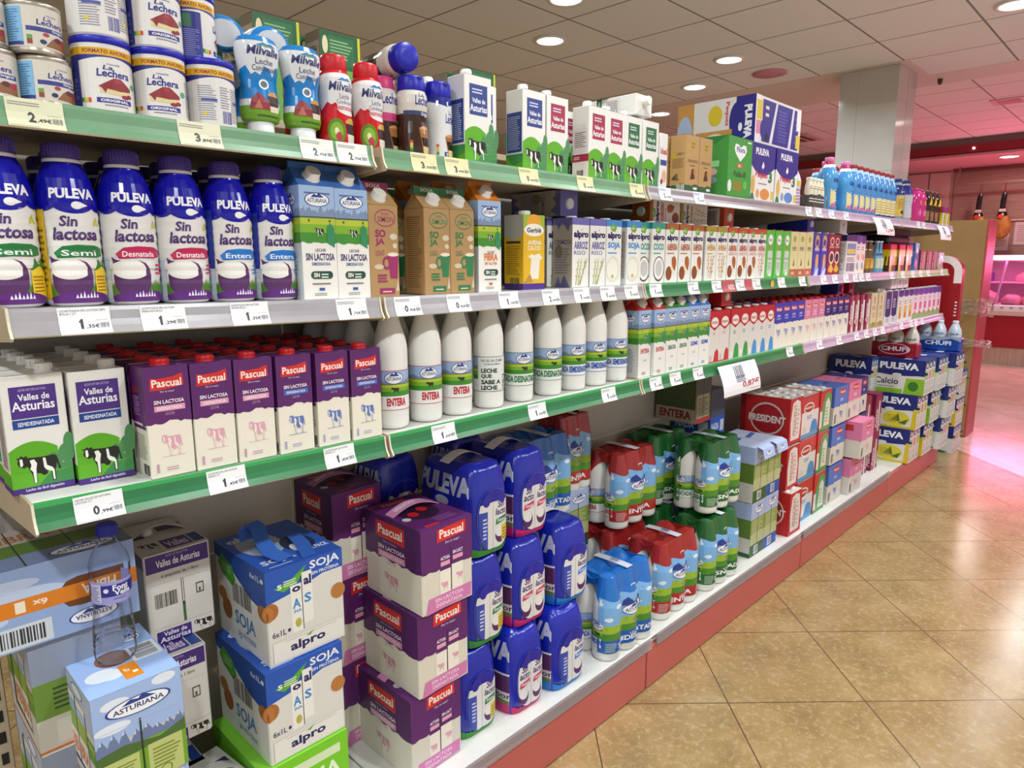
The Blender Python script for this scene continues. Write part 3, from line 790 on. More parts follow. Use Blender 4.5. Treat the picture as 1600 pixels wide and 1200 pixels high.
# ================================================================== product builders
def faces(w, d, h):
    return {'F': lambda u, v, e: (-w / 2 + u * w, -d / 2 - e, v * h), 'L': lambda u, v, e: (-w / 2 - e, d / 2 - u * d, v * h),
            'R': lambda u, v, e: (w / 2 + e, -d / 2 + u * d, v * h), 'T': lambda u, v, e: (-w / 2 + u * w, -d / 2 + v * d, h + e),
            'B': lambda u, v, e: (w / 2 - u * w, d / 2 + e, v * h)}
def carton(key, w, d, h, base, F=None, S=None, T=None, cap=None, B=None, name='milk_carton', cat='carton', fin='', tilt=None):
    m = MB(); m.box(-w / 2, w / 2, -d / 2, d / 2, 0, h, base + fin, .0014)
    fs = faces(w, d, h)
    for k, A in (('F', F), ('L', S), ('R', S), ('T', T), ('B', B if B else F)):
        if A: m.art(A, fs[k])
    parts = [('body', m)]
    if cap:
        cx, cy, r, hh, cc = cap; q = MB()
        q.lathe([(r * 1.12, 0), (r * 1.12, hh * .16), (r * .98, hh * .2), (r, hh * .3), (r, hh * .9), (r * .92, hh)], cc, 22, cx, cy, cz=h)
        for k in range(11):
            a = 2 * PI * k / 11; q.box(cx + r * 1.005 * math.cos(a) - .0007, cx + r * 1.005 * math.cos(a) + .0007, cy + r * 1.005 * math.sin(a) - .0007, cy + r * 1.005 * math.sin(a) + .0007, h + hh * .32, h + hh * .88, cc)
        parts.append(('cap', q))
    else: parts = [(None, m)]
    proto(key, name, cat, parts)
def gable(key, w, d, hs, hr, hf, base, F, S, roof, cap, finc=None, name='milk_carton', cat='carton', fintxt=None):
    m = MB(); y0, y1, x0, x1 = -d / 2, d / 2, -w / 2, w / 2
    m.box(x0, x1, y0, y1, 0, hs, base, .0012)
    i = .006
    m.face([(x0, y0, hs), (x1, y0, hs), (x1, -.002, hr), (x0, -.002, hr)], roof)
    m.face([(x1, y1, hs), (x0, y1, hs), (x0, .002, hr), (x1, .002, hr)], roof)
    m.face([(x0, y1, hs), (x0, y0, hs), (x0 + i, 0, hr - .01)], roof); m.face([(x0, y0, hs), (x0, -.002, hr), (x0 + i, 0, hr - .01)], roof); m.face([(x0, .002, hr), (x0, y1, hs), (x0 + i, 0, hr - .01)], roof)
    m.face([(x1, y0, hs), (x1, y1, hs), (x1 - i, 0, hr - .01)], roof); m.face([(x1, -.002, hr), (x1, y0, hs), (x1 - i, 0, hr - .01)], roof); m.face([(x1, y1, hs), (x1, .002, hr), (x1 - i, 0, hr - .01)], roof)
    m.box(x0, x1, -.002, .002, hr - .001, hf, finc or roof)
    fs = faces(w, d, hs)
    m.art(F, fs['F']); m.art(F, fs['B'])
    if S: m.art(S, fs['L']); m.art(S, fs['R'])
    if fintxt: m.art(Art().t(fintxt, .25, .25, .75, .8, 'e9e2d0', .02), lambda u, v, e: (x0 + u * w, -.002 - e, hr + v * (hf - hr)))
    n = Vector((0, -(hr - hs), d / 2)).normalized(); c0 = Vector((0, y0 * .48, hs + (hr - hs) * .50))
    q = MB(); r, hh, cc = cap
    q.lathe([(r * 1.18, -.002), (r * 1.18, .003), (r, .004), (r, hh * .9), (r * .9, hh)], cc, 24)
    rot = n.to_track_quat('Z', 'Y')
    q.v = [tuple(c0 + rot @ Vector(v)) for v in q.v]
    proto(key, name, cat, [('body', m), ('cap', q)])
def prof_r(prof):
    def f(z):
        for (r0, z0), (r1, z1) in zip(prof, prof[1:]):
            if z <= z1: return r0 + (r1 - r0) * (z - z0) / max(z1 - z0, 1e-9)
        return prof[-1][0]
    return f
UC = [i / 40 for i in range(1, 40)]
def bottle_mesh(prof, base, art=None, cols=None, seg=32, vc=None):
    m = MB(); m.lathe(prof, base, seg, cols=cols)
    h = prof[-1][1]
    if art:
        R = prof_r(prof); VC = sorted(set([z / h for r, z in prof if 0 < z < h]))
        m.art(art, lambda u, v, e: ((R(v * h) * 1.003 + e) * math.sin((u - .5) * 2 * PI), -(R(v * h) * 1.003 + e) * math.cos((u - .5) * 2 * PI), v * h), UC, VC, e0=.0003)
    return m
def lathe_cap(r, z0, hh, c, ribs=16, seg=24):
    q = MB(); q.lathe([(r * .96, z0), (r, z0 + hh * .08), (r, z0 + hh * .88), (r * .9, z0 + hh)], c, seg)
    for k in range(ribs):
        a = 2 * PI * k / ribs; x, y = r * 1.0 * math.cos(a), r * 1.0 * math.sin(a)
        q.box(x - .0008, x + .0008, y - .0008, y + .0008, z0 + hh * .12, z0 + hh * .82, c)
    return q

# ------------------------------------------------------------------ blue capped lactose-free bottles
PUL = [(.036, 0), (.0405, .004), (.0425, .012), (.0430, .03)]
for k in range(8): PUL += [(.0430, .034 + k * .0155), (.0420, .0405 + k * .0155), (.0430, .047 + k * .0155)]
PUL += [(.0428, .160), (.0405, .180), (.0365, .198), (.0310, .213), (.0268, .221), (.0262, .2235)]
def puleva_art(kind):
    A = Art(); H = .2235 / .25; V = lambda v: v / (H) if False else v * .25 / .2235
    col, txt = {'s': ('1f7a3c', 'Semi'), 'd': ('c21c58', 'Desnatada'), 'e': ('1c78d0', 'Entera')}[kind]
    bl = '1414a0/g'
    A.r(0, V(.66), 1, 1, bl)
    for k in range(6):
        cx = k / 6; A.e(cx, V(.665), .088, V(.075 if k != 3 else .085), bl, 26)
    A.e(.5, V(.66), .13, V(.083), bl, 30); A.e(1.0, V(.665), .088, V(.075), bl, 20)
    A.t('PULEVA', .375, V(.668), .63, V(.732), 'f4f4f6/g', .045)
    A.e(.515, V(.628), .03, V(.024), 'f4f4f6/g', 18).p([(.53, V(.65)), (.575, V(.628)), (.53, V(.61))], 'f4f4f6/g')
    A.t('Sin', .415, V(.497), .51, V(.563), '4a2a6e', .03, .15).t('lactosa', .375, V(.412), .625, V(.49), '4a2a6e', .03, .15)
    A.p([(.60, V(.50)), (.63, V(.56)), (.66, V(.50)), (.63, V(.515))], 'c9c630')
    A.p([(.37, V(.335)), (.42, V(.375)), (.5, V(.385)), (.60, V(.38)), (.66, V(.36)), (.655, V(.315)), (.6, V(.305)), (.5, V(.308)), (.39, V(.3))], col)
    A.t(txt, .41, V(.315), .60, V(.352), 'f2f2f2', .01)
    A.r(.33, V(.02), .70, V(.13), '4f7a2e')
    for k in range(24): A.p([(.33 + k * .0155, V(.12)), (.345 + k * .0155, V(.12)), (.342 + k * .0155, V(.15 + .03 * ((k * 7) % 5) / 5))], '5f8f35')
    A.e(.455, V(.165), .108, V(.125), '54285f', 30).r(.33, V(.235), .60, V(.300), 'e6e4e2/t').e(.448, V(.225), .100, V(.058), 'ece9e4', 30)
    A.p([(.35, V(.27)), (.345, V(.315)), (.37, V(.295)), (.40, V(.29))], '54285f')
    A.p([(.49, V(.295)), (.535, V(.275)), (.56, V(.23)), (.563, V(.165)), (.53, V(.19)), (.535, V(.24)), (.52, V(.27))], '54285f')
    A.r(.0, V(.0), .33, V(.3), 'c9d3e0').r(.70, 0, 1, V(.3), 'c9d3e0').lines(.08, V(.1), .3, V(.5), 14, '7a86b0').lines(.74, V(.1), .95, V(.5), 14, '7a86b0')
    if kind == 's':
        A.r(.24, V(.04), .335, V(.6), 'd9b420').lines(.25, V(.12), .325, V(.5), 10, '8a6a20')
        A.p([(.575, V(.05)), (.70, V(.05)), (.70, V(.22)), (.635, V(.27)), (.575, V(.22))], 'e6c81e').lines(.585, V(.09), .69, V(.2), 5, 'b06a20').p([(.58, V(.22)), (.61, V(.3)), (.635, V(.25)), (.66, V(.3)), (.69, V(.22)), (.635, V(.26))], '2f7a34')
    else: A.lines(.60, V(.2), .70, V(.28), 3, col)
    if kind == 'e': A.r(.2, V(.24), .335, V(.66), '24389a')
    P = [(.33, V(.018))] + [(.33 + .37 * t / 12, V(.022 + .07 * math.sin(PI * (.15 + .72 * t / 12)))) for t in range(13)] + [(.70, V(.018))]
    A.p(P, '5c1f78')
    for k in range(7): A.p([(.46 + k * .018, V(.05)), (.475 + k * .018, V(.05)), (.468 + k * .018, V(.075 + .01 * (k % 3)))], 'e9e4ee')
    return A
for kd in 'sde':
    m = bottle_mesh(PUL, 'e6e4e2/t', puleva_art(kd))
    q = MB(); q.lathe([(.0255, .2235), (.0268, .2245), (.0268, .2285), (.0245, .2295)], 'eceaf0', 28)
    proto('pul_' + kd, 'milk_bottle', 'bottle', [('bottle_body', m), ('neck_ring', q), ('cap', lathe_cap(.0258, .2295, .0235, '43308a', 30))])

# ------------------------------------------------------------------ white farm bottles with meadow label
AST = [(.034, 0), (.0385, .003), (.0400, .012), (.0402, .05), (.0402, .18), (.0392, .193), (.0365, .208), (.0320, .224), (.0270, .238), (.0235, .25), (.0215, .262), (.0205, .268)]
def ast_art(kind):
    A = Art(); V = lambda z: z / .268
    col, txt = {'e': ('c22434', 'ENTERA'), 'd': ('1f7a3c', 'DESNATADA'), 's': ('1a52b4', 'SEMIDESNATADA'), 'k': ('2a2a30', '')}[kind]
    A.r(0, V(.046), 1, V(.138), 'eef0f0')
    meadow(A, 0, 1, V(.078), V(.105), V(.136))
    for cx in (.09, .43, .77): ast_logo(A, cx, V(.120), .082, V(.0125)); cow(A, cx - .03, V(.085), cx + .045, V(.1), '2a2a20', None)
    if txt:
        for cx in ((.13, .45, .79) if len(txt) < 9 else (.17, .47, .81)): A.t(txt, cx - (.09 if len(txt) < 9 else .145), V(.055), cx + (.09 if len(txt) < 9 else .145), V(.074), col, .04)
    else:
        A.r(.26, V(.05), .60, V(.1365), 'e6e8e8')
        A.t('NO ES UN ZUMO', .30, V(.124), .54, V(.131), '2a2a30', .02).t('CUALQUIERA.', .33, V(.115), .51, V(.121), '2a2a30', .02)
        A.t('LECHE', .30, V(.095), .47, V(.107), '1d3c2a', .05).t('QUE', .30, V(.080), .41, V(.092), '1d3c2a', .05).t('SABE A', .30, V(.065), .51, V(.077), '1d3c2a', .05).t('LECHE', .30, V(.050), .47, V(.062), '1d3c2a', .05).bar(.54, V(.05), .59, V(.09), '333', 8, True)
    A.r(0, V(.0455), 1, V(.0467), col).r(0, V(.1365), 1, V(.1378), col).r(.60, V(.0475), .75, V(.049), col)
    return A
for kd in 'edsk':
    m = bottle_mesh(AST, 'ecebe6/g', ast_art(kd))
    proto('ast_' + kd, 'milk_bottle', 'bottle', [('bottle_body', m), ('cap', lathe_cap(.0195, .268, .012, 'e4e2de', 18))])
proto('ast_b', 'milk_bottle', 'bottle', [('bottle_body', bottle_mesh(AST, 'e2e1dc/g', None)), ('cap', lathe_cap(.0195, .268, .012, 'e4e2de', 18))])

# ------------------------------------------------------------------ flat topped cartons
def valles_front(c1, c2, tag2, lf):
    A = Art()
    if lf:
        A.r(.12, .64, .86, .91, c1).t('LECHE UHT SIN LACTOSA', .27, .87, .70, .89, 'c9b8e0').t('Valles de', .25, .79, .75, .845, 'f4f2f8', .02).t('Asturias', .14, .705, .82, .785, 'f4f2f8', .02).r(.12, .555, .86, .632, c2).t(tag2, .20, .575, .78, .61, 'e6ecf8', .02)
        g0, gy = .05, .05
    else:
        A.r(.18, .55, .84, .90, c1).lines(.28, .80, .8, .87, 2, 'cfd0e8').t('Valles de', .28, .69, .76, .745, 'f4f2f8', .02).t('Asturias', .20, .59, .82, .67, 'f4f2f8', .02)
        gy = 0
    t = .44 if lf else .42
    P = [(0, gy)] + [(0 + .78 * k / 14, gy + (t - gy) * (.62 + .38 * math.sin(PI * (.18 + .64 * k / 14)))) for k in range(15)] + [(.8, gy)]
    A.p(P, '5aa81a')
    A.e(.92, .30, .14, .085, '4c8a54', 18).e(.98, .38, .10, .10, '4c8a54', 18).e(.70, .20, .14, .12, '4c8a54', 18).r(.56, gy, 1, .22, '4c8a54').r(0, gy, 1, gy + .12, '5fae22').p([(.4, gy), (1, gy), (1, gy + .12), (.62, gy + .1)], '3f8a4a')
    cow(A, .10, gy + .02, .80, gy + .29, '1c1c1a')
    if lf: A.r(0, 0, 1, .052, '4a2a82').t('Leche de fácil digestión', .20, .012, .82, .042, 'f0ecf6', .01)
    return A
sv = Art().r(0, 0, 1, .05, '4a2a82').r(0, .05, 1, .18, '5aa81a').r(.2, .2, .8, .78, 'b9a8a0').lines(.24, .22, .76, .75, 18, '7a6a80').r(0, .62, .2, .85, '4a2a82')
carton('valles_lf', .086, .062, .193, 'e4e2dc', valles_front('4a2a82', '1c3f8e', 'SEMIDESNATADA', True), sv, Art().lines(.1, .1, .5, .3, 2, 'b9b7b0'), (.022, -.008, .0125, .015, 'eceae6'))
VAL = {'n': ('2a3f86', ), 'm': ('a02848', ), 'g': ('22683a', )}
for k, (c1,) in VAL.items():
    s1 = Art().r(.06, .22, .94, .72, c1).lines(.12, .26, .88, .68, 18, 'a9b0d0') if k == 'n' else Art().p([(.08, .70), (.6, .70), (.72, .78), (.8, .70), (.92, .70), (.92, .24), (.08, .24)], 'dcd8d6').lines(.16, .44, .84, .66, 8, '7a6a6e').r(0, .24, 1, .34, c1).lines(.1, .27, .6, .32, 2, 'e0c8d0').bar(.3, .02, .7, .12, '333')
    if k == 'n': s1.r(0, 0, 1, .2, '5aa81a').p([(0, .2), (1, .2), (1, .1), (.4, .06)], '3f8a4a')
    A = Art()
    carton('valles_' + k, .088, .060, .197, 'e6e4df', valles_front(c1, c1, '', False), s1, Art().p([(.0, .0), (1, 0), (.5, .5)], 'd4d1ca'), (.0, .012, .013, .021, 'efeeea'))
def pascual_front(top, badge, bcol, cowc, low='e9e3d4', lf=True, cl='c89ab0'):
    A = Art().p(wave(0, 1, .50, .018, 12, 1.0, 4), top)
    A.p([(.12, .79), (.14, .90), (.30, .89), (.62, .90), (.86, .925), (.88, .82), (.60, .80), (.34, .79)], 'd42a22').t('Pascual', .17, .815, .83, .885, 'f6f2ec', .02).t('Dar lo mejor', .34, .762, .66, .783, 'e8d8ee')
    if lf: A.t('SIN LACTOSA', .18, .665, .86, .70, 'f2ecf4', .025).r(.18, .60, .87, .65, bcol).t(badge, .25, .612, .80, .638, 'f8f0f6', .01).t('LECHE', .42, .562, .62, .588, cl)
    cow(A, .28, .19, .74, .40, cowc, low)
    A.r(.26, .185, .78, .19, cowc).lines(.34, .06, .72, .10, 2, cl).r(.12, .05, .18, .13, cl)
    return A
ps = Art().p(wave(0, 1, .48, .015, 8, 1.0, 5), '5a2068').p([(.15, .80), (.55, .82), (.55, .77), (.15, .75)], '8a2a2a').lines(.15, .56, .6, .74, 8, '9a7aa8').r(.1, .44, .9, .47, '5a2068').lines(.15, .16, .85, .4, 12, '9a948a').bar(.5, .02, .9, .12, '3a3a3a')
pt = Art().r(0, 0, 1, .82, '5a2068').r(0, .82, 1, 1, 'd9d4c8').t('1L', .80, .06, .95, .16, 'f0ecf4', .02)
carton('pas_d', .0745, .072, .197, 'e9e3d4', pascual_front('5a2068', 'DESNATADA', 'e0a0b8', 'dba4b6'), ps, pt, (.0, -.010, .0150, .011, 'c01820/t'))
carton('pas_s', .0745, .072, .197, 'e9e3d4', pascual_front('5a2068', 'SEMIDESNATADA', '3f6cc4', '5f78b8', cl='a8a0c8'), ps, pt, (.0, -.010, .0150, .011, 'c01820/t'))
def pas_small(key, top, bcol, cowc):
    A = Art().p(wave(0, 1, .55, .018, 10, 1.0, 6), top).r(.14, .82, .86, .91, 'd4402e').t('Pascual', .2, .83, .8, .90, 'f6f2ec', .02).t('LECHE', .3, .70, .7, .74, 'f0ecf4', .03).r(.25, .64, .75, .67, bcol)
    cow(A, .25, .22, .78, .44, cowc, 'e9e3d4')
    carton(key, .079, .07, .197, 'e9e3d4', A, Art().p(wave(0, 1, .55, .015, 8, 1.0, 5), top).lines(.2, .2, .8, .45, 7, 'b0a8a0').bar(.3, .04, .8, .13, '55605a'), Art().r(0, 0, 1, 1, top), (0, -.008, .015, .010, 'b81c24/t'))
pas_small('pas_b', '2f3fb0', '8fa4e6', '6a7ec0'); pas_small('pas_p', 'dc86a8', 'f0c0d0', 'd8a0b4'); pas_small('pas_n', '22246e', '8088c0', '6a70a8')
# soy, rice, almond ... drinks
def alpro(key, band, word, wcol, motif, word2=None, badge=True, wb='e9e9e4'):
    A = Art().r(0, .90, 1, 1, band)
    if badge: A.e(.45, .885, .2, .06, '6aa83a', 18).lines(.32, .87, .58, .91, 2, 'e6f0dc')
    A.t('alpro', .08, .69, .95, .82, '1c1c58', .055).p([(.5, .825), (.62, .86), (.56, .82)], '6aa83a')
    A.t(word, .1, .55, .1 + min(.82, .2 * len(word)), .665, wcol, .045)
    if word2: A.t(word2, .1, .47, .1 + min(.82, .17 * len(word2)), .53, wcol, .01)
    else: A.lines(.1, .49, .7, .53, 1, wcol)
    if motif == 'rice':
        for k, (x, tx) in enumerate([(.2, .38), (.32, .55), (.45, .8), (.38, .9)]):
            A.p([(x, .03), (x + .04, .03), (tx + .02, .42), (tx, .42)], '8a9a4a')
            for j in range(6): A.e(x + (tx - x) * (.2 + .13 * j) + .03 * (-1) ** j, .03 + .39 * (.2 + .13 * j), .035, .018, 'c9be7a', 8)
    elif motif == 'bowl': A.e(.45, .25, .44, .20, 'dcdcc8', 26).e(.42, .25, .36, .16, 'eceade', 24).e(.42, .14, .09, .03, 'b8b070', 12)
    elif motif == 'coco': A.e(.55, .24, .42, .21, '5a3a2a', 26).e(.55, .245, .375, .185, 'f0f0ee', 26).e(.55, .25, .26, .135, 'c6c6c4', 22)
    elif motif == 'almond':
        A.e(.28, .16, .24, .12, '8a4a1e', 20).p([(.42, .24), (.7, .12), (.6, .30), (.5, .34)], 'ecdcb8').p([(.5, .42), (.66, .46), (.86, .36), (.8, .2), (.64, .24), (.5, .32)], 'a8602a').e(.7, .34, .17, .11, 'a8602a', 18)
    elif motif == 'oat':
        for k, (x, tx) in enumerate([(.3, .25), (.45, .55), (.55, .75)]):
            A.p([(x, .04), (x + .03, .04), (tx + .02, .45), (tx, .45)], 'b88a4a')
            for j in range(5): A.e(tx + (x - tx) * .15 * j + .05 * (-1) ** j, .45 - .07 * j, .05, .025, 'd0a868', 8)
    S = Art().r(0, .9, 1, 1, band).r(.1, .1, .9, .84, 'b9b2a6').lines(.16, .14, .84, .8, 20, '6f6a86').p([(0, 0), (.3, .0), (.1, .2)], band)
    if motif == 'rice': S = Art().r(0, 0, 1, 1, 'a39a8c').r(0, .9, 1, 1, '6c6a9a').t('CREMOSA', .1, .62, .95, .69, '5a5878', .02).lines(.1, .2, .9, .58, 10, '7a7488').e(.3, .52, .2, .1, '7a7060', 16).p([(.1, 0), (.3, .16), (.4, .04), (.6, .18), (.9, 0)], '5f5d8e').p([(.1, 1), (.3, .84), (.5, .94), (.8, .8), (1, 1)], '5f5d8e')
    carton(key, .0775, .072, .195, wb, A, S, Art().r(0, 0, 1, 1, band), (0, .0, .0150, .0065, 'e8e8e6'), name='drink_carton')
alpro('al_arroz', '6a68b0', 'ARROZ', '6a68a4', 'rice', 'RISO', False)
alpro('al_soja', '3f8ad0', 'SOJA', '3a8ad0', 'bowl')
alpro('al_coco', '2f8f8a', 'COCO', '3a9a98', 'coco')
alpro('al_alm', 'a85a28', 'ALMENDRA', 'b8683a', 'almond')
alpro('al_avena', 'b08a34', 'AVENA', 'c49a3c', 'oat')
alpro('al_choc', 'c2502e', 'ALMENDRA', 'c25a40', 'almond', 'CHOCO')
alpro('al_cav', 'c2502e', 'AVENA', 'c25a40', 'oat', 'CHOCO')
def tall(key, w, base, F, S=None, T=None, capc='b02028', d=.07, h=.195, cap=True, name='drink_carton'):
    carton(key, w, d, h, base, F, S, T, (0, 0, .014, .0065, capc) if cap else None, name=name)
tall('flo', .0775, '52ba3e', Art().e(.5, .80, .28, .11, 'eef2ea', 20).t('Flora', .30, .765, .70, .83, '3a4a9a', .02).lines(.25, .63, .75, .69, 2, 'd05a3a').r(.22, .08, .8, .57, 'c6d4c4').t('Folic-B', .26, .38, .76, .43, '3f5a4a', .02).lines(.28, .18, .72, .34, 4, '8aa08a').p([(.3, .05), (.7, .12), (.74, .03)], 'e4ece0'), Art().r(.05, .05, .3, .6, '7ac864'))
tall('viv', .080, 'd8d09a', Art().e(.5, .84, .2, .07, 'a8a830', 16).lines(.2, .58, .8, .68, 3, '8a7a50').t('SOJA', .25, .60, .75, .66, '6a5a3a', .02).p([(.4, .24), (.5, .42), (.6, .24)], '6a4a2a').r(0, 0, 1, .16, 'b5623e').p(wave(0, 1, .16, .03, 9, .0, 8), 'b5623e').lines(.2, .05, .8, .12, 2, 'f0e0d0'))
tall('oatb', .085, '2438a8', Art().e(.5, .80, .30, .16, 'c9a860', 20).e(.5, .78, .2, .08, '24308a', 16).t('AVENA', .18, .58, .8, .66, 'f0f0f8', .03, .2).p([(.3, .05), (.45, .5), (.75, .5), (.8, .05)], '8fa8e0').e(.58, .34, .2, .16, 'd6a848', 18).p([(.2, 0), (.8, 0), (.9, .18), (.5, .1)], 'c9d4f0'), capc='e8e8e8')
tall('redc', .095, '8a1c20', Art().e(.5, .82, .26, .1, 'e8dcd0', 18).e(.5, .82, .19, .07, '8a1c20', 16).t('CACAO', .2, .66, .8, .71, 'f0d8c0', .03).e(.52, .42, .34, .16, 'e4dcd4', 20).e(.52, .42, .25, .11, '3a2018', 18).p([(.1, .1), (.5, .3), (.9, .12), (.6, .04)], 'e0b040'), capc='d8d8d8')
tall('whi', .15, 'dcdad8', Art().r(0, .84, 1, 1, '24245e').r(.08, .48, .92, .78, '6a8ac0').r(.12, .52, .88, .64, 'd8c040').lines(.1, .32, .9, .44, 3, '6a6a7a').bar(.1, .06, .9, .28, '4a4a6a', 18), Art().r(0, .84, 1, 1, '24245e').lines(.1, .1, .9, .8, 14, '8a8a94'), capc='e8e8e8', d=.08)
tall('kid', .07, 'e6e2e0', Art().r(0, .82, 1, 1, '4a3a98').e(.5, .82, .3, .05, '4a3a98', 16).lines(.15, .62, .85, .74, 2, 'c04a6a').e(.3, .45, .14, .09, 'e0b83a', 14).e(.66, .42, .16, .1, 'd87aa8', 14).e(.45, .2, .2, .1, '6aa8c8', 14).p([(.5, .1), (.8, .04), (.9, .25)], 'e0c030'), capc='5a48a8')
tall('pres_r', .079, 'dcd8d2', Art().p([(0, .72), (.5, .62), (1, .72), (1, 1), (0, 1)], 'bc1c22').e(.5, .78, .36, .10, 'ece4dc', 18).t('PRESIDENT', .2, .75, .8, .80, 'a02a2a', .03).lines(.35, .54, .65, .60, 2, 'c86a6a').r(0, 0, 1, .02, 'bc1c22').p([(.5, .02), (.6, .2), (.8, .26), (.95, .2), (1, .02)], 'c8282c').r(.1, .03, .3, .14, 'd0b8b0'), Art().p([(0, .72), (1, .72), (1, 1), (0, 1)], 'bc1c22'), Art().r(0, 0, 1, 1, 'bc1c22'), capc='e2e0dc')
for k, cc, tx in (('g', '2f9a3c', '5aa05a'), ('b', '3f92d4', '5a9ad0')):
    tall('pres_' + k, .079, 'dcd8d2', Art().p([(0, .72), (.5, .62), (1, .72), (1, 1), (0, 1)], 'bc1c22').e(.5, .78, .36, .10, 'ece4dc', 18).t('PRESIDENT', .2, .75, .8, .80, 'a02a2a', .03).lines(.3, .50, .7, .58, 2, tx).p([(.4, .0), (.5, .22), (.66, .32), (.9, .26), (1, .0)], cc).e(.2, .10, .13, .06, 'e8e8e0', 14), Art().p([(0, .72), (1, .72), (1, 1), (0, 1)], 'bc1c22'), Art().r(0, 0, 1, 1, 'bc1c22'), capc='e2e0dc')
tall('mar', .07, '8a1438', Art().r(.55, 0, 1, 1, 'dcd4d2').t('Asana', .12, .2, .50, .75, 'f0dce4', .03, 0, 1).e(.78, .25, .14, .12, 'c89a6a', 14).r(.6, .85, 1, 1, '8a1438'), Art().r(.2, .1, .8, .8, '9a3050'), capc='8a1438')
tall('tan', .10, 'd8c8a4', Art().p([(.4, .9), (.6, .9), (.55, .7), (.45, .7)], 'b0662a').lines(.2, .52, .8, .64, 3, '9a7a4a').lines(.25, .3, .75, .46, 3, 'c0905a').p(wave(0, 1, .14, .04, 8, 0, 9), 'b09a4a').e(.5, .1, .25, .06, '8a8a34', 14), capc='6a8a4a')
tall('nvy', .10, 'e2dfe2', Art().r(0, .3, 1, 1, '1c2468').e(.5, .3, .5, .08, '1c2468', 18).lines(.2, .5, .8, .8, 5, 'c9cde6').r(.2, .05, .8, .2, 'b8b8c8'), capc='e6e6ea')
tall('nvw', .10, 'e6e2e2', Art().r(0, .82, 1, 1, '1c2468').e(.5, .84, .4, .06, '3a3a98', 16).lines(.25, .55, .75, .7, 2, 'a0884a').r(.25, .1, .75, .5, 'e0b23e').e(.5, .2, .22, .1, 'd87a3a', 14), capc='e6e6ea')
tall('pkc', .11, 'ecdfe6', Art().r(0, .80, 1, 1, '4a3a98').e(.5, .82, .4, .05, '6a4aa8', 16).lines(.2, .62, .8, .74, 2, 'd06a90').r(.25, .3, .75, .55, 'e0689a').p(wave(0, 1, .16, .04, 6, 0, 5), '8ab06a').e(.4, .2, .16, .07, 'd8583a', 12), capc='e6e6ea')
G = Art().r(0, 0, 1, 1, 'e2b41e').p([(0, .82), (.5, .72), (1, .82), (1, 1), (0, 1)], '9ab83a').e(.5, .90, .34, .11, 'e6a82a', 20).e(.5, .80, .46, .085, 'f0efe8', 22).t('Gerblé', .16, .765, .84, .83, '1c2a2a', .03).t('AVENA', .2, .60, .86, .665, 'f4eed8', .025).t('CALCIO', .2, .53, .82, .59, 'f4eed8', .02)
G.p([(.3, .14), (.36, .42), (.2, .44), (.4, .48), (.5, .46), (.75, .49), (.9, .42), (.78, .40), (.72, .14)], 'ece6d8').p([(.0, .08), (.3, .22), (.45, .1)], 'c08a3a').r(0, 0, 1, .08, '4a2a88')
carton('gerb', .083, .07, .195, 'e2b41e', G, Art().r(0, 0, 1, .08, '4a2a88').p([(0, .72), (.5, .66), (1, .72), (1, 1), (0, 1)], 'b9b8ae').r(.1, .62, .85, .65, '2a2f5a').lines(.1, .2, .85, .6, 14, 'a07a20').bar(.3, .03, .8, .16, '444'), Art().r(0, 0, 1, 1, 'c9c6b8'), (0, 0, .0150, .012, 'e6e4de'), name='drink_carton')

# ------------------------------------------------------------------ gable topped cartons
def ast_gable(key, roof, big, body='eae8e2', txt='SIN LACTOSA', tcol='3a2a6e', sub='SEMIDESNATADA', subc='3a5a9a'):
    A = Art().r(0, .46, 1, 1, 'a8c2e8')
    meadow(A, 0, 1, .50, .72, 1.0)
    A.p(wave(0, 1, .5, .01, 12, .46, 2), body).r(0, 0, 1, .49, body)
    A.lines(.14, .93, .9, .96, 1, '5a6a9a')
    ast_logo(A, .5, .88, .33, .055); cow(A, .38, .555, .66, .64, '22221c', 'dcdcd4')
    for x in (.2, .8): A.p([(x, .70), (x + .06, .71), (x + .05, .68)], '2a2a20')
    if big:
        A.t('LECHE', .38, .425, .68, .452, '4a4a5a', .02)
        if 'BRA' in txt: A.t('FIBRA', .24, .345, .84, .425, tcol, .035)
        else: A.t(txt, .1, .345, .93, .41, tcol, .03)
        A.t(sub, .26, .30, .80, .33, subc, .02)
        A.e(.32, .215, .1, .035, '1d4a3a', 14).e(.76, .215, .1, .035, '1d4a3a', 14).r(.32, .18, .76, .25, '1d4a3a').t('SIN', .30, .195, .47, .235, 'f0f0ea', .03).lines(.52, .19, .8, .24, 2, 'e0e8e0')
        A.lines(.25, .13, .8, .16, 1, '7a7a7a').lines(.3, .03, .8, .06, 2, '8a8a8a').r(.44, .075, .6, .1, subc)
    else: A.t(txt, .18, .36, .86, .43, tcol, .035).lines(.4, .24, .75, .27, 2, '9a9a94').lines(.3, .04, .7, .09, 2, tcol)
    A.p([(.74, .5), (.74, .64), (.84, .68), (.95, .64), (.95, .46)], '2f8a5a')
    S = Art(); meadow(S, 0, 1, .50, .72, 1.0); S.r(0, 0, 1, .5, 'c9d0d4' if big else 'd8d8d4').lines(.2, .08, .8, .44, 16, '8a94a0'); ast_logo(S, .5, .88, .3, .05)
    gable(key, .078 if big else .0735, .074, .222, .258, .270, body, A, S, roof, (.0155, .017, 'dcd8d4'))
ast_gable('ag_lf', '3a68b0', True)
ast_gable('ag_fib', 'd07a1e', True, 'eae8e2', 'FIBRA', 'd8701e', 'SIN GLUTEN', 'c8702a')
ast_gable('ag_e', 'b8261e', False, txt='ENTERA', tcol='c0303a'); ast_gable('ag_d', '2a7a2e', False, txt='DESNATADA', tcol='3a7a4a'); ast_gable('ag_s', '2a6cc0', False, txt='SEMI', tcol='2a64c0')
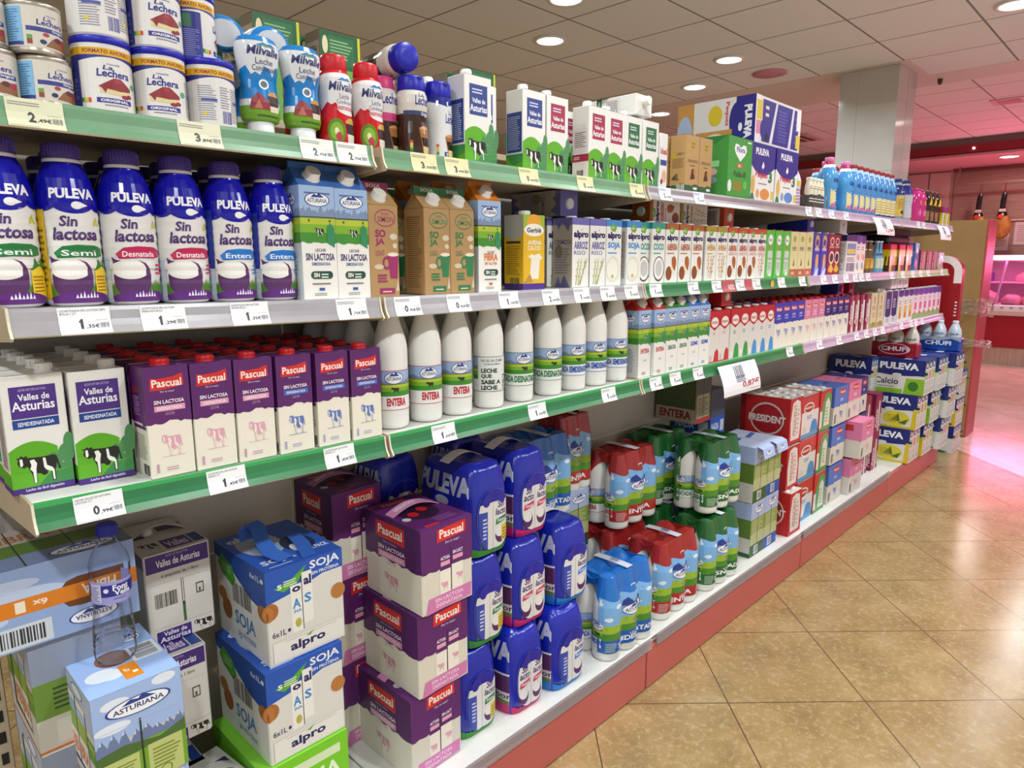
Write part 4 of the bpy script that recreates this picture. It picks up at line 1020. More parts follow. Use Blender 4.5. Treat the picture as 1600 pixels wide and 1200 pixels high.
for k, c1, sub in (('p', '9a2a62', 'LIGHT'), ('g', '2f7a4a', 'CLASICA')):
    tn = 'b08c5c'
    A = Art().e(.56, .86, .36, .095, c1, 24).e(.56, .86, .335, .083, tn, 24).t('DON', .44, .885, .68, .92, c1, .015).t('SIMON', .30, .815, .84, .875, c1, .02)
    A.t('SO', .2, .65, .56, .735, c1, .045).t('JA', .2, .555, .52, .64, c1, .045).t(sub, .2, .45, .5, .51, c1, .0)
    A.p([(.68, .2), (.60, .46), (.98, .47), (.92, .2)], c1).e(.79, .465, .19, .022, 'e6dcc8', 16)
    A.L.append((ring([(.56 + .14 * math.cos(t), .37 + .075 * math.sin(t)) for t in [2 * PI * i / 16 for i in range(16)]], [(.56 + .08 * math.cos(t), .37 + .045 * math.sin(t)) for t in [2 * PI * i / 16 for i in range(16)]]), c1))
    A.e(.82, .66, .13, .035, 'd8cbb0', 12).e(.86, .56, .08, .03, 'd8cbb0', 12).e(.3, .33, .16, .03, 'd0c2a4', 12).lines(.24, .16, .6, .26, 3, c1, .6).r(.3, .03, .82, .095, c1).lines(.4, .05, .72, .075, 1, 'e8dcc8').p([(.86, .06), (.92, .2), (.98, .06)], 'cfc0a0')
    gable('ds_' + k, .077, .074, .196, .228, .246, tn, A, Art().lines(.12, .08, .88, .92, 34, '806236', .4), tn, (.0155, .016, 'dedad4'), c1, name='drink_carton', fintxt='SOJA')

# ------------------------------------------------------------------ condensed milk tins
def cyl(r, u0=.5, arc=1.0):
    return lambda u, v, e: None
def tin(key, r, h, big, back=0):
    A = Art()
    if big:
        A.r(0, 0, 1, 1, 'dcd9d6'); P = [(0, .74)] + [(k / 30, .74 + .04 * math.cos(2 * PI * k / 15)) for k in range(31)] + [(1, .74), (1, .84), (0, .84)]
        A.p(P, '2a2f86').r(0, .80, 1, .905, 'd8a81e')
        for k in range(3): A.t('FORMATO AHORRO', .02 + k * .333, .825, .29 + k * .333, .885, '8a2a1a', .03)
        def panel(u):
            A.t('Nestlé', u - .03, .67, u + .04, .695, '2a2f86', .01).t('La', u - .055, .60, u + .0, .665, '2a2f86', .02, .15).t('Lechera', u - .09, .50, u + .10, .61, '2a2f86', .03, .1)
            A.p([(u - .08, .27), (u + .03, .25), (u + .10, .30), (u + .10, .40), (u - .08, .37)], 'd9c794').p([(u - .085, .36), (u - .0, .49), (u + .04, .49), (u + .105, .37), (u + .1, .33), (u + .03, .31), (u - .04, .33), (u - .05, .27), (u - .07, .34)], '8a2a32')
            A.e(u + .02, .45, .02, .03, 'a8323c', 10).e(u + .06, .24, .025, .03, '8a2a32', 10).e(u + .09, .26, .02, .03, '8a2a32', 10)
            A.r(u - .10, .13, u + .10, .20, '2a2f86').t('ORIGINAL', u - .08, .145, u + .08, .185, 'eeeaf0', .03).lines(u - .06, .09, u + .08, .115, 1, '5a5f9a')
            A.e(u + .13, .42, .022, .045, '5aa07a', 12)
            A.r(u - .19, .13, u - .175, .19, '2f8a4a').r(u - .175, .13, u - .16, .19, 'a8c040').r(u - .16, .13, u - .145, .19, 'e0b040').r(u - .145, .13, u - .13, .19, 'c8402e')
        def rear(u):
            A.lines(u - .12, .1, u + .0, .66, 16, '8a8a9a').lines(u + .02, .3, u + .09, .66, 9, '8a8a9a').bar(u + .03, .06, u + .1, .26, '4a50a0', 14).r(u - .1, .40, u, .44, '4a50a0').e(u - .08, .2, .015, .03, 'd8c030', 10)
        for u, f in ((.5 + back, panel), (.5 + back + .28, rear), (.5 + back - .28, lambda u: A.r(u - .07, 0, u + .09, .74, '2a2f86').r(u - .06, .5, u + .03, .7, '2a6a4a').lines(u - .06, .05, u + .08, .48, 14, '7a80c0')), (.5 + back + .5, rear)):
            if .2 < (u % 1.0) < .88: f(u % 1.0)
        m = MB(); m.lathe([(r * .96, 0), (r, .003), (r, h * .9), (r * .98, h * .9)], 'd8d5d0', 36)
        R = lambda v: r + .0004
        m.art(A, lambda u, v, e: ((r + e) * math.sin((u - .5) * 2 * PI), -(r + e) * math.cos((u - .5) * 2 * PI), .003 + v * (h * .93 - .003)), UC, None)
        q = MB(); q.lathe([(r * 1.01, h * .90), (r * 1.035, h * .905), (r * 1.035, h * .985), (r * 1.0, h), (r * .93, h), (r * .91, h * .985)], '1c1ca6/t', 36)
        proto(key, 'milk_tin', 'tin', [('tin_body', m), ('lid', q)])
    else:
        A.r(0, 0, 1, 1, 'cfc8bc'); u = .55 + back
        A.t('La', u - .03, .68, u + .02, .78, '2a2f86', .02, .15).t('Lechera', u - .07, .56, u + .11, .70, '2a2f86', .03, .1).t('Nestlé', u - .01, .79, u + .06, .83, '2a2f86', .01)
        A.r(u - .13, .40, u + .14, .51, '2f3a86').t('Original', u + .02, .42, u + .12, .50, 'e8e8f0', .02)
        A.p([(u - .03, .06), (u + .14, .02), (u + .14, .34), (u + .02, .28)], '8a5a3a').e(u + .06, .27, .03, .07, '5a2a3a', 10).e(u + .11, .24, .03, .07, 'a8323c', 10).e(u - .04, .16, .02, .06, '2a2f5a', 10).e(u - .02, .34, .02, .05, 'a8323c', 10)
        A.r(u - .13, .08, u - .10, .2, '8a3a2a').r(u - .13, .2, u - .10, .3, '5a9a4a')
        A.r(u - .30, .04, u - .15, .96, '7ab0d8').lines(u - .29, .1, u - .16, .92, 14, '4a78a8').r(u - .30, .04, u - .15, .12, '2f3a86')
        m = MB(); m.lathe([(r * .97, 0), (r * 1.015, .002), (r * 1.015, .005), (r, .007), (r, h - .007), (r * 1.015, h - .005), (r * 1.015, h - .001), (r * .96, h - .001), (r * .95, h - .004)], 'b8b0a4/s', 36)
        m.art(A, lambda u, v, e: ((r + e) * math.sin((u - .5) * 2 * PI), -(r + e) * math.cos((u - .5) * 2 * PI), .008 + v * (h - .016)), UC, None)
        proto(key, 'milk_tin', 'tin', [('tin_body', m)])
tin('tinb', .0425, .117, True, .01); tin('tinb2', .0425, .117, True, -.035); tin('tinb3', .0425, .117, True, -.30); tin('tinb4', .0425, .117, True, .20)
tin('tins', .0365, .074, False); tin('tins2', .0365, .074, False, -.05)

# ------------------------------------------------------------------ squeeze bottles of condensed milk
def squeeze(key, kind):
    V = lambda z: z
    if kind == 'blue':     # stands on its white cap, body flares upwards
        prof = [(.027, .026), (.0345, .030), (.0375, .040), (.0375, .060), (.034, .085), (.0335, .1), (.038, .125), (.0415, .150), (.041, .166), (.034, .176), (.030, .178)]
        h = .178; w = 'd7dade/g'; A = Art()
        A.r(0, 0, 1, .18, '6a9a2a/g').p(wave(0, 1, .60, .07, 26, .26, 11), '1c7cc4/g').r(0, .26, 1, .32, '1c7cc4/g').r(0, .0, 1, .14, '6a9a2a/g').p(scal(0, 1, .98, .0, 1, 1), '1c7cc4/g').r(0, .93, 1, 1, '1c7cc4/g')
        A.t('Milvalle', .37, .77, .63, .87, '2a2f6a', .025, .2).p([(.44, .88), (.49, .915), (.52, .90), (.55, .915), (.60, .88)], '3a78b8').p([(.42, .87), (.5, .885), (.6, .875)], '5a9a3a').t('Leche', .43, .665, .57, .735, '3a3a6a', .0).t('Condensada', .40, .59, .62, .655, '3a3a6a', .0)
        A.e(.49, .44, .045, .06, 'e6e6e8', 16).e(.49, .44, .03, .04, '5a6a7a', 10).p([(.36, .14), (.38, .26), (.43, .34), (.48, .30), (.53, .22), (.53, .14)], '8a2a34').p([(.40, .15), (.44, .26), (.47, .15)], 'b86a5a').e(.575, .31, .06, .055, 'c08a3a', 14).p([(.515, .31), (.635, .31), (.62, .14), (.53, .14)], '3a2018').p([(.525, .19), (.63, .19), (.62, .12), (.53, .12)], 'd8cdb8').lines(.42, .06, .62, .10, 1, '3a5a1a')
        m = MB(); m.lathe(prof, w, 32); R = prof_r(prof)
        VC = sorted(set((z - .026) / (h - .026) for r, z in prof if .026 < z < h)); f = lambda u, v, e: ((R(.026 + v * (h - .026)) * 1.004 + e) * math.sin((u - .5) * 2 * PI), -(R(.026 + v * (h - .026)) * .78 * 1.004 + e) * math.cos((u - .5) * 2 * PI), .026 + v * (h - .026))
        m.v = [(x, y * .78, z) for x, y, z in m.v]; m.art(A, f, UC, VC, e0=.0003)
        q = MB(); q.lathe([(.0235, 0), (.0245, .002), (.0245, .026), (.022, .027)], 'e4e6ea', 28)
        proto(key, 'squeeze_bottle', 'bottle', [('bottle_body', m), ('cap', q)])
        return
    cols = {'red': ('c41a24', 'c41a24'), 'brown': ('3f2a22', '1c1ca6'), 'white': ('dcdcde', '1c1ca6'), 'pink': ('d04a80', 'd04a80')}[kind]
    prof = [(.030, 0), (.0345, .004), (.0355, .02), (.0345, .05), (.0325, .075), (.0335, .095), (.0355, .115), (.0345, .132), (.030, .143), (.0265, .148)]
    if kind == 'white': prof = [(.027, 0), (.0335, .004), (.0335, .12), (.0325, .13), (.030, .14), (.030, .148)]
    h = .148; A = Art(); c = cols[0] + '/g'
    if kind == 'red':
        A.r(0, 0, 1, 1, c).p(wave(.02, .98, .52, .06, 24, .88, 5), 'e0dedf/g').r(.02, .87, .98, .88, 'e0dedf/g').e(.5, .86, .30, .10, 'e0dedf/g', 24).e(.56, .5, .13, .09, 'e0dedf/g', 18)
        A.t('Milvalle', .36, .72, .64, .84, '2a2f6a', .025, .2).p([(.44, .855), (.49, .90), (.52, .88), (.55, .90), (.60, .855)], '3a78b8').t('Leche', .46, .62, .57, .69, '3a3a6a').t('Condensada', .43, .555, .62, .61, '3a3a6a').t('desnatada', .41, .475, .64, .545, 'c02030', .02)
        A.e(.42, .19, .085, .17, '5a8a2a/g', 20).e(.42, .19, .06, .12, '8ab040/g', 18).e(.42, .19, .02, .05, 'dce0b0', 12).e(.44, .12, .03, .06, 'b83a4a', 10).e(.59, .31, .085, .07, 'c09a4a/g', 16).p([(.51, .30), (.67, .30), (.65, .10), (.53, .10)], '3a2430/g').p([(.52, .16), (.66, .16), (.65, .02), (.53, .02)], 'd8d4c8/g')
    elif kind == 'brown':
        A.r(0, 0, 1, .62, '3a261e/g').r(0, .62, 1, 1, 'd5cfc4/g').t('La', .47, .86, .53, .93, '2a2f86', .02, .15).t('Lechera', .43, .74, .64, .88, '2a2f86', .03, .1).r(.30, .60, .70, .66, '2f3a6a').t('Original', .50, .58, .63, .65, 'e8e8f0', .02)
    elif kind == 'white':
        A.r(0, 0, 1, 1, 'dadadc/g').p([(0, .9), (.3, .86), (.5, .8), (.7, .88), (1, .9), (1, 1), (0, 1)], '2a2f86/g').t('La', .52, .68, .56, .75, '2a2f86', .02, .15).t('Lechera', .48, .55, .66, .69, '2a2f86', .03, .1).r(.46, .04, .66, .12, '2f3a86').t('ORIGINAL', .48, .055, .64, .105, 'eeeef4', .03)
    else:
        A.r(0, 0, 1, .5, '3a2a2a/g').r(0, .62, 1, 1, 'e0dcdc/g').r(0, .56, 1, .62, 'd04a80/g').t('Lechera', .40, .74, .64, .9, '2a2f86', .03, .1)
    if kind != 'red':
        A.e(.57, .40 if kind != 'white' else .34, .10, .05, 'c8935a/g', 16).p([(.47, .40 if kind != 'white' else .34), (.67, .40 if kind != 'white' else .34), (.63, .06), (.51, .06)], 'a06a3a/g').p([(.49, .28), (.65, .28), (.62, .10), (.52, .10)], '2a1a16/g').p([(.51, .15), (.63, .15), (.62, .05), (.52, .05)], 'd8c090/g')
        for k, cc in enumerate(('2f8a4a', 'a8c040', 'e0b040', 'c8402e')): A.r(.37, .07 + .04 * k, .40, .11 + .04 * k, cc)
    m = MB(); m.lathe(prof, c, 32); R = prof_r(prof); VC = sorted(set(z / h for r, z in prof if 0 < z < h))
    m.art(A, lambda u, v, e: ((R(v * h) * 1.003 + e) * math.sin((u - .5) * 2 * PI), -(R(v * h) * 1.003 + e) * math.cos((u - .5) * 2 * PI), v * h), UC, VC, e0=.0003)
    q = MB()
    if kind == 'red': q.lathe([(.0262, .148), (.0270, .150), (.0262, .172), (.0245, .178), (.020, .180)], 'c41a24/t', 26)
    elif kind == 'pink': q.lathe([(.030, .140), (.0305, .142), (.029, .166), (.026, .170)], 'd0407c/t', 26)
    else: q.lathe([(.031, .141), (.0315, .143), (.0305, .170), (.028, .174), (.012, .1745)], '1c1ca6/t', 28); q.box(-.006, .006, -.032, -.028, .166, .170, '14147a')
    proto(key, 'squeeze_bottle', 'bottle', [('bottle_body', m), ('cap', q)])
for k in ('blue', 'red', 'brown', 'white', 'pink'): squeeze('sq_' + k, k)

# ------------------------------------------------------------------ other goods of the top shelf
carton('viv_choc', .086, .062, .187, 'b8935e', Art().p([(.36, .9), (.64, .9), (.6, .74), (.5, .68), (.4, .74)], 'b8a02a').t('VIVE', .38, .83, .62, .87, '3a4a1a', .03).t('SOY', .4, .77, .6, .81, '3a4a1a', .03).t('CHOCOLATE', .12, .52, .88, .57, '6a4a2a', .02).lines(.3, .46, .7, .49, 1, '6a4a2a').p([(.35, .22), (.45, .40), (.6, .42), (.7, .24)], '4a2a1a').e(.68, .36, .1, .06, 'c07a4a', 12).p(wave(0, 1, .13, .02, 9, 0, 4), '2f5a3a').r(.6, .05, .9, .09, 'dfe8d8'),
       Art().e(.2, .64, .13, .06, 'b8a02a', 14).t('UNICA Y', .42, .64, .9, .69, '6a4a2a', .02).lines(.15, .42, .9, .6, 7, '8a6a40').p([(.1, .22), (.3, .3), (.5, .24), (.6, .2)], '4a4a2a').r(.35, .2, .5, .32, '6a5a40').p(wave(0, 1, .13, .02, 9, 0, 4), '2f5a3a').bar(.45, .01, .95, .13, 'd8d4c8', 12), Art().r(0, 0, 1, 1, '9a7a4a'), name='drink_carton')
carton('flora_box', .19, .115, .215, '3f9a3a', Art().p([(.3, .72), (.24, .80), (.28, .88), (.40, .88), (.5, .83), (.6, .88), (.72, .88), (.76, .80), (.7, .72), (.5, .60)], 'eef0ee').t('Flora', .34, .75, .68, .84, '3a4a9a', .03).r(.38, .50, .62, .57, 'c85a4a').lines(.42, .51, .58, .56, 2, 'f0e8e0').t('Folic-B', .26, .34, .76, .44, '2a4a3a', .03).lines(.26, .12, .72, .28, 5, 'c86a2a').e(.1, .18, .08, .1, 'e4e8e4', 16).e(.74, .22, .08, .07, '5ac04a', 14).lines(.78, .93, .95, .98, 1, 'e8f4e8').r(0, 0, 1, .02, '2f7a2e'),
       Art().r(0, 0, 1, 1, '3f8f3e').p([(0, 1), (.5, .86), (1, 1)], '2f7a34').r(.2, .5, .7, .6, '8ac88a').e(.45, .42, .2, .06, 'c89aa0', 14).e(.45, .28, .2, .06, '8a9ab8', 14), Art().r(0, 0, 1, 1, '2f7a2e'), name='drink_pack', cat='milk pack')
def peques(key, orange):
    A = Art().p(scal(0, 1, .62, .18, 1, 1), '2e2a86').t('PULEVA', .18, .80, .72, .92, 'f0f0f4', .04).p([(.44, .60), (.5, .70), (.56, .62), (.5, .56)], 'f0f0f4').t('Peques', .2, .38, .70, .52, 'c83a4a', .03).t('3', .74, .34, .90, .54, '2f7a4a', .05).lines(.34, .30, .7, .335, 1, '6a6a7a')
    A.e(.62, .13, .20, .10, 'd8904a' if orange else '5a8ac8', 18).r(.88, .05, .98, .2, 'd8c030').e(.32, .13, .07, .08, 'e0a060' if orange else '8aa0c0', 12).p([(.02, .02), (.2, .02), (.14, .14), (.06, .12)], '3a7a5a').e(.12, .28, .08, .16, 'd8b060', 14)
    return A
for k, o_ in (('a', True), ('b', False)): carton('peq_' + k, .215, .19, .218, 'e8e6e4', peques(k, o_), Art().p(scal(0, 1, .62, .12, 2, 1), '2e2a86').e(.3, .3, .2, .2, 'd8904a', 16).lines(.5, .1, .9, .5, 6, '8a8a9a'), Art().r(0, 0, 1, 1, '2e2a86').lines(.1, .1, .9, .9, 8, '5a58a8'), name='milk_pack', cat='milk pack')
A = Art().p([(0, 0), (.10, 0), (.10, 1), (0, 1)], 'e8e4e2').r(.02, .5, .13, .9, 'd8c040').r(.02, .2, .14, .48, 'd88aa0').e(.18, .32, .08, .22, '2e2a86', 16).r(.14, .06, .95, .94, '2e2a86')
A.p([(.30, .05), (.42, .95), (.46, .95), (.36, .05)], 'dcdce4').p([(.72, .05), (.80, .95), (.84, .95), (.78, .05)], 'dcdce4').lines(.48, .15, .70, .85, 10, '5a58a8').lines(.86, .2, .95, .85, 5, '5a58a8').lines(.2, .6, .3, .9, 2, 'e8d0c0').e(.24, .16, .04, .1, '1a1848', 12).r(.9, .5, 1, .95, 'e8e4e2').r(.9, .1, 1, .4, 'd8c040')
S = Art().r(0, 0, 1, 1, 'dfdcd8').r(.0, .0, .22, 1, 'c8924a').e(.1, .4, .1, .3, 'b8c8e0', 16).t('PULEVA', .86, .1, .96, .8, 'f0f0f4', .04, 0, 3)
S.L.insert(3, ([[(.76, 0), (1, 0), (1, 1), (.76, 1)]], '2e2a86')); S.e(.78, .5, .1, .4, '2e2a86', 20).e(.82, .36, .025, .09, 'f0f0f4', 12).t('PULEVA', .88, .12, .96, .8, 'f0f0f4', .04, 0, 3).r(.25, .0, .72, .34, 'c8924a').e(.5, .12, .14, .16, 'e0dcd0', 16).e(.5, .66, .09, .22, 'd8c030', 16).t('Peques', .62, .42, .68, .92, 'c83a4a', .03, 0, 3).e(.1, .45, .09, .3, 'a8bcd8', 16)
carton('peq_l', .43, .34, .18, 'dfdcd8', A, S, Art().r(0, 0, 1, 1, '2e2a86'), name='milk_pack', cat='milk pack')
def drinkbottle(key, h, r, base, capc, art=None, prof=None, capr=.017, neckc=None, caph=.02):
    P = prof or [(r * .88, 0), (r, .006), (r, .05), (r * .93, h * .36), (r, h * .46), (r, h * .62), (r * .8, h * .76), (r * .5, h * .88), (capr * .95, h * .91)]
    m = bottle_mesh(P, base, art, None, 20)
    proto(key, 'drink_bottle', 'bottle', [('bottle_body', m), ('cap', lathe_cap(capr, P[-1][1], caph, capc, 12, 16))])
def okey_art(pink):
    A = Art().r(0, .93, 1, 1, 'b02a5a/g' if pink else 'a8c8ea/g')
    if pink: A.r(0, .88, 1, .94, 'e8e0ea/g')
    A.t('Okey', .40, .56, .62, .66, '22286e', .05, .1).e(.55, .50, .05, .03, 'd88a6a', 12).r(.36, .1, .46, .42, 'd8c890/g').r(.52, .1, .62, .42, '3a68c0/g').e(.42, .12, .05, .04, 'd05a8a', 12).lines(.46, .2, .52, .4, 5, 'e8e8f0')
    for k in range(16): A.e((k * .37) % 1, .2 + (k * .23) % .7, .012, .012, 'cfe4f6/g', 8)
    return A
drinkbottle('ok_p', .255, .043, '4a94cc/g', 'd87ab0', okey_art(True), capr=.021)
drinkbottle('ok_r', .25, .040, '4a8ac6/g', '9a2426', okey_art(False), capr=.020)
A = okey_art(False); A.r(.34, .06, .66, .44, 'd8d0a0/g').lines(.36, .1, .64, .4, 5, 'b89a50').r(0, 0, 1, .06, '1c3a8a/g')
drinkbottle('ok_s', .25, .040, '4a8ac6/g', '9a2426', A, capr=.020)
A = Art().r(0, .66, 1, .92, '1c2a6a/g').r(.3, .1, .7, .62, 'd0b04a/g').lines(.34, .3, .66, .58, 6, '8a6a2a').e(.5, .2, .1, .06, '5a3a2a', 12)
for k in range(12): A.e((k * .31) % 1, .70 + (k * .13) % .2, .02, .015, 'e8e8f0', 8)
drinkbottle('nb_1', .24, .042, '8a98b4/g', '1c2464', A, capr=.022)
A = Art().r(0, .70, 1, .95, '1c2a7a/g').lines(.3, .1, .7, .65, 12, 'd8d8e0').r(.3, .5, .7, .66, 'b8b8c0')
drinkbottle('nb_2', .245, .042, 'a8a8b4/g', '1c2464', A, capr=.022)
A = Art().e(.54, .30, .14, .14, 'd85a9a/g', 20).e(.55, .30, .09, .09, 'e89ac0/g', 16).e(.55, .62, .12, .09, 'e0a03a/g', 16).t('Fresa', .46, .58, .64, .66, '8a1a3a', .03)
drinkbottle('syr', .21, .046, 'c02a7a/g', 'b02070', A, [(.040, 0), (.046, .006), (.046, .11), (.044, .14), (.036, .18), (.026, .195)], .026, caph=.014)
A = Art().p([(.40, .62), (.48, .92), (.56, .62)], 'd8b030').p([(.5, .58), (.58, .9), (.66, .58)], 'd8b030').e(.56, .3, .12, .2, '7a2a24', 18).e(.56, .3, .06, .12, 'b08a6a', 12).r(.30, .1, .42, .42, '8a6a40')
drinkbottle('cho', .215, .046, '2e1c16/g', '5a2a22', A, [(.042, 0), (.046, .006), (.046, .14), (.043, .165), (.036, .185), (.032, .19)], .034, caph=.022)
m = MB(); m.box(-.05, .05, -.03, .03, 0, .125, 'd8c81e', .008, 2)
A = Art().r(0, .66, .45, 1, '2a3a9a').r(.45, .66, 1, 1, 'b02024').p([(.3, .1), (.45, .62), (.55, .62), (.45, .1)], '6a7a1a').p([(.6, .1), (.7, .6), (.82, .62), (.74, .1)], '6a7a1a').r(0, 0, .3, .66, 'c8d8d8')
m.art(A, faces(.1, .06, .125)['F']); m.art(A, faces(.1, .06, .125)['L']); proto('yel', 'snack_pack', 'pack', [(None, m)])
# three small dark and white chocolate bottles in a wrap
parts = []
m = MB(); m.box(-.09, .09, -.03, .03, .004, .06, 'film_clear', .004)
parts.append(('film', m))
for k in range(4):
    x = -.066 + .044 * k
    m = bottle_mesh([(.018, 0), (.0205, .003), (.0205, .075), (.019, .095), (.0145, .115), (.0125, .125)], 'e0d8c4/g', Art().r(0, .0, 1, .08, 'e0d8c4').p(wave(0, 1, .5, .06, 10, .06, k), '2e1c18/g').lines(.34, .24, .66, .44, 2, 'e8e4dc', .35).lines(.35, .7, .6, .85, 2, '9a9060'), None, 16)
    m.v = [(a + x, b, c) for a, b, c in m.v]; parts.append(('bottle', m))
    q = lathe_cap(.0135, .125, .014, 'e6e0d0', 10, 14); q.v = [(a + x, b, c) for a, b, c in q.v]; parts.append(('cap', q, len(parts) - 1))
proto('chb', 'drink_pack', 'drink pack', parts)
drinkbottle('whb', .18, .036, 'd8d0da/g', 'd87ab0', Art().lines(.3, .1, .7, .5, 5, 'a87ab0').r(.3, .55, .7, .66, 'd8c040'), capr=.018)
carton('idl', .045, .06, .17, 'e4e2e0', Art().t('Ideal', .08, .62, .92, .74, 'c02a3a', .03).r(.1, .42, .9, .52, '2a3f8a').e(.6, .22, .3, .12, 'd8a890', 14).e(.3, .12, .14, .05, '6a3a2a', 10), Art().lines(.1, .1, .9, .9, 9, 'c8b8b8'))
# green fronted boxes with grey bar coded sides
A = Art().r(0, 0, 1, 1, '6fa548').r(0, .64, 1, 1, '1f5a34').r(.2, .68, .84, .96, '2a6a40').lines(.24, .74, .8, .94, 6, '8ab07a').e(.12, .86, .07, .09, 'e0d4a8', 14).r(.94, 0, 1, 1, 'c8cc2a').lines(.2, .66, .5, .71, 1, 'c8d8b8')
for k in range(3): A.r(.24 + .1 * k, .655, .31 + .1 * k, .70, 'c8d8b8')
S = Art().r(.08, .62, .92, .9, 'b8aea0').bar(.2, .66, .8, .86, '4a443c', 10, True).r(.1, .2, .9, .55, '9a8a6a')
carton('grb', .125, .075, .255, '8a7e6c', A, S, Art().r(0, 0, 1, 1, '8a7e6c'), name='tea_box', cat='box')

# ------------------------------------------------------------------ goods of the second shelf far end
gp = [(.020, 0), (.0225, .003), (.0225, .07), (.017, .095), (.0105, .125), (.010, .165), (.011, .168)]
for k, base, A, cc in (('glb', '7a5a40/g', Art().r(.3, .12, .7, .46, 'c08a2e').p([(.4, .15), (.5, .44), (.6, .15)], 'e0c030').r(.3, .72, .7, .76, 'c8c0b0'), 'd8cfc0'), ('gll', '7ab0dc/g', Art().r(.3, .12, .7, .46, 'd0d8c0').r(.3, .55, .7, .62, '2a4a9a'), 'e0e4ec')):
    proto(k, 'glass_bottle', 'bottle', [('bottle_body', bottle_mesh(gp, base, A, None, 18)), ('cap', lathe_cap(.0125, .166, .008, cc, 10, 14))])
m = MB(); m.box(-.06, .06, -.035, .035, 0, .158, '5a3018/g', .012, 2)
A = Art().r(.0, .0, .42, .8, 'a8a81e/g').r(.42, .55, 1, .8, 'd8b81e/g').r(0, .8, 1, 1, 'b8201e/g').p([(.44, .2), (.54, .78), (.66, .78), (.58, .2)], 'e6c81e').p([(.7, .2), (.78, .7), (.92, .74), (.84, .2)], 'e6c81e').e(.16, .3, .1, .08, 'd0d0c0', 12).r(.4, 0, 1, .22, '4a2a1a')
for k in 'FL': m.art(A, faces(.12, .07, .158)[k])
proto('cao', 'cocoa_pack', 'pack', [(None, m)])
carton('blp', .085, .06, .172, '3a68c0', Art().r(0, .8, 1, 1, '7ab4e4').e(.5, .72, .3, .1, 'e6e6f0', 16).e(.5, .5, .36, .08, '2a48a0', 14).e(.4, .25, .3, .14, 'd87aa8', 14).e(.7, .14, .2, .1, 'c84a5a', 12), Art().r(0, 0, 1, 1, '4a88d0').lines(.1, .3, .9, .8, 6, 'd8e4f4'), name='drink_carton')
A = Art().r(.05, .1, .2, .36, 'd8d0c4').r(.08, .14, .17, .32, '6a4a34').lines(.05, .5, .28, .8, 4, 'a88a70')
for k in range(3): A.p([(.42 + .14 * k, .04), (.47 + .14 * k, .04), (.51 + .14 * k, .94), (.46 + .14 * k, .94)], 'e8b8c4')
carton('stw', .13, .07, .125, '6a4228', A, Art().r(.3, .2, .7, .6, 'c8beb0').lines(.1, .7, .9, .9, 3, 'b08a70'), name='straw_box', cat='box', fin='')
m = MB(); m.box(-.07, .07, -.035, .035, 0, .115, 'b8a8a4', .014, 2)
A = Art().e(.5, .5, .35, .36, '8a2a34/g', 18).e(.46, .52, .18, .2, 'd8b0a8', 14).p([(0, .8), (.3, .7), (.7, .86), (1, .76), (1, 1), (0, 1)], 'c8c8d8').r(0, 0, 1, .16, '9aa07a')
for k in 'FL': m.art(A, faces(.14, .07, .115)[k])
proto('bag', 'snack_bag', 'bag', [(None, m)])

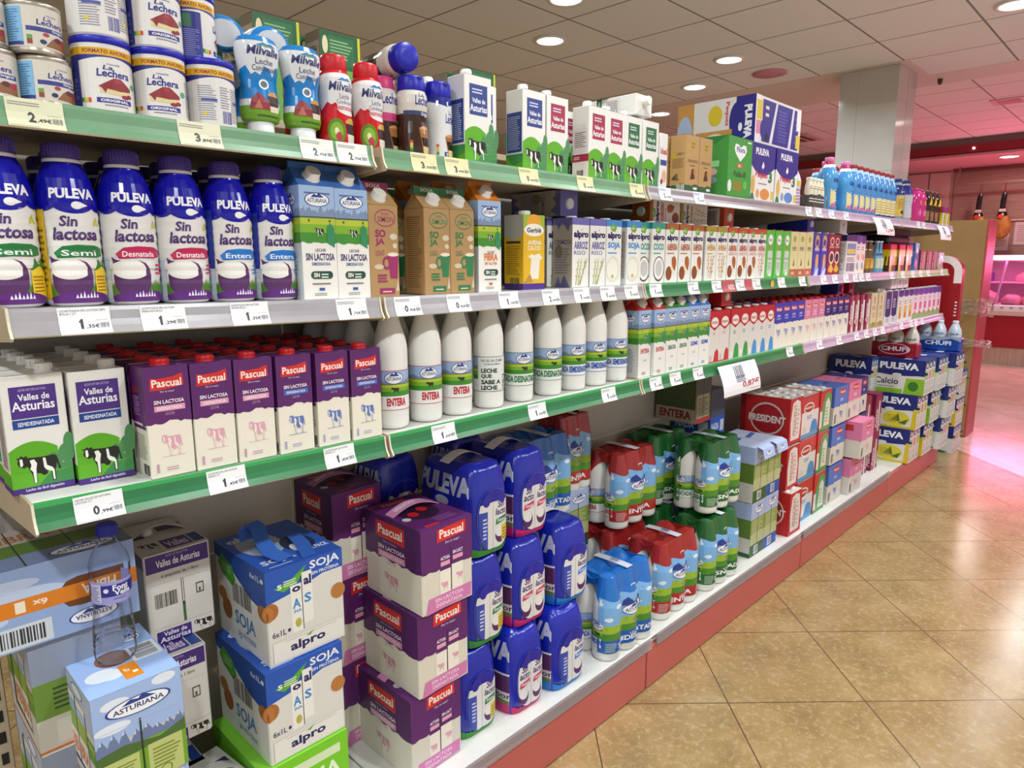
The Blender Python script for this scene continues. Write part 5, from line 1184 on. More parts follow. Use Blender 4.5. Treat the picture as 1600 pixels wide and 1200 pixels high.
# ================================================================== packs on the base deck
PW, PD, PH = .154, .236, .254
def sup(a, b, x, n=5.0):
    t = min(abs(x / a), .9999); return b * (1 - t ** n) ** (1 / n)
def pul_pack(key, kind):
    col = {'s': '2f8a2e', 'd': 'c21c68', 'e': '1f78c8'}[kind]; bl = '1424a2/f'
    st = [(0, .93, .95), (.012, .985, .985), (.04, 1, 1), (.15, 1, 1), (.185, .975, .98), (.215, .91, .94), (.235, .85, .90), (.247, .78, .84), (.254, .60, .70)]
    def sc(z):
        for (z0, a0, b0), (z1, a1, b1) in zip(st, st[1:]):
            if z <= z1: t = (z - z0) / (z1 - z0); return a0 + t * (a1 - a0), b0 + t * (b1 - b0)
        return st[-1][1:]
    m = MB(); rows = []
    N = 56
    for z, a, b in st:
        ring_ = []
        for j in range(N):
            th = 2 * PI * j / N; c, s = math.cos(th), math.sin(th)
            x = math.copysign(abs(c) ** .4, c); y = math.copysign(abs(s) ** .4, s)
            lob = 1 - .012 * abs(math.cos(th * 2 + PI / 4)) 
            zz = z - (.010 * (1 - min(abs(x) * 1.6, 1)) if z > .25 else 0)
            ring_.append((x * PW / 2 * a * lob, y * PD / 2 * b * lob, zz))
        rows.append(ring_)
    m.grid(rows, bl, cf=lambda i, j: bl)
    def FR(u, v, e):
        z = v * PH; a, b = sc(z); x = (u - .5) * PW * a * .995; return (x, -sup(PW / 2 * a, PD / 2 * b, x) * 1.0 - e - .0006, z)
    def LF(u, v, e):
        z = v * PH; a, b = sc(z); y = (.5 - u) * PD * b * .995; return (-sup(PD / 2 * b, PW / 2 * a, y) - e - .0006, y, z)
    uc = [i / 12 for i in range(1, 12)]; vc = [.05, .16, .3, .45, .59, .66, .73, .79, .85, .92, .97]
    zone = Art().p([(0, 0), (1, 0), (1, .09), (.8, .06), (.5, .05), (.2, .08), (0, .13)], col)
    L = Art().p([(0, 0), (1, 0), (1, .13), (0, .13)], col).r(0, .13, 1, .50, '5a3058/f').r(0, .13, 1, .28, 'cfc6c2/f').p([(0, .13), (1, .13), (1, .17), (.7, .2), (.3, .16), (0, .19)], '6a7a3a/f').r(0, .49, 1, .515, 'd8d8e0/f').t('sabor', .60, .2, .95, .27, '3a3040', .02)
    L.t('PULEVA', .06, .66, .97, .88, 'aeb2c8/f', .05).e(.5, .58, .12, .05, 'aeb2c8/f', 16)
    m.art(zone, FR, uc, vc); m.art(L, LF, uc, vc)
    # white top label with bar code, carrying handle of white tape
    T = Art().r(.3, .25, .7, .45, 'b8bcd0').bar(.33, .28, .67, .42, '3a4a9a', 10)
    m.art(T, lambda u, v, e: ((u - .5) * PW * .7, (v - .5) * PD * .7, PH - .003 + e - .010 * (1 - min(abs(u - .5) * 1.2, 1))), None, None, e0=.004)
    h_ = MB(); n = 10
    P = [(-PW * .40 + PW * .80 * i / n, PH - .006 + .020 * math.sin(PI * i / n)) for i in range(n + 1)]
    h_.strip([(x, -.012, z) for x, z in P], [(x, .026, z) for x, z in P], 'f2f4f8', .0005)
    # window with the two front bottles behind it
    cx, cy, rx, ry = .545, .385, .365, .325
    win = [(cx + rx * math.copysign(abs(math.cos(t)) ** .7, math.cos(t)), cy + ry * math.copysign(abs(math.sin(t)) ** .7, math.sin(t))) for t in [2 * PI * i / 36 for i in range(36)]]
    frame = Art(); big = [(cx + (a - cx) * 1.07, cy + (b - cy) * 1.04) for a, b in win]; frame.L.append((ring(big, win), '3a48b0/f')); m.art(frame, FR, uc, vc)
    parts = [('sleeve', m), ('handle', h_)]
    BC = {'s': ('1f7a3c', 'Semi'), 'd': ('c21c58', 'Desnatada'), 'e': ('1c78d0', 'Entera')}[kind]
    for k, (ua, ub) in enumerate(((cx - rx - .02, cx - .03), (cx - .025, cx + rx + .02))):
        poly = clip_half(clip_half(win, 0, ua, False), 0, ub, True)
        A = Art(); A.L.append(([poly], 'dcdad8/t'))
        def cl(P, c):
            for t3 in tri(P):
                q = t3
                for ax, lo, hi in ((0, max(ua, cx - rx), ub), (1, cy - ry, cy + ry)):
                    q = clip_half(q, ax, lo, False); q = clip_half(q, ax, hi, True) if len(q) > 2 else q
                    if len(q) < 3: break
                if len(q) > 2 and all(((p[0] - cx) / rx) ** 2 + ((p[1] - cy) / ry) ** 2 < 1.35 for p in q): A.L.append(([q], c))
        um = (ua + ub) / 2
        q = clip_half(poly, 1, .585, False)
        if len(q) > 2: A.L.append(([q], '1a1a96/f'))
        A.e(um + .01, .60, .085, .05, '1a1a96/f', 16)
        if k == 0 and kind != 'd':
            A.L.append(([clip_half(clip_half(poly, 0, um + .03, True), 1, .5, True)], '3a4aa8')); A.lines(um - .08, .2, um + .02, .45, 6, 'c8d0e8')
        else:
            x0 = ua + .06
            A.t('Sin', x0 + .04, .505, x0 + .20, .585, '4a2a6e', .03, .15).t('lacto' if k else 'acto', x0 - .01, .425, x0 + .26, .50, '4a2a6e', .03, .15)
            A.p([(x0 - .01, .315), (x0 + .26, .35), (x0 + .27, .41), (x0 + .01, .385)], BC[0]).t(BC[1], x0 + .03, .345, x0 + .23, .385, 'f0f0f0', .01)
            A.e(x0 + .10, .20, .12, .095, '54285f', 16).e(x0 + .09, .235, .105, .06, 'e4e0dc', 16)
        if k == 1 and kind == 's': A.r(um - .02, .12, um + .14, .30, 'd8c030').lines(um, .14, um + .12, .28, 4, '8a6a20')
        b = MB()
        b.art(A, lambda u, v, e: (lambda p: (p[0], p[1] - .0035 * math.cos((u - (ua + ub) / 2) / (ub - ua) * PI), p[2]))(FR(u, v, e)), [i / 24 for i in range(1, 24)], vc, e0=.0010)
        parts.append(('bottle', b))
    proto(key, 'bottle_pack', 'bottle pack', parts)
for k in 'sde': pul_pack('pp_' + k, k)

def ast_pack(key, topc, botc, txt):
    S1 = 1.16; HZ = .288 / .28; parts = []; pit = .0935; R0 = [(r * S1, z * HZ) for r, z in AST]
    m = MB(); H = .288; yr = -.0468
    rr = prof_r(R0)
    def rf(z): return rr(z) + .0012 if z < .195 else rr(.195) + .0012 + (.026 - rr(.195)) * (z - .195) / (H - .195)
    def env(x, R):
        b = 0
        for xc in (-pit, 0, pit):
            d = abs(x - xc)
            if d < R: b = max(b, math.sqrt(R * R - d * d))
        return max(b, R * .62) if abs(x) < pit else b
    def ux(u, R):
        t = -math.cos(PI * u); t = .35 * t + .65 * (2 * u - 1); return t * (pit + R)
    def FP(u, z, e=0):
        R = rf(z); x = ux(u, R); return (x, yr - env(x, R) - e, z)
    NU = 42; Zs = [.030, .06, .10, .15, .19, .21, .23, .25, .268, .28, .287]
    rows = [[FP(i / NU, z) for i in range(NU + 1)] for z in Zs]
    def bump(x, y): return max(max(0, 1 - ((x - xc) ** 2 + (y - yc) ** 2) / .0021) for xc in (-pit, 0, pit) for yc in (yr, -yr))
    def TP(u, t):
        R = .026; x = ux(u, R); y0 = yr - env(x, R); y = y0 + (-2 * y0) * t
        return (x, y, H + .003 - .024 * (1 - bump(x, y)))
    rows += [[TP(i / NU, t) for i in range(NU + 1)] for t in (.04, .1, .18, .26, .34, .42, .5, .58, .66, .74, .82, .9, .96)]
    rows += [[(p[0], -p[1], p[2]) for p in [FP(i / NU, z) for i in range(NU + 1)]] for z in reversed(Zs)]
    nR = len(rows)
    m.grid(rows, topc, closed=False, cf=lambda i, j: (topc if 5 <= i < nR - 6 else '4f8a2a/f'), caps=False)
    # the ends: the film folds down over the shoulders of the two end bottles in an arch
    for sx in (-1, 1):
        def EP(t, z):
            R = rf(z); y = (2 * t - 1) * -yr; b = max(math.sqrt(max(R * R - min((y - yr) ** 2, (y + yr) ** 2), 0)), R * .62); return (sx * (pit + b + .0005), y, z)
        er = []
        for k in range(6):
            er.append([EP(t / 16, (.287 - k / 5 * (.287 - (.205 + .045 * math.sin(PI * t / 16))))) for t in range(17)])
        m.grid(er if sx > 0 else er[::-1], topc, closed=False, caps=False)
    A = Art(); zv = lambda z: (z - .032) / (.287 - .032)
    A.r(0, 0, 1, zv(.125), '4a8a2e/f').r(0, zv(.10), 1, zv(.128), '9ab83a/f').r(0, zv(.128), 1, zv(.222), '7ab0e2/f')
    for k in range(7): A.e(.08 + .14 * k, zv(.150 + .04 * ((k * 3) % 4) / 3), .05, .03, 'dde8f4/f', 12)
    A.p(scal(0, 1, zv(.222), .05, 3, 1.0), topc)
    A.r(0, 0, 1, zv(.072) if key != 'ap_b' else zv(.075), botc).p(wave(0, 1, zv(.076), .02, 8, zv(.06), 3), botc)
    mountains(A, .35, .65, zv(.168), zv(.198), '27408f', None, 2, 2)
    ast_logo(A, .52, zv(.152), .145, zv(.152) - zv(.133)); cow(A, .48, zv(.095), .58, zv(.115), '22221c', 'e0e0d8')
    A.t('LECHE', .45, zv(.062), .58, zv(.069), 'e8ece8', .01)
    A.t(txt, .34 if len(txt) < 8 else .22, zv(.042), .72 if len(txt) < 8 else .90, zv(.060), 'eef0ee', .03)
    A.lines(.04, zv(.036), .20, zv(.07), 6, 'c8a8a8' if key == 'ap_r' else 'a8c0a8').e(.95, zv(.07), .035, .05, 'e4e4e4/f', 12)
    for k in range(8): A.e(.05 + .12 * k, zv(.118 + .006 * (k % 2)), .006, .006, '2a2a1a', 6)
    m.art(A, lambda u, v, e: FP(u, .032 + v * .255, e), [i / 42 for i in range(1, 42)], [zv(z) for z in Zs[1:-1]], e0=.0004)
    parts.append(('film', m))
    # carrying handle strip over the middle with a small code sticker
    h_ = MB(); P = [(y, H + .0045 + .003 * math.cos(y * 18)) for y in [-.072 + .144 * i / 8 for i in range(9)]]
    h_.strip([(-.016, y, z) for y, z in P], [(.016, y, z) for y, z in P], 'c8ccd8', .0005); h_.strip([(-.012, -.086 + .002 * i, .238 - .012 * i + .0) for i in range(3)], [(.012, -.086 + .002 * i, .238 - .012 * i) for i in range(3)], 'e6e6e6', .0005)
    h_.art(Art().bar(.1, .1, .9, .9, '2a3a6a', 6), lambda u, v, e: (-.014 + u * .028, -.03 + v * .04, H + .0125 + e))
    parts.append(('handle', h_))
    for ix in range(3):
        for iy in (-1, 1):
            b = bottle_mesh(R0, 'e6e4de/g', Art().add(ast_art('e' if key == 'ap_r' else 'd' if key == 'ap_g' else 's')) if ix == 0 else None, None, 24)
            b.v = [(y, -x, z) if ix == 0 else (x, y, z) for x, y, z in b.v] if False else b.v
            if ix == 0: b.v = [(math.cos(-1.2) * x - math.sin(-1.2) * y, math.sin(-1.2) * x + math.cos(-1.2) * y, z) for x, y, z in b.v]
            b.v = [(x - pit + pit * ix, y + iy * -yr, z) for x, y, z in b.v]
            parts.append(('bottle', b))
    proto(key, 'bottle_pack', 'bottle pack', parts)
ast_pack('ap_r', '9c2424/f', 'b02a2a/f', 'ENTERA'); ast_pack('ap_g', '1f5f2c/f', '2c6a32/f', 'DESNATADA'); ast_pack('ap_b', '1f6cc0/f', '1c5cb0/f', 'SEMIDESNATADA')

# ------------------------------------------------------------------ cardboard packs of cartons
def handle_strip(w, y, z, c, wd=.03, rise=.018, txt=None):
    m = MB(); n = 12; P = [(-w * .5 + w * i / n, z + rise * math.sin(PI * i / n)) for i in range(n + 1)]
    m.strip([(x, y - wd / 2, zz) for x, zz in P], [(x, y + wd / 2, zz) for x, zz in P], c, .0008)
    if txt: m.art(Art().t(txt, .12, .3, .55, .75, 'f4e8f0', .02), lambda u, v, e: (-w * .5 + w * u, y - wd / 2 + wd * v, z + rise * math.sin(PI * u) + .001 + e), [i / 12 for i in range(1, 12)], None)
    return m
def box_pack(key, w, d, h, base, F, S, T, handle=None, extra=None, name='milk_pack', cat='milk pack', B=None):
    m = MB(); m.box(-w / 2, w / 2, -d / 2, d / 2, 0, h, base, .0025); fs = faces(w, d, h)
    for k, A in (('F', F), ('L', S), ('R', S), ('T', T), ('B', B or F)):
        if A: m.art(A, fs[k])
    parts = [('box', m)]
    if handle: parts.append(('handle', handle))
    for e in (extra or []): parts.append(e)
    proto(key, name, cat, parts if len(parts) > 1 else [(None, m)])
def wavef(y, amp, n, close, seed): return wave(0, 1, y, amp, n, close, seed)
F = Art().p(wavef(.50, .03, 14, 1.0, 4), '5c2068').p([(.30, .80), (.31, .95), (.86, .97), (.87, .83)], 'd42a22').t('Pascual', .35, .84, .82, .94, 'f6f2ec', .02).t('Dar lo mejor', .46, .755, .74, .79, 'e8d8ee')
F.r(.34, .14, .80, .70, '3a1442').p([(.34, .14), (.555, .14), (.555, .48), (.34, .46)], 'ece6d8').p([(.575, .14), (.80, .14), (.80, .52), (.575, .49)], 'ece6d8').r(.34, .46, .555, .70, '5c2068').r(.575, .49, .80, .70, '5c2068')
F.t('ACTOSA', .36, .58, .54, .62, 'f2ecf4', .02).r(.36, .51, .54, .56, 'e0a0b8').t('SIN LACT', .60, .61, .80, .65, 'f2ecf4', .02).r(.60, .54, .80, .59, 'e0a0b8'); cow(F, .36, .22, .50, .33, 'dba4b6', None); cow(F, .66, .28, .80, .38, 'dba4b6', None)
F.p([(.06, .0), (.96, .03), (.97, .19), (.12, .18)], 'cf7ab0').t('SIN LACTOSA', .24, .11, .80, .155, 'f0dcea', .01).t('DESNATADA', .26, .045, .78, .09, 'f0dcea', .01)
S = Art().p(wavef(.50, .03, 12, 1.0, 7), '4e1c5c').p([(.20, .74), (.21, .93), (.72, .93), (.72, .72)], 'c42a24').t('Pascual', .25, .78, .68, .89, 'efe6e0', .02).t('Dar lo mejor', .34, .68, .58, .71, 'c8b0d0').t('SIN LACTOSA', .24, .60, .72, .65, 'e6dcea', .02).r(.24, .50, .72, .58, 'd090b0').t('DESNATADA', .28, .52, .68, .56, 'efd8e6', .01).t('LECHE', .40, .44, .56, .475, 'b89ac0')
cow(S, .34, .14, .60, .34, 'c890a4', 'cfc8ba')
T = Art().r(0, 0, 1, 1, '5c2068').e(.48, .5, .34, .26, '2a1030', 24).e(.35, .44, .09, .07, 'c01820', 14).e(.60, .52, .09, .07, 'c01820', 14).r(.2, .84, .7, .94, 'b02a2a').t('Pascual', .22, .85, .66, .93, 'd89a70', .02).lines(.45, .1, .95, .24, 5, '8a5a98').e(.14, .36, .07, .05, 'cfc8cc', 14).r(.16, .04, .42, .09, 'c42a24')
box_pack('pk_pas', .165, .235, .223, 'd9d3c4', F, S, T, handle_strip(.15, .02, .223, 'cf8ab4', .034, .02, 'DESNATADA'))
box_pack('pk_pasd', .148, .19, .240, 'd9d3c4', F, S, T, handle_strip(.135, .02, .240, 'b06a94', .034, .018, 'DESNATADA'))
# soy drink packs
F = Art().p([(0, 1), (1, 1), (1, .80), (.72, .80), (.42, .72), (.0, .66)], '2356b4').t('SOJA', .56, .86, .96, .97, 'e8ecf4', .025).t('SIN PROTEINA', .58, .815, .95, .85, 'dfe6f2', .02)
F.p([(.10, .80), (.30, .84), (.52, .95), (.40, .80), (.22, .74)], '5aa832').t('5', .14, .78, .20, .83, 'f0f4e8', .03).lines(.22, .79, .40, .86, 3, 'e6f0da')
F.r(.30, .28, .44, .78, 'eceae4').r(.45, .34, .58, .88, 'eceae4').r(.44, .28, .45, .85, '2a2a30').t('o', .32, .70, .43, .76, '22225e', .04).t('al', .47, .74, .57, .84, '22225e', .04).t('A', .32, .53, .42, .63, '3a8ad0', .03).t('S', .47, .55, .56, .65, '3a8ad0', .03).t('INA', .33, .48, .43, .515, '3a8ad0', .02).e(.38, .37, .04, .05, 'b8b04a', 10)
F.e(.04, .58, .10, .09, 'a86a34', 18).e(.02, .56, .06, .08, 'b8783e', 14).e(.92, .55, .10, .085, 'b8783e', 18).t('6x1L', .05, .30, .22, .36, '3a3a6a', .01).e(.26, .33, .02, .02, '3a3a6a', 8)
F.r(.05, .03, .97, .245, 'e6e4de').t('alpro', .26, .07, .72, .19, '22225e', .035).p([(.46, .20), (.58, .235), (.52, .19)], '6aa83a').lines(.2, .22, .9, .23, 1, '9a9aa8').r(.05, .245, .97, .248, 'b0aea8').r(.045, .03, .049, .248, 'b0aea8')
S = Art().p([(0, 1), (1, 1), (1, .56), (.7, .62), (.35, .80), (0, .86)], '1e4a9e').p([(.06, .80), (.16, .92), (.36, .84), (.42, .70), (.34, .62), (.14, .70)], '4a9a30').lines(.14, .74, .34, .84, 4, '9ac88a').t('6x1L', .72, .86, .90, .92, 'dfe6f2', .01).e(.94, .89, .03, .025, 'dfe6f2', 8)
S.bar(.34, .46, .72, .68, '2a2a2a', 16).t('SOJA', .36, .18, .76, .38, '3a7ab8', .02).t('SIN PROTEINA', .40, .10, .76, .16, '5a8ab8', .01).e(.12, .46, .09, .08, 'a86a34', 14).e(.2, .32, .1, .12, '9a5e2e', 14).e(.93, .55, .10, .085, 'a86a34', 16)
T = Art().r(0, 0, 1, 1, '2a5cc0').e(.34, .60, .26, .30, 'b9c4cc', 20).e(.36, .48, .16, .14, '8ab8e0', 16).e(.70, .40, .20, .2, '1c2a4a', 18).t('SOJA', .08, .10, .50, .22, 'e6ecf6', .03).lines(.1, .05, .4, .08, 1, 'c8d8f0').t('BRICK PACK', .60, .16, .96, .24, 'e6ecf6', .03).e(.62, .3, .07, .1, 'e6ecf6', 12).t('ol', .06, .78, .22, .90, 'e0e8f4', .04)
m = MB(); Q = [(-.03, -.10, .003), (-.045, -.06, .010), (-.04, -.01, .022), (-.03, .03, .040), (-.035, .05, .045), (-.05, .05, .036), (-.06, .02, .02)]
m.strip([(x - .017, y, .220 + z) for x, y, z in Q], [(x + .017, y, .220 + z + .004) for x, y, z in Q], '3a6cc8', .0008)
m.strip([(.0, -.115, .222), (.02, -.05, .226), (.03, .01, .228)], [(.034, -.115, .222), (.054, -.05, .225), (.062, .01, .227)], '3468c4', .0008)
box_pack('pk_soj', .186, .25, .220, 'dcdad4', F, S, T, m)
Fg = Art().r(0, 0, 1, 1, '7acb28').r(.3, .80, .9, .9, 'd8e8c0').t('SOJA', .3, .5, .9, .74, 'e8f4d8', .03).lines(.3, .3, .9, .42, 2, 'd8ecc0').e(.15, .6, .1, .2, '4a9a30', 14)
box_pack('pk_grn', .21, .255, .222, '7acb28', Fg, Art().r(0, 0, 1, 1, '6cbc24').r(.1, .1, .9, .5, 'c8c4b8'), Art().r(0, 0, 1, 1, '84d23a'))
# purple banded cow packs
F = Art().p([(.03, .80), (.97, .80), (.97, .985), (.03, .985)], '43267a').t('LECHE UHT SIN LACTOSA', .33, .945, .66, .97, 'b8a8d0').t('Valles de Asturias', .18, .845, .84, .925, 'efecf4', .02).t('6 paquetes de 1 litro', .24, .715, .80, .765, '3a3440', .01).r(.06, .665, .95, .668, 'a8a6a0').bar(.12, .40, .46, .56, '2a2a2a', 16).r(.52, .12, .56, .665, '2e2a28').r(.53, .4, .55, .665, 'd8d6d0').r(.525, .14, .55, .36, '2f7a2a').r(.74, .44, .86, .56, '4a4a4a').r(.755, .455, .845, .545, 'd4d0c8').r(.78, .46, .81, .5, '4a4a4a')
F.r(.08, 0, .97, .17, 'dbd8d2').r(.08, .17, .97, .174, 'a8a6a0').r(.10, .0, .62, .14, '43267a').t('Valles de', .2, .075, .55, .125, 'efecf4', .02).t('Asturias', .14, .01, .6, .07, 'efecf4', .02); cow(F, .66, .01, .96, .145, '242220', 'e8e4dc')
S = Art().r(0, 0, 1, .12, '4f9a20').r(.0, .85, 1, .985, '8a80a0').lines(.1, .3, .9, .6, 5, 'b8b4ac')
T = Art().r(0, 0, 1, 1, 'c9c6be').r(.40, .06, .80, .34, '43267a').t('Valles', .44, .1, .76, .28, 'd8d0e4', .02).r(.82, .06, .98, .34, '1c3f8e').e(.32, .62, .13, .09, 'b0aea6', 18); cow(T, .08, .1, .36, .36, '242220', 'd8d4cc'); T.lines(.1, .02, .35, .05, 1, '8a8680').r(.55, .62, .95, .78, '3a2a60').r(.05, .52, .3, .6, '3a3440')
q = handle_strip(.12, .02, .200, 'c4c2ba', .03, .022)
c_ = MB(); c_.lathe([(.013, .2), (.0125, .214), (.011, .215)], 'd6d4ce', 18, -.018, .025)
box_pack('pk_val', .135, .205, .200, 'dbd8d2', F, S, T, q, [('cap', c_)])
# meadow packs with windowed side
def fibra_side(): 
    S = Art().r(0, 0, 1, 1, 'c9c8c4').r(0, .62, 1, 1, 'a9b4c8').r(0, .34, 1, .56, '5f8f2e').p([(0, .56), (1, .52), (1, .46), (0, .5)], '8aa83a').p([(.16, .10), (.80, .10), (.80, .78), (.22, .84), (.16, .78)], '23201c')
    S.p([(.24, .16), (.50, .14), (.50, .80), (.24, .82)], 'dedad2').p([(.53, .14), (.78, .13), (.78, .78), (.53, .80)], 'dedad2').r(.24, .42, .50, .62, '7aa02e').r(.53, .42, .78, .62, '8aa83a').r(.24, .62, .50, .74, '9ab0d4').r(.53, .62, .78, .72, '9ab0d4').t('FIB', .27, .2, .48, .36, 'd8701e', .03).t('BRA', .55, .2, .77, .36, 'd8701e', .03)
    S.e(.62, .90, .16, .06, '5a6a98', 16).e(.62, .90, .14, .05, 'd8dce4', 16).r(0, 0, 1, .02, 'c8702a'); return S
F = Art().r(0, .52, 1, 1, '9fb8e4').e(.25, .88, .16, .05, 'dfe6f2', 14).e(.8, .95, .14, .05, 'dfe6f2', 14).e(.2, .66, .2, .05, 'dfe6f2', 14)
mountains(F, 0, 1, .42, .62, '6a7ca4', 'cfd6e4', 8, 5); F.r(0, 0, 1, .43, '6f9f2e').p([(0, .43), (.3, .46), (.7, .40), (1, .48), (1, .36), (0, .34)], '4a6a34').r(.06, 0, .45, .34, 'b9c47a').r(.55, 0, .95, .36, 'b9c47a').lines(.1, .08, .42, .3, 7, '7a8a3a').lines(.6, .1, .92, .32, 6, '7a8a3a').e(.74, .05, .07, .05, '6a7a3a', 14).e(.74, .05, .055, .04, 'b9c47a', 14)
ast_logo(F, .5, .80, .34, .075); F.r(.485, 0, .505, .66, '2a3020').r(.04, .64, .96, .644, 'b8c4dc')
T = Art().r(0, 0, 1, 1, '9fbcec').e(.25, .30, .18, .10, 'e4eaf4', 16).e(.35, .26, .14, .08, 'e4eaf4', 14).e(.3, .82, .2, .07, 'e4eaf4', 16).e(.46, .52, .20, .14, '8a5a3a', 22).r(.44, .10, .64, .36, 'e08a1e').t('9x', .47, .22, .54, .28, 'f4ead8', .02).r(.55, .17, .61, .21, 'f4ead8').r(.42, .74, .60, .98, 'e08a1e').r(.64, .34, .98, .62, 'dfe3e8').bar(.68, .37, .94, .60, '33383e', 14, True)
ast_logo(T, .78, .78, .12, .07)
box_pack('pk_fib', .145, .215, .195, 'c9c8c4', F, fibra_side(), T)
Fl = Art().r(0, 0, 1, 1, '8ea6d2').e(.2, .80, .2, .07, 'b8c8e4', 16).e(.30, .62, .26, .12, 'b4c4e0', 18).e(.1, .4, .1, .06, 'b8c8e4', 12).r(0, .42, 1, .62, 'd47a1c')
Fl.p([(.52, .62), (.55, .68), (.62, .71), (.92, .71), (.92, .62)], '6a3a1a').p([(.52, .42), (.55, .35), (.62, .33), (.92, .33), (.92, .42)], '6a3a1a').t('FIBRA', .64, .45, .86, .59, 'e8dccc', .02, 0, 2).t('6x', .34, .48, .43, .56, 'e8dccc', .03, 0, 2).r(.24, .45, .30, .59, 'e8dccc').r(.02, .02, .44, .30, 'c8d0d8').bar(.06, .06, .40, .26, '2a2c30', 18)
ast_logo(Fl, .70, .17, .15, .09, False); Fl.t('ASTURIANA', .58, .14, .82, .20, '27306e', .02, 0, 2)
Tl = Art().r(0, 0, 1, 1, '4a5a3a').r(0, 0, 1, .3, '6a7898').r(0, .3, 1, .6, '4f6a2a').r(.0, .6, 1, 1, '9a938a').t('FIBRA', .2, .66, .6, .86, '8a5a3a', .03).r(.33, 0, .34, 1, '2a2a22').r(.66, 0, .67, 1, '2a2a22'); ast_logo(Tl, .7, .14, .2, .09)  # meadow print in darkened tones: the shade on this top is in the colours
box_pack('pk_lie', .25, .205, .145, '8ea6d2', Fl, Fl, Tl)
box_pack('pk_lft', .148, .215, .2165, 'c2beb4', Art().r(0, .48, 1, 1, '8a94a8').r(0, .30, 1, .62, '6a8a3a').lines(.2, .36, .9, .58, 5, '3a4a2a').r(0, 0, 1, .3, 'c2beb4').r(.2, .05, .9, .26, 'cfccc4').r(0, .0, 1, .02, 'c8702a'), fibra_side(), None)
# small printed milk packs in film: red, blue, pink, navy, maroon
F = Art().r(0, 0, 1, 1, 'b81e22').p([(.15, .08), (.85, .08), (.92, .5), (.8, .9), (.5, .96), (.2, .9), (.08, .5)], 'ded4cc').t('PRESIDENT', .3, .18, .55, .86, 'b06a60', .02, 0, 1).lines(.6, .2, .75, .8, 6, 'c09a90')
S = Art().r(0, .0, 1, 1, 'b81e22').r(.0, .22, 1, .5, 'b81e22').e(.55, .52, .34, .36, 'cfc4bc', 22).e(.55, .52, .31, .32, 'a8181c', 20).t('PRESIDENT', .18, .44, .92, .60, 'e4dcd4', .04).r(0, 0, .12, 1, '8a1418')
T = Art().r(0, 0, 1, 1, 'c8c2bc').e(.3, .3, .2, .14, 'e6e4e2', 16).e(.7, .3, .2, .14, 'e6e4e2', 16).e(.3, .7, .2, .14, 'e6e4e2', 16).e(.7, .7, .2, .14, 'e6e4e2', 16).r(0, 0, .1, 1, 'b81e22')
def film_caps(w, d, h, c='d9d6d2'):
    q = []
    for x in (-w / 4, w / 4):
        for y in (-d / 3, 0, d / 3):
            b = MB(); b.lathe([(.017, h), (.016, h + .006), (.012, h + .008)], c, 14, x, y); q.append(('cap', b))
    return q
box_pack('pk_pre', .142, .225, .212, 'b81e22/f', F, S, T, None, film_caps(.142, .225, .212))
def pres_cols(key, cc, band):
    F = Art().r(0, .62, 1, 1, 'bc2420/f').r(0, 0, 1, .62, 'dad6ce/f').e(.4, .70, .3, .13, 'e6e0d8', 18).e(.4, .70, .26, .10, 'a82a26', 16).t('PRESIDENT', .18, .68, .62, .73, 'eee8e0', .03).lines(.3, .44, .7, .54, 2, cc).r(0, 0, 1, .10, band).p([(.5, .1), (.6, .34), (.72, .4), (.9, .34), (1, .1)], cc).e(.2, .2, .12, .08, 'c8c8c0', 12)
    box_pack(key, .215 if key != 'pk_prg' else .15, .225, .212, 'dad6ce/f', F, S, T, None, film_caps(.2, .225, .212))
pres_cols('pk_prb', '3a8ac0', '3a92c8/f')
F = Art().r(0, 0, 1, 1, 'bc2420/f').p([(.2, .0), (1, .0), (1, .8), (.75, .94), (.45, .9), (.2, .6)], '3a9a44/f').p([(.4, .1), (.9, .1), (.9, .66), (.7, .8), (.5, .7)], 'dad6ce/f').lines(.5, .2, .8, .6, 5, '7ab07a').r(0, .0, .22, .5, 'dad6ce/f').r(0, .0, .3, .08, '2f8a3a/f')
box_pack('pk_prg', .15, .225, .212, 'bc2420/f', F, S, T, None, film_caps(.15, .225, .212))
def pas_pack(key, top, w, cowc):
    F = Art().p(wavef(.5, .03, 12, 1.0, 8), top).p([(.36, .78), (.36, .93), (.78, .93), (.78, .78)], 'c82a26').t('Pascual', .40, .82, .74, .89, 'f2ece6', .02).lines(.42, .62, .72, .70, 2, 'd8dcf0'); cow(F, .4, .15, .66, .38, cowc, None); F.bar(.06, .06, .2, .3, '6a7068', 8)
    box_pack(key, w, .225, .207, 'd4cec2', F, Art().p(wavef(.5, .03, 12, 1.0, 8), top).r(.3, .75, .8, .92, 'c82a26').r(.2, .1, .5, .3, 'bdb8ac'), Art().r(0, 0, 1, 1, top).p([(.1, .4), (.9, .5), (.9, .6), (.1, .5)], 'd0a0b8'), handle_strip(w * .85, 0, .207, top, .03, .01))
pas_pack('pk_pab', '5072c0', .20, '7a88c0'); pas_pack('pk_pap', 'd87aa0', .20, 'd8a0b4'); pas_pack('pk_pan', '2a2c74', .13, '4a5090')
F = Art().r(0, 0, 1, 1, '8a1a40').r(.52, .0, .72, .8, 'd8ccd0').t('Asana', .1, .1, .4, .6, 'e8d0d8', .03, 0, 1).r(.75, 0, 1, .5, '8a1a40').t('Asana', .78, .1, .96, .45, 'e8d0d8', .03, 0, 1)
box_pack('pk_mar', .12, .2, .207, '8a1a40', F, F, Art().r(0, 0, 1, 1, '9a2a50'))
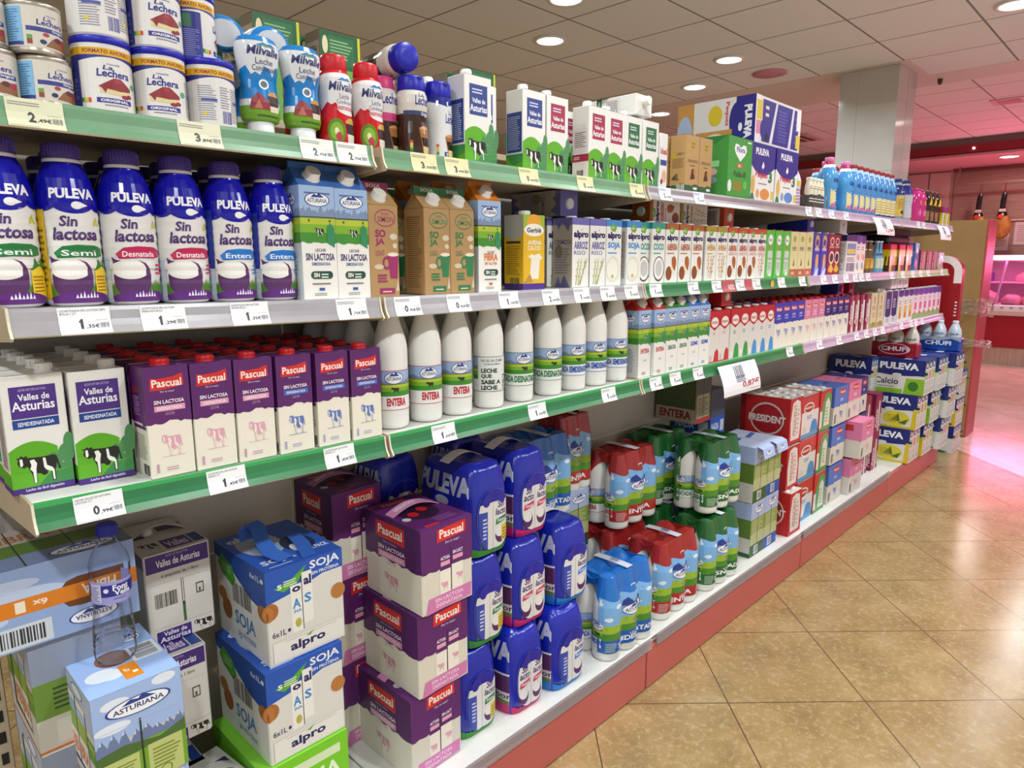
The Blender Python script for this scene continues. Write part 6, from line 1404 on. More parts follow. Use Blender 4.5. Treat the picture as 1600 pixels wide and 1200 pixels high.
# cardboard packs of gable cartons
for k, low, lc in (('d', '2f5a30', '5a8a4a'), ('s', '1c4fa8', '3a6cc0')):
    F = Art().r(0, .70, 1, 1, 'a9b8dc').r(0, .40, 1, .70, '8a9a4a').lines(.1, .42, .9, .68, 8, 'b8bc8a').r(0, .0, 1, .42, 'b8bc8a').r(0, 0, 1, .22, low).r(.3, .03, .6, .19, 'dcdcd8').bar(.33, .05, .57, .17, '4a5a7a', 8).r(.49, .0, .52, .78, '1e2018'); ast_logo(F, .55, .86, .3, .07)
    box_pack('pk_ag' + k, .136, .22, .252, 'b8bcae', F, Art().r(0, .7, 1, 1, '9fb2d8').r(0, .35, 1, .7, '5a7a2e').r(0, 0, 1, .35, 'c9c8c0').r(0, 0, 1, .08, low), Art().r(0, 0, 1, 1, 'c4ccdc').p([(.1, .45), (.9, .55), (.9, .66), (.1, .56)], '3a62b0'))
    f_ = MB(); f_.strip([(-.05, -.112, .254), (-.05, -.135, .245), (-.048, -.146, .205)], [(.06, -.112, .254), (.06, -.135, .245), (.058, -.146, .205)], 'a9bce6', .0008); f_.art(ast_logo(Art(), .5, .5, .3, .22), lambda u, v, e: (-.047 + u * .1, -.1475 - e - (1 - v) * -.0, .205 + v * .036) if False else (-.047 + u * .1, -.1355 - .0105 * (1 - v) - .0012 - e, .207 + v * .037))
    box_pack('pk_agt' + k, .136, .22, .252, 'b8bcae', F, Art().r(0, .7, 1, 1, '9fb2d8').r(0, .35, 1, .7, '5a7a2e').r(0, 0, 1, .35, 'c9c8c0'), Art().r(0, 0, 1, 1, 'b8c4e0').p([(.1, .45), (.9, .55), (.9, .66), (.1, .56)], '3a62b0'), None, [('open_flap', f_)])
F = Art().r(0, .45, 1, 1, '3a4a3a').r(0, .25, 1, .55, '5a6a2a').r(.1, .1, .9, .6, '9a9a7a').lines(.15, .15, .85, .55, 8, '5a5a3a').r(.49, 0, .52, 1, '1a1a14').r(0, 0, 1, .1, 'b02a20')
S = Art().r(0, .3, 1, 1, '4a5a34').r(0, 0, 1, .3, 'b8ac98').t('ENTERA', .1, .08, .9, .26, '8a2a26', .04)
box_pack('pk_ent', .135, .22, .21, '5a6a44', F, S, None)
F2 = Art().r(0, .4, 1, 1, '3a4a5a').r(0, 0, 1, .4, '1c4fa8').t('NADA', .1, .1, .6, .26, 'c8d0e0', .04).r(.7, .05, .95, .3, 'b8bcc8')
box_pack('pk_sem', .135, .22, .21, '3a5a7a', F2, F2, None)
# tall printed multipacks at the far end
def end_pack(key, word, acc, motif):
    S = Art().r(0, .62, 1, 1, '1c2a78').e(.5, .63, .56, .10, '1c2a78', 24).r(0, 0, 1, .55, 'dcdcd8'); S.e(.5, .62, .5, .1, '1c2a78', 24)
    S.t('PULEVA', .14, .70, .88, .90, 'eef0f4', .05).e(.48, .55, .09, .045, 'dfe2ea', 14)
    if motif == 'calcio': S.t('Calcio', .06, .26, .52, .44, '1c2a58', .02).r(.0, .0, .6, .14, acc).p([(.62, .0), (1, 0), (1, .46), (.66, .46)], acc).e(.8, .24, .1, .14, '3a7a2e', 14).lines(.12, .18, .45, .22, 1, '5a6a5a')
    elif motif == 'leaf': S.e(.62, .28, .26, .22, 'd8cc3a', 24).p([(.5, .2), (.66, .44), (.7, .2)], '4a6a2a').p([(.66, .16), (.86, .3), (.8, .12)], '4a6a2a').lines(.46, .16, .7, .4, 5, 'a89a2a').t('A3', .06, .34, .22, .46, 'b8a020', .03).r(0, 0, 1, .06, acc).p([(.9, 0), (1, 0), (1, .6), (.94, .6)], acc)
    else: S.bar(.3, .2, .7, .36, '5a5a6a', 12).e(.5, .04, .4, .06, '3a7a4a', 18)
    F = Art().r(0, 0, 1, 1, acc)
    for k in range(3):
        x = .02 + .33 * k; F.r(x, .0, x + .28, 1, 'e2dee0').r(x, .82, x + .28, 1, '1c2a78').e(x + .14, .80, .12, .05, '4a4aa0', 12).e(x + .14, .86, .08, .06, 'd8d8e4', 10).r(x + .04, .45, x + .24, .7, ['8ab83a', 'd87a9a', 'a8b840'][k]).r(x + .04, .05, x + .24, .2, 'b8b8c4').lines(x + .06, .24, x + .22, .42, 4, '8a8a98')
    box_pack(key, .24, .29, .213, '1c2a78', F, S, Art().r(0, 0, 1, 1, '24327e').r(.1, .3, .4, .44, 'c8ccd8').r(.5, .5, .9, .62, 'b8c0a0').lines(.1, .7, .9, .9, 3, '8a90b8'))
end_pack('pk_cal', 'Calcio', '8abf2e', 'calcio'); end_pack('pk_ome', 'A3', 'd8c020', 'leaf'); end_pack('pk_cal2', '', '5a9a6a', 'plain')
# chufa drink packs: three clear bottles in a coloured wrap
for k, c in (('b', '1a4aa8'), ('r', '9a1a30')):
    parts = []; m = MB(); m.box(-.14, .14, -.045, .045, .0, .10, c + '/f', .012, 2)
    A = Art().e(.5, .55, .34, .36, 'd8dce8', 24).e(.5, .55, .31, .33, c + '/f', 22) if k == 'r' else Art().p([(0, .6), (.3, .8), (.5, .7), (.8, .9), (1, .7), (1, 1), (0, 1)], 'a8b4c4/f')
    A.t('CHUFI', .22, .42, .80, .72, 'e8ecf2' if k == 'b' else 'd8dcec', .04)
    for kk in 'FL': m.art(A, faces(.28, .09, .10)[kk])
    parts.append(('wrap', m))
    for i in range(3):
        b = bottle_mesh([(.040, .002), (.043, .01), (.043, .13), (.036, .155), (.022, .185), (.017, .195)], 'b8c4d0/g' if k == 'b' else 'c8beb8/g', Art().t('CHUFI', .40, .58, .62, .66, '2a4a8a', .03).e(.5, .45, .12, .08, 'c8b890', 14), None, 18)
        b.v = [(x - .09 + .09 * i, y * .98, z) for x, y, z in b.v]; parts.append(('bottle', b))
        q = lathe_cap(.018, .195, .018, 'd8dce4', 10, 14); q.v = [(x - .09 + .09 * i, y, z) for x, y, z in q.v]; parts.append(('cap', q, len(parts) - 1))
    proto('chu_' + k, 'drink_pack', 'drink pack', parts)

# ------------------------------------------------------------------ clear water bottle
W_ = [(.024, 0), (.031, .003), (.034, .010), (.0345, .020)]
for k in range(3): W_ += [(.0345, .024 + k * .009), (.0332, .0285 + k * .009), (.0345, .033 + k * .009)]
W_ += [(.0325, .075), (.0305, .10), (.0300, .115), (.0315, .130)]
W_ += [(.0325, .140), (.0325, .165), (.0335, .170), (.0325, .176), (.0335, .182), (.0320, .190), (.0280, .203), (.0200, .217), (.0135, .228), (.0130, .238)]
m = MB(); m.lathe(W_, 'clear_plastic', 36)
for k in range(10):
    a = 2 * PI * k / 10; m.tube([(.0337 * math.cos(a), .0337 * math.sin(a), .045), (.0318 * math.cos(a), .0318 * math.sin(a), .08), (.0303 * math.cos(a), .0303 * math.sin(a), .112)], .0011, 'clear_plastic', 5)
l_ = MB(); l_.lathe([(.0318, .118), (.0322, .13), (.0330, .142), (.0330, .160)], '9a9cd8', 36); l_.f = l_.f[:-2]; l_.m = l_.m[:-2]; l_.sm = l_.sm[:-2]
RL = lambda z: .0318 + (.0330 - .0318) * min(max((z - .118) / .024, 0), 1)
A = Art().r(0, .34, 1, .86, '2a2a8a').r(.28, .1, .38, .9, 'c8c8e4').lines(.29, .15, .37, .85, 8, '5a5a9a').e(.42, .62, .02, .1, 'e0e0f0', 10).t('Font', .47, .58, .60, .84, 'f0f0f8', .03).t('Vella', .48, .36, .62, .60, 'f0f0f8', .03).lines(.47, .2, .58, .26, 1, '4a4a8a')
l_.art(A, lambda u, v, e: ((RL(.118 + v * .042) + .0003 + e) * math.sin((u - .5) * 2 * PI), -(RL(.118 + v * .042) + .0003 + e) * math.cos((u - .5) * 2 * PI), .118 + v * .042), UC, [.3, .57])
proto('font', 'water_bottle', 'bottle', [('bottle_body', m), ('label_band', l_), ('cap', lathe_cap(.0168, .237, .021, '1c28a8', 30))])

# ================================================================== goods on the shelves
def P_(key, label, x, yf, s, d=None, **kw):
    """a good with its front face at yf on shelf s (x = middle)"""
    return place(key, label, x, yf + (d or .036), zs(s, x) + kw.pop('dz', .0004), **kw)
def row(specs, s, yf, d, where, group, names):
    """specs: (key, x); names: key -> description; a label counts the things alike from the left"""
    cnt = {}; tot = {}
    for sp in specs: tot[names[sp[0]]] = tot.get(names[sp[0]], 0) + 1
    for sp in specs:
        k, x = sp[:2]; n = names[k]; cnt[n] = cnt.get(n, 0) + 1
        lab = '%s %s' % (n, where) if tot[n] == 1 else '%s %s %s' % (ORD[cnt[n] - 1], n, ('from left ' + where))
        P_(k, lab, x, yf + (sp[2] if len(sp) > 2 else 0), s, d, group=group)
def behind(key, xs, rows, s, yf, pitch, d, label, group, jit=.002, **kw):
    rnd = random.Random(len(xs) + rows)
    for r in range(1, rows + 1):
        for x in xs: P_(key, label, x + rnd.uniform(-jit, jit), yf + r * pitch, s, d, group=group, **kw)

# --- top shelf: tins
for k, (key, x, dz, lab) in enumerate([('tins2', -.634, 0, 'small cream tin cut by the left edge on the top shelf'), ('tins', -.5625, 0, 'lower small cream tin left of the large yellow-banded tins'),
                                      ('tinb', -.480, 0, 'leftmost large yellow-banded tin standing on the shelf, cake picture in view'), ('tinb2', -.3935, 0, 'middle large yellow-banded tin standing on the shelf'), ('tinb3', -.307, 0, 'rightmost large yellow-banded tin on the shelf, nutrition table in view')]):
    P_(key, lab, x, .030, 1, .0425, group='condensed milk tins')
def on(key, lab, x, y, z, group=None, **kw): return place(key, lab, x, y, z, group=group, **kw)
z1 = zs(1, -.5)
on('tins', 'upper small cream tin stacked left of the large tins', -.570, .072, z1 + .0748, 'condensed milk tins')
on('tins2', 'upper small cream tin cut by the left and top picture edges', -.640, .078, z1 + .0748, 'condensed milk tins')
on('tins', 'small cream tin behind the left stack of small tins', -.640, .150, z1, 'condensed milk tins'); on('tins', 'small cream tin upon another behind the left stack', -.640, .152, z1 + .0745, 'condensed milk tins')
on('tinb3', 'large yellow-banded tin stacked on the leftmost one, bar code showing', -.480, .0735, z1 + .1178, 'condensed milk tins')
on('tinb', 'large yellow-banded tin stacked on the middle one, cake picture showing', -.393, .0735, z1 + .1178, 'condensed milk tins')
on('tinb4', 'large yellow-banded tin stacked on the rightmost one, mostly blank side', -.318, .110, z1 + .1178, 'condensed milk tins')
on('tinb', 'large tin in the hidden row carrying the turned stacked tin', -.305, .17, z1, 'condensed milk tins')
# --- squeeze bottles
row([('sq_blue', -.213), ('sq_blue', -.124)], 1, .038, .034, 'of the top shelf, cap down', 'squeeze bottles', {'sq_blue': 'blue and white squeeze bottle'})
row([('sq_red', -.048), ('sq_red', .033, .004)], 1, .036, .036, 'on the top shelf', 'squeeze bottles', {'sq_red': 'red squeeze bottle with kiwi picture'})
P_('sq_pink', 'pink capped squeeze bottle half hidden behind the right red bottle', .098, .075, 1, .036, group='squeeze bottles')
P_('sq_brown', 'brown and cream squeeze bottle with blue cap and coffee glass', .152, .036, 1, .036, group='squeeze bottles')
P_('sq_white', 'white squeeze bottle with blue cap beside the first cow carton', .228, .036, 1, .036, group='squeeze bottles')
P_('sq_red', 'red squeeze bottle in the second row between the two front red ones', .005, .13, 1, .036, group='squeeze bottles')
P_('sq_red', 'red squeeze bottle in the second row at the left of the front reds', -.075, .125, 1, .036, group='squeeze bottles')
P_('sq_brown', 'brown squeeze bottle in the second row under the lying one', .12, .118, 1, .036, group='squeeze bottles')
P_('sq_blue', 'blue and white squeeze bottle behind the first front one', -.245, .20, 1, .034, group='squeeze bottles'); P_('sq_blue', 'blue and white squeeze bottle behind the second front one', -.150, .20, 1, .034, group='squeeze bottles')
on('sq_brown', 'blue capped squeeze bottle lying across the brown bottles, cap forward', .150, .035, zs(1, .15) + .1755 + .036, 'squeeze bottles', rot=(PI / 2, 0, -.12)).location.y = .035 + .19
on('sq_blue', 'blue squeeze bottle lying on its side with white base showing, left one', -.232, .288, zs(1, -.2) + .182 + .036, 'squeeze bottles', rot=(PI / 2 + .16, .0, -.12))
on('sq_blue', 'blue squeeze bottle lying on its side with white base showing, right one', -.150, .288, zs(1, -.1) + .182 + .036, 'squeeze bottles', rot=(PI / 2 + .16, .0, -.05))
# --- small white cow cartons
row([('valles_n', .3105), ('valles_n', .509), ('valles_m', .6015), ('valles_m', .776, -.004), ('valles_m', .868), ('valles_g', .9575), ('valles_g', 1.052)], 1, .020, .030, 'of the top shelf', 'white cow cartons on the top shelf',
    {'valles_n': 'white cow carton with navy label', 'valles_m': 'white cow carton with maroon label', 'valles_g': 'white cow carton with green label'})
P_('valles_n', 'navy labelled cow carton set back behind the first front one', .372, .065, 1, .030, group='white cow cartons on the top shelf')
P_('valles_n', 'navy labelled cow carton in the hidden second row', .29, .14, 1, .030, group='white cow cartons on the top shelf')
for x in (.775, .868): P_('valles_m', 'maroon labelled cow carton in the hidden second row', x, .11, 1, .030, group='hidden maroon cow cartons')
for x in (.958, 1.053): P_('valles_g', 'green labelled cow carton in the hidden second row', x, .11, 1, .030, group='hidden green cow cartons')
o = on('valles_g', 'green cow carton lying flat across the tops of the green labelled ones', 1.03, .03, zs(1, 1) + .214 + .031, 'white cow cartons on the top shelf', rot=(PI / 2, 0, 0), sc=None)
o.location = (1.03, .232, zs(1, 1) + .2125 + .031)
P_('idl', 'narrow white carton with red lettering right of the green cow cartons', 1.128, .020, 1, .030)
# --- brown, green and blue packs
row([('viv_choc', 1.311), ('viv_choc', 1.4015)], 1, .020, .031, 'on the silver railed top shelf', 'brown drink cartons', {'viv_choc': 'brown chocolate drink carton'})
P_('viv_choc', 'brown chocolate drink carton in the second row', 1.29, .09, 1, .031, group='brown drink cartons')
P_('flora_box', 'bright green drink pack with white heart', 1.63, .006, 1, .0575)
row([('peq_a', 1.855), ('peq_b', 2.085)], 1, .02, .095, 'beside the green heart pack', 'blue and white milk packs', {'peq_a': 'blue waved milk pack with orange print', 'peq_b': 'blue waved milk pack with blue print'})
on('peq_l', 'large lying blue milk pack on top of the two blue waved packs', 2.0, .20, zs(1, 1.9) + .2195, 'blue and white milk packs')
P_('peq_a', 'blue milk pack behind the green heart pack, carrying the lying one', 1.80, .225, 1, .095, group='blue and white milk packs'); P_('peq_b', 'blue milk pack hidden in the second row right', 2.085, .225, 1, .095, group='blue and white milk packs')
P_('whb', 'small pale bottle with pink cap beside the blue packs', 2.255, .03, 1, .036); P_('whb', 'second small pale bottle behind the first pale one', 2.30, .10, 1, .036)
P_('whb', 'third small pale bottle behind the dark chocolate bottles', 2.40, .12, 1, .036)
P_('chb', 'wrapped set of four small chocolate drink bottles', 2.47, .020, 1, .03)
row([('ok_p', 2.665), ('ok_p', 2.79, .06), ('ok_p', 2.885), ('ok_p', 3.01, .05)], 1, .02, .043, 'on the top shelf', 'light blue drink bottles', {'ok_p': 'light blue bottle with pink cap'})
row([('ok_r', 2.985), ('ok_r', 3.075), ('ok_r', 3.165), ('ok_r', 3.255)], 1, .02, .040, 'on the top shelf', 'light blue drink bottles', {'ok_r': 'light blue bottle with dark red cap'})
row([('ok_s', 3.345), ('ok_s', 3.432), ('ok_s', 3.519), ('ok_s', 3.606)], 1, .02, .040, 'on the top shelf', 'light blue drink bottles', {'ok_s': 'light blue straw-drink bottle with yellow stripe'})
row([('nb_1', 3.76), ('nb_2', 3.93)], 1, .02, .042, 'on the top shelf', None, {'nb_1': 'blue dotted bottle with navy cap', 'nb_2': 'grey bottle with navy cap'})
P_('nb_1', 'second blue dotted bottle behind the first', 3.85, .12, 1, .042)
row([('syr', 4.14), ('syr', 4.245)], 1, .02, .046, 'on the top shelf', None, {'syr': 'pink syrup bottle'})
row([('cho', 4.38), ('cho', 4.49), ('cho', 4.60)], 1, .02, .046, 'on the top shelf', None, {'cho': 'dark brown cocoa bottle'})
row([('yel', 4.73), ('yel', 4.835)], 1, .02, .03, 'at the far end of the top shelf', None, {'yel': 'small yellow printed pack'})
P_('yel', 'small yellow pack in the second row at the far end', 4.80, .1, 1, .03)
for j in range(2):
    for k in range(4): P_('ok_r', 'light blue bottle in the rows behind the red capped ones', 3.0 + k * .09, .12 + j * .09, 1, .040, group='light blue bottles behind')
# --- green fronted boxes on the far board
for c, (x, n, z) in enumerate([(.06, 5, 1.8205), (.245, 4, 1.8205), (.775, 4, 1.8205)]):
    w = ['above the blue squeeze bottles', 'above the red squeeze bottles', 'behind the first cow cartons'][c]
    on('grb', 'front green tea box %s' % w, x, .535, z, 'green tea boxes')
    for k in range(1, n): on('grb', 'grey sided tea box in the row behind the front one, %s' % w, x - .012 * k, .535 + .085 * k, z, 'green tea boxes %s' % w)

# --- second shelf
row([('pul_s', -.640), ('pul_s', -.5535), ('pul_d', -.466), ('pul_d', -.3795), ('pul_e', -.2925), ('pul_e', -.206)], 2, .028, .043, 'of the second shelf', 'lactose-free bottles',
    {'pul_s': 'blue bottle with green stripe', 'pul_d': 'blue bottle with crimson stripe', 'pul_e': 'blue bottle with light blue stripe'})
behind('pul_s', [-.62, -.5335], 2, 2, .028, .092, .043, 'green striped lactose-free bottle in the dark rows behind', 'green striped bottles behind', .004)
behind('pul_d', [-.446, -.3595], 2, 2, .028, .092, .043, 'crimson striped lactose-free bottle in the dark rows behind', 'crimson striped bottles behind', .004)
behind('pul_e', [-.2725, -.186], 2, 2, .028, .092, .043, 'light blue striped lactose-free bottle in the dark rows behind', 'light blue striped bottles behind', .004)
row([('ag_lf', -.1315), ('ag_lf', -.0525), ('ds_p', .0265), ('ds_g', .176), ('ds_g', .254), ('ag_fib', .345), ('gerb', .511)], 2, .02, .037, 'of the second shelf', 'cartons of the second shelf',
    {'ag_lf': 'tall blue topped lactose-free carton', 'ds_p': 'brown soy carton with pink mug, front', 'ds_g': 'brown soy carton with green mug', 'ag_fib': 'tall orange topped fibre carton', 'gerb': 'yellow oat drink carton with green leaves'})
P_('ds_p', 'brown soy carton with pink mug in the second row', .055, .10, 2, .037, group='cartons of the second shelf'); P_('ds_g', 'brown soy carton with green top in the second row', .12, .12, 2, .037, group='cartons of the second shelf')
P_('ag_lf', 'blue topped lactose-free carton in the second row', -.14, .105, 2, .037, group='cartons of the second shelf')
for k, x in enumerate((.30, .335)): P_('ag_fib', 'orange topped fibre carton in the rows behind the front one', x, .105 + .09 * k, 2, .037, group='orange topped cartons behind')
P_('ag_fib', 'orange topped fibre carton behind the green mug soy cartons', .22, .14, 2, .037, group='orange topped cartons behind')
AN = {'al_arroz': 'white rice drink carton with violet band', 'al_soja': 'white soy drink carton with blue band', 'al_coco': 'white coconut drink carton with teal band', 'al_alm': 'white almond drink carton with brown band', 'al_avena': 'white oat drink carton with ochre band',
      'al_choc': 'white almond drink carton with red offer band', 'al_cav': 'white oat drink carton with red band', 'flo': 'bright green drink carton', 'viv': 'beige drink carton with red foot', 'oatb': 'royal blue oat drink carton', 'redc': 'dark red cocoa carton', 'whi': 'wide white carton with navy top showing its back',
      'kid': 'violet topped children drink carton', 'glb': 'small brown glass bottle', 'gll': 'small light blue glass bottle', 'cao': 'yellow and red cocoa pack', 'blp': 'light blue printed drink carton', 'stw': 'brown straw box with pink straws', 'bag': 'printed snack bag at the shelf end'}
row([('al_arroz', .708), ('al_arroz', .789), ('al_soja', .869), ('al_soja', .975), ('al_coco', 1.0475, .012), ('al_coco', 1.1165), ('al_alm', 1.200), ('al_alm', 1.2855), ('al_alm', 1.370), ('al_avena', 1.467), ('al_avena', 1.550), ('al_choc', 1.634), ('al_choc', 1.719), ('al_choc', 1.805),
     ('al_cav', 1.8855), ('flo', 1.969), ('flo', 2.054), ('flo', 2.1355), ('viv', 2.217), ('viv', 2.300), ('viv', 2.385), ('oatb', 2.476), ('oatb', 2.567), ('redc', 2.665), ('redc', 2.765, .01), ('whi', 2.925), ('kid', 3.045), ('kid', 3.12), ('glb', 3.20, .01), ('glb', 3.26), ('glb', 3.32), ('glb', 3.385, .012), ('gll', 3.455), ('gll', 3.52),
     ('cao', 3.655), ('cao', 3.83), ('cao', 3.98), ('blp', 4.17), ('stw', 4.31), ('stw', 4.46), ('stw', 4.6), ('bag', 4.77)], 2, .02, .036, 'on the second shelf', 'front row of the second shelf', AN)
for k, xs in (('al_arroz', [.69, .78]), ('al_soja', [.87, .955]), ('al_coco', [1.06, 1.14]), ('al_alm', [1.225, 1.305, 1.385]), ('al_avena', [1.47, 1.55]), ('al_choc', [1.64, 1.72, 1.8]), ('flo', [1.97, 2.055, 2.14]), ('viv', [2.22, 2.305, 2.39])):
    behind(k, xs, 2, 2, .02, .078, .036, '%s in the rows behind' % AN[k], AN[k] + ' behind')
# lying cartons on top of the rows
zt = zs(2, .75) + .2017
def lying(key, lab, x, y, z, rz): return on(key, lab, x, y, z, 'lying cartons on the second shelf', rot=(PI / 2, 0, rz))
lying('al_arroz', 'violet rice drink carton lying on the others with its cap end forward', .72, .27, zt + .037, 0)
def flat(key, lab, x1, y): on(key, lab, x1, y, zs(2, x1 - .1) + .2017 + .0388, 'lying cartons on the second shelf', rot=(0, -PI / 2, 0))
flat('al_alm', 'brown almond carton lying on its side across the coconut cartons', 1.375, .135)
flat('al_avena', 'ochre oat carton lying on its side above the almond cartons', 1.60, .15)
lying('al_choc', 'orange banded carton lying with cap forward above the oat cartons', 1.70, .27, zs(2, 1.5) + .2017 + .037, 0)
lying('oatb', 'royal blue carton lying on top of the beige drink cartons', 2.50, .26, zs(2, 2.5) + .2017 + .037, 0)
lying('nvw', 'navy topped carton lying on the wide white carton', 2.93, .26, zs(2, 2.9) + .2017 + .037, 0)
for k in range(2):
    m = MB(); m.box(-.22, .22, -.13, .13, 0, .050, '1c1a22/g', .014, 2)
    o = obj('wrapped_tray', m, label='black wrapped tray %s above the yellow cocoa packs' % ('stacked' if k else 'lying'), cat='tray'); o.location = (3.905 + .01 * k, .19, zs(2, 3.8) + .1585 + k * .0505)

# --- third shelf
row([('valles_lf', -.6295, .049), ('valles_lf', -.5385, .042)], 3, .022, .031, 'at the left of the third shelf', 'purple labelled cow cartons', {'valles_lf': 'white cow carton with purple label'})
behind('valles_lf', [-.628, -.540], 4, 3, .075, .066, .031, 'purple labelled cow carton in the rows behind the front two', 'purple cow cartons behind')
row([('pas_d', -.4465), ('pas_d', -.3685), ('pas_d', -.2895), ('pas_s', -.2065), ('pas_s', -.1205), ('pas_s', -.0385)], 3, .012, .036, 'of the third shelf', 'purple topped cartons',
    {'pas_d': 'purple topped carton with pink cow', 'pas_s': 'purple topped carton with blue cow'})
behind('pas_d', [-.447, -.369, -.29], 4, 3, .012, .0755, .036, 'purple topped carton behind those with the pink cow', 'purple cartons behind the pink cows')
behind('pas_s', [-.207, -.121, -.039], 4, 3, .012, .0755, .036, 'purple topped carton behind those with the blue cow', 'purple cartons behind the blue cows')
row([('ast_e', .068, 0), ('ast_e', .170), ('ast_e', .270), ('ast_k', .385), ('ast_d', .502), ('ast_d', .625), ('ast_s', .737), ('ast_s', .843), ('ast_s', .955)], 3, .03, .040, 'on the third shelf', 'tall white milk bottles',
    {'ast_e': 'tall white bottle with red lettering', 'ast_k': 'tall white bottle with big black lettering', 'ast_d': 'tall white bottle with green lettering', 'ast_s': 'tall white bottle with blue lettering'})
behind('ast_b', [.05, .15, .25, .365, .48, .60, .715, .82, .93], 3, 3, .03, .095, .040, 'plain white bottle in the rows behind the front bottles', 'white bottles behind')
TN = {'ag_e': 'red topped meadow carton', 'ag_d': 'green topped meadow carton', 'ag_s': 'blue topped meadow carton', 'pres_r': 'red crested white carton with red foot', 'pres_g': 'red crested white carton with green foot', 'pres_b': 'red crested white carton with blue foot',
      'pas_b': 'royal blue topped cream carton', 'pas_p': 'pink topped cream carton', 'pas_n': 'navy topped cream carton', 'mar': 'maroon and white carton', 'tan': 'tan drink carton', 'nvy': 'navy fronted carton', 'nvw': 'navy topped carton with orange panel', 'pkc': 'pink printed violet topped carton'}
row([('ag_e', 1.060, .01), ('ag_e', 1.1365), ('ag_d', 1.212), ('ag_d', 1.287), ('ag_s', 1.362), ('ag_s', 1.4375), ('pres_r', 1.518), ('pres_r', 1.598), ('pres_g', 1.685), ('pres_g', 1.766), ('pres_b', 1.846), ('pres_b', 1.9265), ('pres_b', 2.0065), ('pas_b', 2.0895), ('pas_b', 2.1695), ('pas_b', 2.25), ('pas_b', 2.33),
     ('pas_p', 2.412), ('pas_p', 2.4965), ('pas_p', 2.581), ('pas_n', 2.6665), ('pas_n', 2.752), ('pas_n', 2.838), ('pas_n', 2.924), ('mar', 3.008), ('mar', 3.085), ('mar', 3.175), ('mar', 3.265), ('tan', 3.375), ('tan', 3.50), ('nvy', 3.635), ('nvy', 3.755), ('nvw', 3.88), ('nvw', 3.99), ('nvw', 4.10),
     ('pkc', 4.215), ('pkc', 4.33), ('pkc', 4.445), ('pkc', 4.56), ('pkc', 4.675), ('pkc', 4.79)], 3, .016, .036, 'on the third shelf', 'front row of the third shelf', TN)
for k, xs in (('pres_b', [1.85, 1.93, 2.01]), ('pas_b', [2.09, 2.17, 2.25, 2.33]), ('pas_p', [2.412, 2.4965, 2.581]), ('pas_n', [2.6665, 2.752, 2.838, 2.924])):
    behind(k, xs, 2, 3, .016, .077, .036, '%s in the rows behind the front row' % TN[k], TN[k] + ' behind')
on('pres_r', 'red carton lying with its cap end forward on the red crested cartons', 1.655, .24, zs(3, 1.6) + .2057 + .036, 'lying cartons on the third shelf', rot=(PI / 2, 0, 0))
on('mar', 'maroon carton lying on the navy topped cartons', 3.05, .235, zs(3, 3) + .2057 + .036, 'lying cartons on the third shelf', rot=(PI / 2, 0, 0))
on('pas_n', 'navy topped carton lying across the others beside the maroon one', 2.88, .235, zs(3, 2.9) + .2075 + .036, 'lying cartons on the third shelf', rot=(PI / 2, 0, 0))
for k in range(3): on('pkc', '%s violet topped carton lying above the navy fronted cartons' % ORD[k], 3.80 + .12 * k, .235, zs(3, 3.9) + .2057 + .036, 'lying cartons on the third shelf', rot=(PI / 2, 0, 0))

# ================================================================== packs on the base deck
D = .1584
def dk(key, lab, x0, yf, z, w, d, group, rz=0, **kw): return place(key, lab, x0 + w / 2, yf + d / 2, z, rz, group, **kw)
# left: meadow packs, lying orange banded pack, bottle
g = 'meadow printed milk packs'
for k in range(3): dk('pk_lft', ['bottom', 'middle', 'top'][k] + ' meadow pack of the stack at the left edge', -.675, .12 + .006 * k, D + .2172 * k, .148, .215, g)
dk('pk_lie', 'blue pack with orange band lying upside down on the left stack', -.745, .118, D + .652, .25, .205, g)
for k in range(2): dk('pk_fib', ['lowest', 'middle'][k] + ' blue meadow pack under the one with the water bottle', -.625 + .005 * k, -.005, D + .1957 * k, .145, .112, g, sc=(1, .52, 1))
dk('pk_fib', 'light blue meadow pack carrying the empty water bottle', -.622, -.008, D + .1957 * 2, .145, .215, g, sc=(1, .58, 1)) if False else None
dk('pk_fib', 'light blue meadow pack carrying the empty water bottle', -.622, -.014, D + .1957 * 2, .145, .215, g)
place('font', 'empty clear water bottle with blue cap and label', -.549, .095, D + .1957 * 3 + .0012, rot=(0, .03, 0))
# purple banded cow packs
g = 'white cow packs'
dk('pk_val', 'topmost white pack with purple band behind the water bottle', -.452, .225, .668, .135, .205, g)
dk('pk_val', 'second white pack with purple band below the topmost one', -.498, .168, .466, .135, .205, g)
dk('pk_val', 'tilted white cow pack low beside the blue soy packs', -.452, .035, D, .135, .205, g, rz=.12)
for k in range(1): dk('pk_val', 'hidden white cow pack under the second one', -.50, .225, D + .2005 * k, .135, .205, g)
dk('pk_val', 'hidden white cow pack under the second one', -.50, .225, D + .1035, .135, .205, g) if False else None
# soy packs
g = 'blue soy drink packs'
dk('pk_grn', 'lime green soy pack at the bottom of the blue soy stack', -.312, .055, D, .21, .255, g)
dk('pk_soj', 'lower blue and white soy pack with beans', -.287, .062, D + .2226, .186, .25, g)
dk('pk_soj', 'upper blue and white soy pack with torn open top', -.268, .074, D + .4432, .186, .25, g)
# purple packs
g = 'purple lactose-free packs'
for k, (x0, y0) in enumerate(((.058, .02), (.080, .012), (.090, .002))): dk('pk_pas', ['bottom', 'middle', 'top'][k] + ' purple pack of the front purple stack', x0, y0, D + .2236 * k, .165, .235, g)
for k in range(3): dk('pk_pasd', ['bottom', 'middle', 'top'][k] + ' shaded purple pack of the stack behind the front one', .004, .253, D + .2408 * k, .148, .19, g)
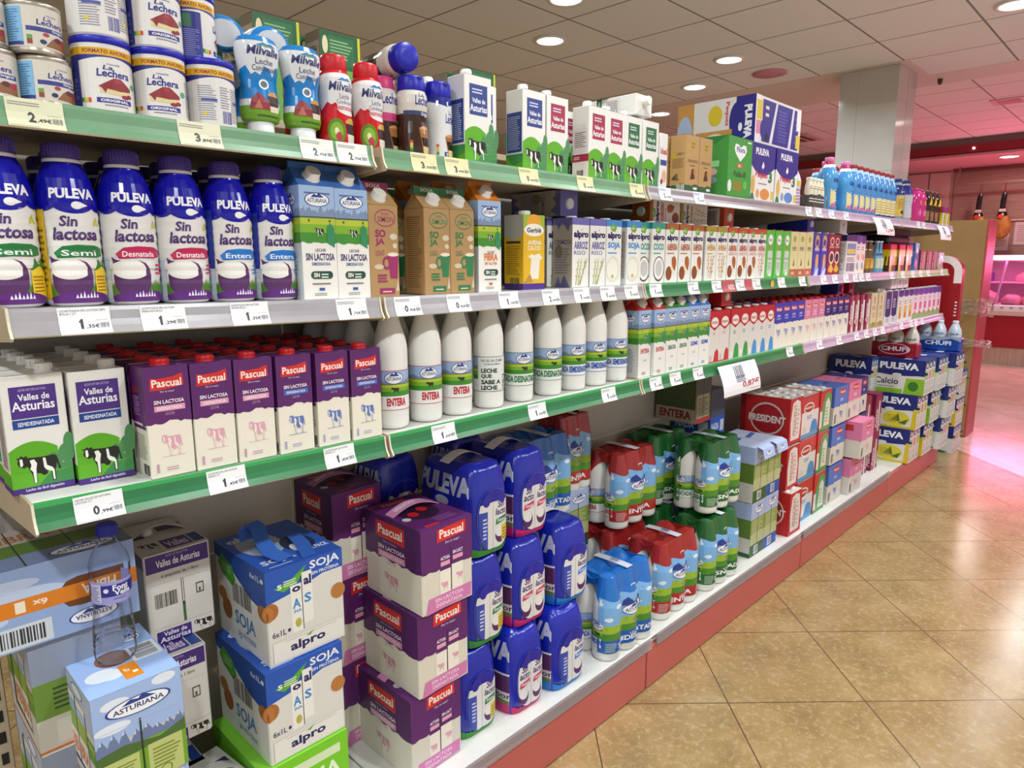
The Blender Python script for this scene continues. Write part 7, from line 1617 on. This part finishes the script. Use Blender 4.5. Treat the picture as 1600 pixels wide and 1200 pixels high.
# blue sleeved bottle packs
g = 'blue sleeved bottle packs'
for k, (x0, y0) in enumerate(((.234, .035), (.272, .040), (.292, .045))): dk('pp_s', ['bottom', 'middle', 'top'][k] + ' blue sleeved bottle pack with green foot, left column', x0, y0, D + .2565 * k, .154, .236, g)
for k, (x0, y0) in enumerate(((.408, .01), (.44, .03), (.478, .06))): dk('pp_d', ['bottom', 'middle', 'top'][k] + ' blue sleeved bottle pack with pink foot, second column', x0, y0, D + .2565 * k, .154, .236, g)
for k, (x0, y0) in enumerate(((.582, -.005), (.630, .025))): dk('pp_e', ['lower', 'upper'][k] + ' blue sleeved bottle pack with light blue foot', x0, y0, D + .2565 * k, .154, .236, g, sc=(1.1, 1, 1))
dk('pp_s', 'dark blue sleeved pack in shade behind the left column', .17, .283, D + .513, .154, .155, g, sc=(1, .65, 1)); dk('pp_e', 'dark blue sleeved pack low in shade behind the left column', .17, .283, D, .154, .155, g, sc=(1, .65, 2))
dk('pp_d', 'blue sleeved pack in shade behind the second column', .455, .305, D + .513, .154, .13, g, sc=(1, .55, 1)); dk('pp_s', 'blue sleeved pack low in shade behind the second column', .455, .305, D, .154, .13, g, sc=(1, .55, 2))
# film wrapped farm bottle packs
g = 'film wrapped bottle packs'
dk('ap_b', 'blue film bottle pack in front on the deck', .822, -.03, D, .28, .187, g)
dk('ap_r', 'lower front bottle pack in red film', 1.172, -.012, D, .28, .187, g)
dk('ap_g', 'lower front bottle pack in green film', 1.495, -.02, D, .28, .187, g)
dk('ap_r', 'lower bottle pack in red film behind the front red one', 1.14, .20, D, .28, .187, g)
dk('ap_g', 'lower bottle pack in green film behind the front green one', 1.46, .20, D, .28, .187, g)
dk('ap_r', 'upper bottle pack in red film set back', 1.17, .185, D + .300, .28, .187, g)
dk('ap_g', 'upper bottle pack in green film overhanging the front', 1.555, .018, D + .300, .28, .187, g)
dk('ap_b', 'blue film bottle pack half hidden behind the blue sleeved packs', .70, .235, D + .43, .28, .187, g, sc=(.9, 1, 1))
for k in range(2): dk('pk_ags', 'hidden meadow pack under the rear blue bottle pack', .78, .235, D + .215 * k, .136, .187, 'meadow packs under the rear bottles', sc=(1, .85, .85))
dk('ap_r', 'red film bottle pack at the back, left of the upper red one', .965, .30, D + .46, .2, .14, g, sc=(.68, .73, 1))
for k in range(2): dk('pk_agd', 'hidden meadow pack under the rear red bottle pack', 1.0, .30, D + .23 * k, .136, .135, 'meadow packs under the rear bottles', sc=(.95, .6, .91))
dk('ap_g', 'green film bottle pack at the back behind the upper green one', 1.49, .23, D + .300, .28, .187, g)
# cardboard meadow packs
g = 'cardboard meadow packs'
for k in range(2):
    for j, kk in enumerate('ds'): dk(('pk_agt' if k else 'pk_ag') + kk, '%s meadow pack with %s foot in the pair of columns' % (['lower', 'open topped upper'][k], ['green', 'blue'][j]), 1.925 + .139 * j, .012, D + .2555 * k, .136, .22, g)
dk('pk_ent', 'dark cardboard pack with red foot under the third shelf', 1.79, .232, D + .60, .135, .2, g, sc=(1, .9, 1)); dk('pk_sem', 'dark cardboard pack with blue foot under the third shelf', 1.935, .235, D + .52, .135, .2, g, sc=(1, .9, 1))
dk('pk_agd', 'hidden meadow pack behind the columns, lower', 1.935, .235, D, .136, .2, g, sc=(1, .9, 1.03)); dk('pk_ags', 'hidden meadow pack behind the columns, upper', 1.935, .235, D + .2602, .136, .2, g, sc=(1, .9, 1.02))
# red crested packs
g = 'red milk packs'
dk('pk_pre', 'lowest red milk pack jutting out in front', 2.285, -.012, D, .142, .225, g)
dk('pk_pre', 'second red milk pack of the left red column', 2.297, .02, D + .2205, .142, .225, g)
dk('pk_pre', 'top red milk pack of the left red column, crest on its side', 2.305, .035, D + .441, .142, .225, g, sc=(1, 1.1, 1.05))
for k in range(3): dk('pk_prb', ['lowest', 'middle', 'top'][k] + ' red and white pack with blue foot', 2.452, .025, D + .2205 * k, .215, .225, g)
for k in range(3): dk('pk_prg', ['lowest', 'middle', 'top'][k] + ' red pack with green curve beside the blue packs', 2.672, .02, D + .2205 * k, .15, .225, g)
# blue, pink, navy and maroon packs
g = 'coloured milk packs'
for k in range(3): dk('pk_pab', ['lowest', 'middle', 'top'][k] + ' blue topped milk pack', 2.872, .02, D + .2175 * k, .20, .225, g)
for k in range(3): dk('pk_pap', ['lowest', 'middle', 'top'][k] + ' pink topped milk pack', 3.085 + (.03 if k < 2 else 0), [-.01, -.055, .02][k], D + .2175 * k, .20, .225, g)
dk('pk_pan', 'navy topped milk pack right of the top pink one', 3.30, .03, D + .435, .13, .225, g)
for k in range(2): dk('pk_pan', ['lower', 'second'][k] + ' navy milk pack in shade beside the pink ones', 3.33, .03, D + .2175 * k, .13, .225, g)
for c in range(2):
    for k in range(2): dk('pk_mar', '%s maroon and white pack of the %s maroon column' % (['lower', 'upper'][k], ['left', 'right'][c]), 3.52 + .17 * c, .06 - .01 * c, D + .2465 * k, .12, .2, g, sc=(1, 1, 1.18))
# printed multipacks at the far end
g = 'navy multipacks at the far end'
for c, (x0, y0) in enumerate(((4.02, -.075), (4.285, -.09), (4.56, -.13))):
    for k in range(3):
        key = [['pk_ome', 'pk_ome', 'pk_cal'], ['pk_ome', 'pk_cal', 'pk_cal2'], ['pk_cal2', 'pk_cal2', 'pk_cal2']][c][k]
        dk(key, '%s navy multipack of the %s far column' % (['lowest', 'middle', 'top'][k], ['first', 'second', 'third'][c]), x0 + .012 * k, y0 - .022 * k, D + .2262 * k, .24, .31, g, sc=(1, 1.07, 1.06))
dk('pk_cal2', 'navy multipack in shade at the back under the shelf', 3.86, .16, D + .44, .24, .26, g, sc=(.55, .9, 1.15)); dk('pk_cal', 'navy multipack hidden low at the back', 3.86, .16, D, .24, .26, g, sc=(.55, .9, 2.05))
place('chu_r', 'drink pack with red wrap under the far shelf', 4.15, .09, D + .6795, -PI / 2, 'chufa drink packs'); place('chu_b', 'drink pack of clear bottles with blue wrap at the far end', 4.72, -.03, D + .6795, -PI / 2, 'chufa drink packs')
# end of the row: colourful multipacks facing the far aisle
for c in range(3):
    dk('pk_cal2' if c != 1 else 'pk_ome', '%s printed multipack on the floor past the shelving end' % ['lowest', 'middle', 'top'][c], 5.14, -.10, .0015 + .2135 * c, .24, .29, 'multipacks past the end')
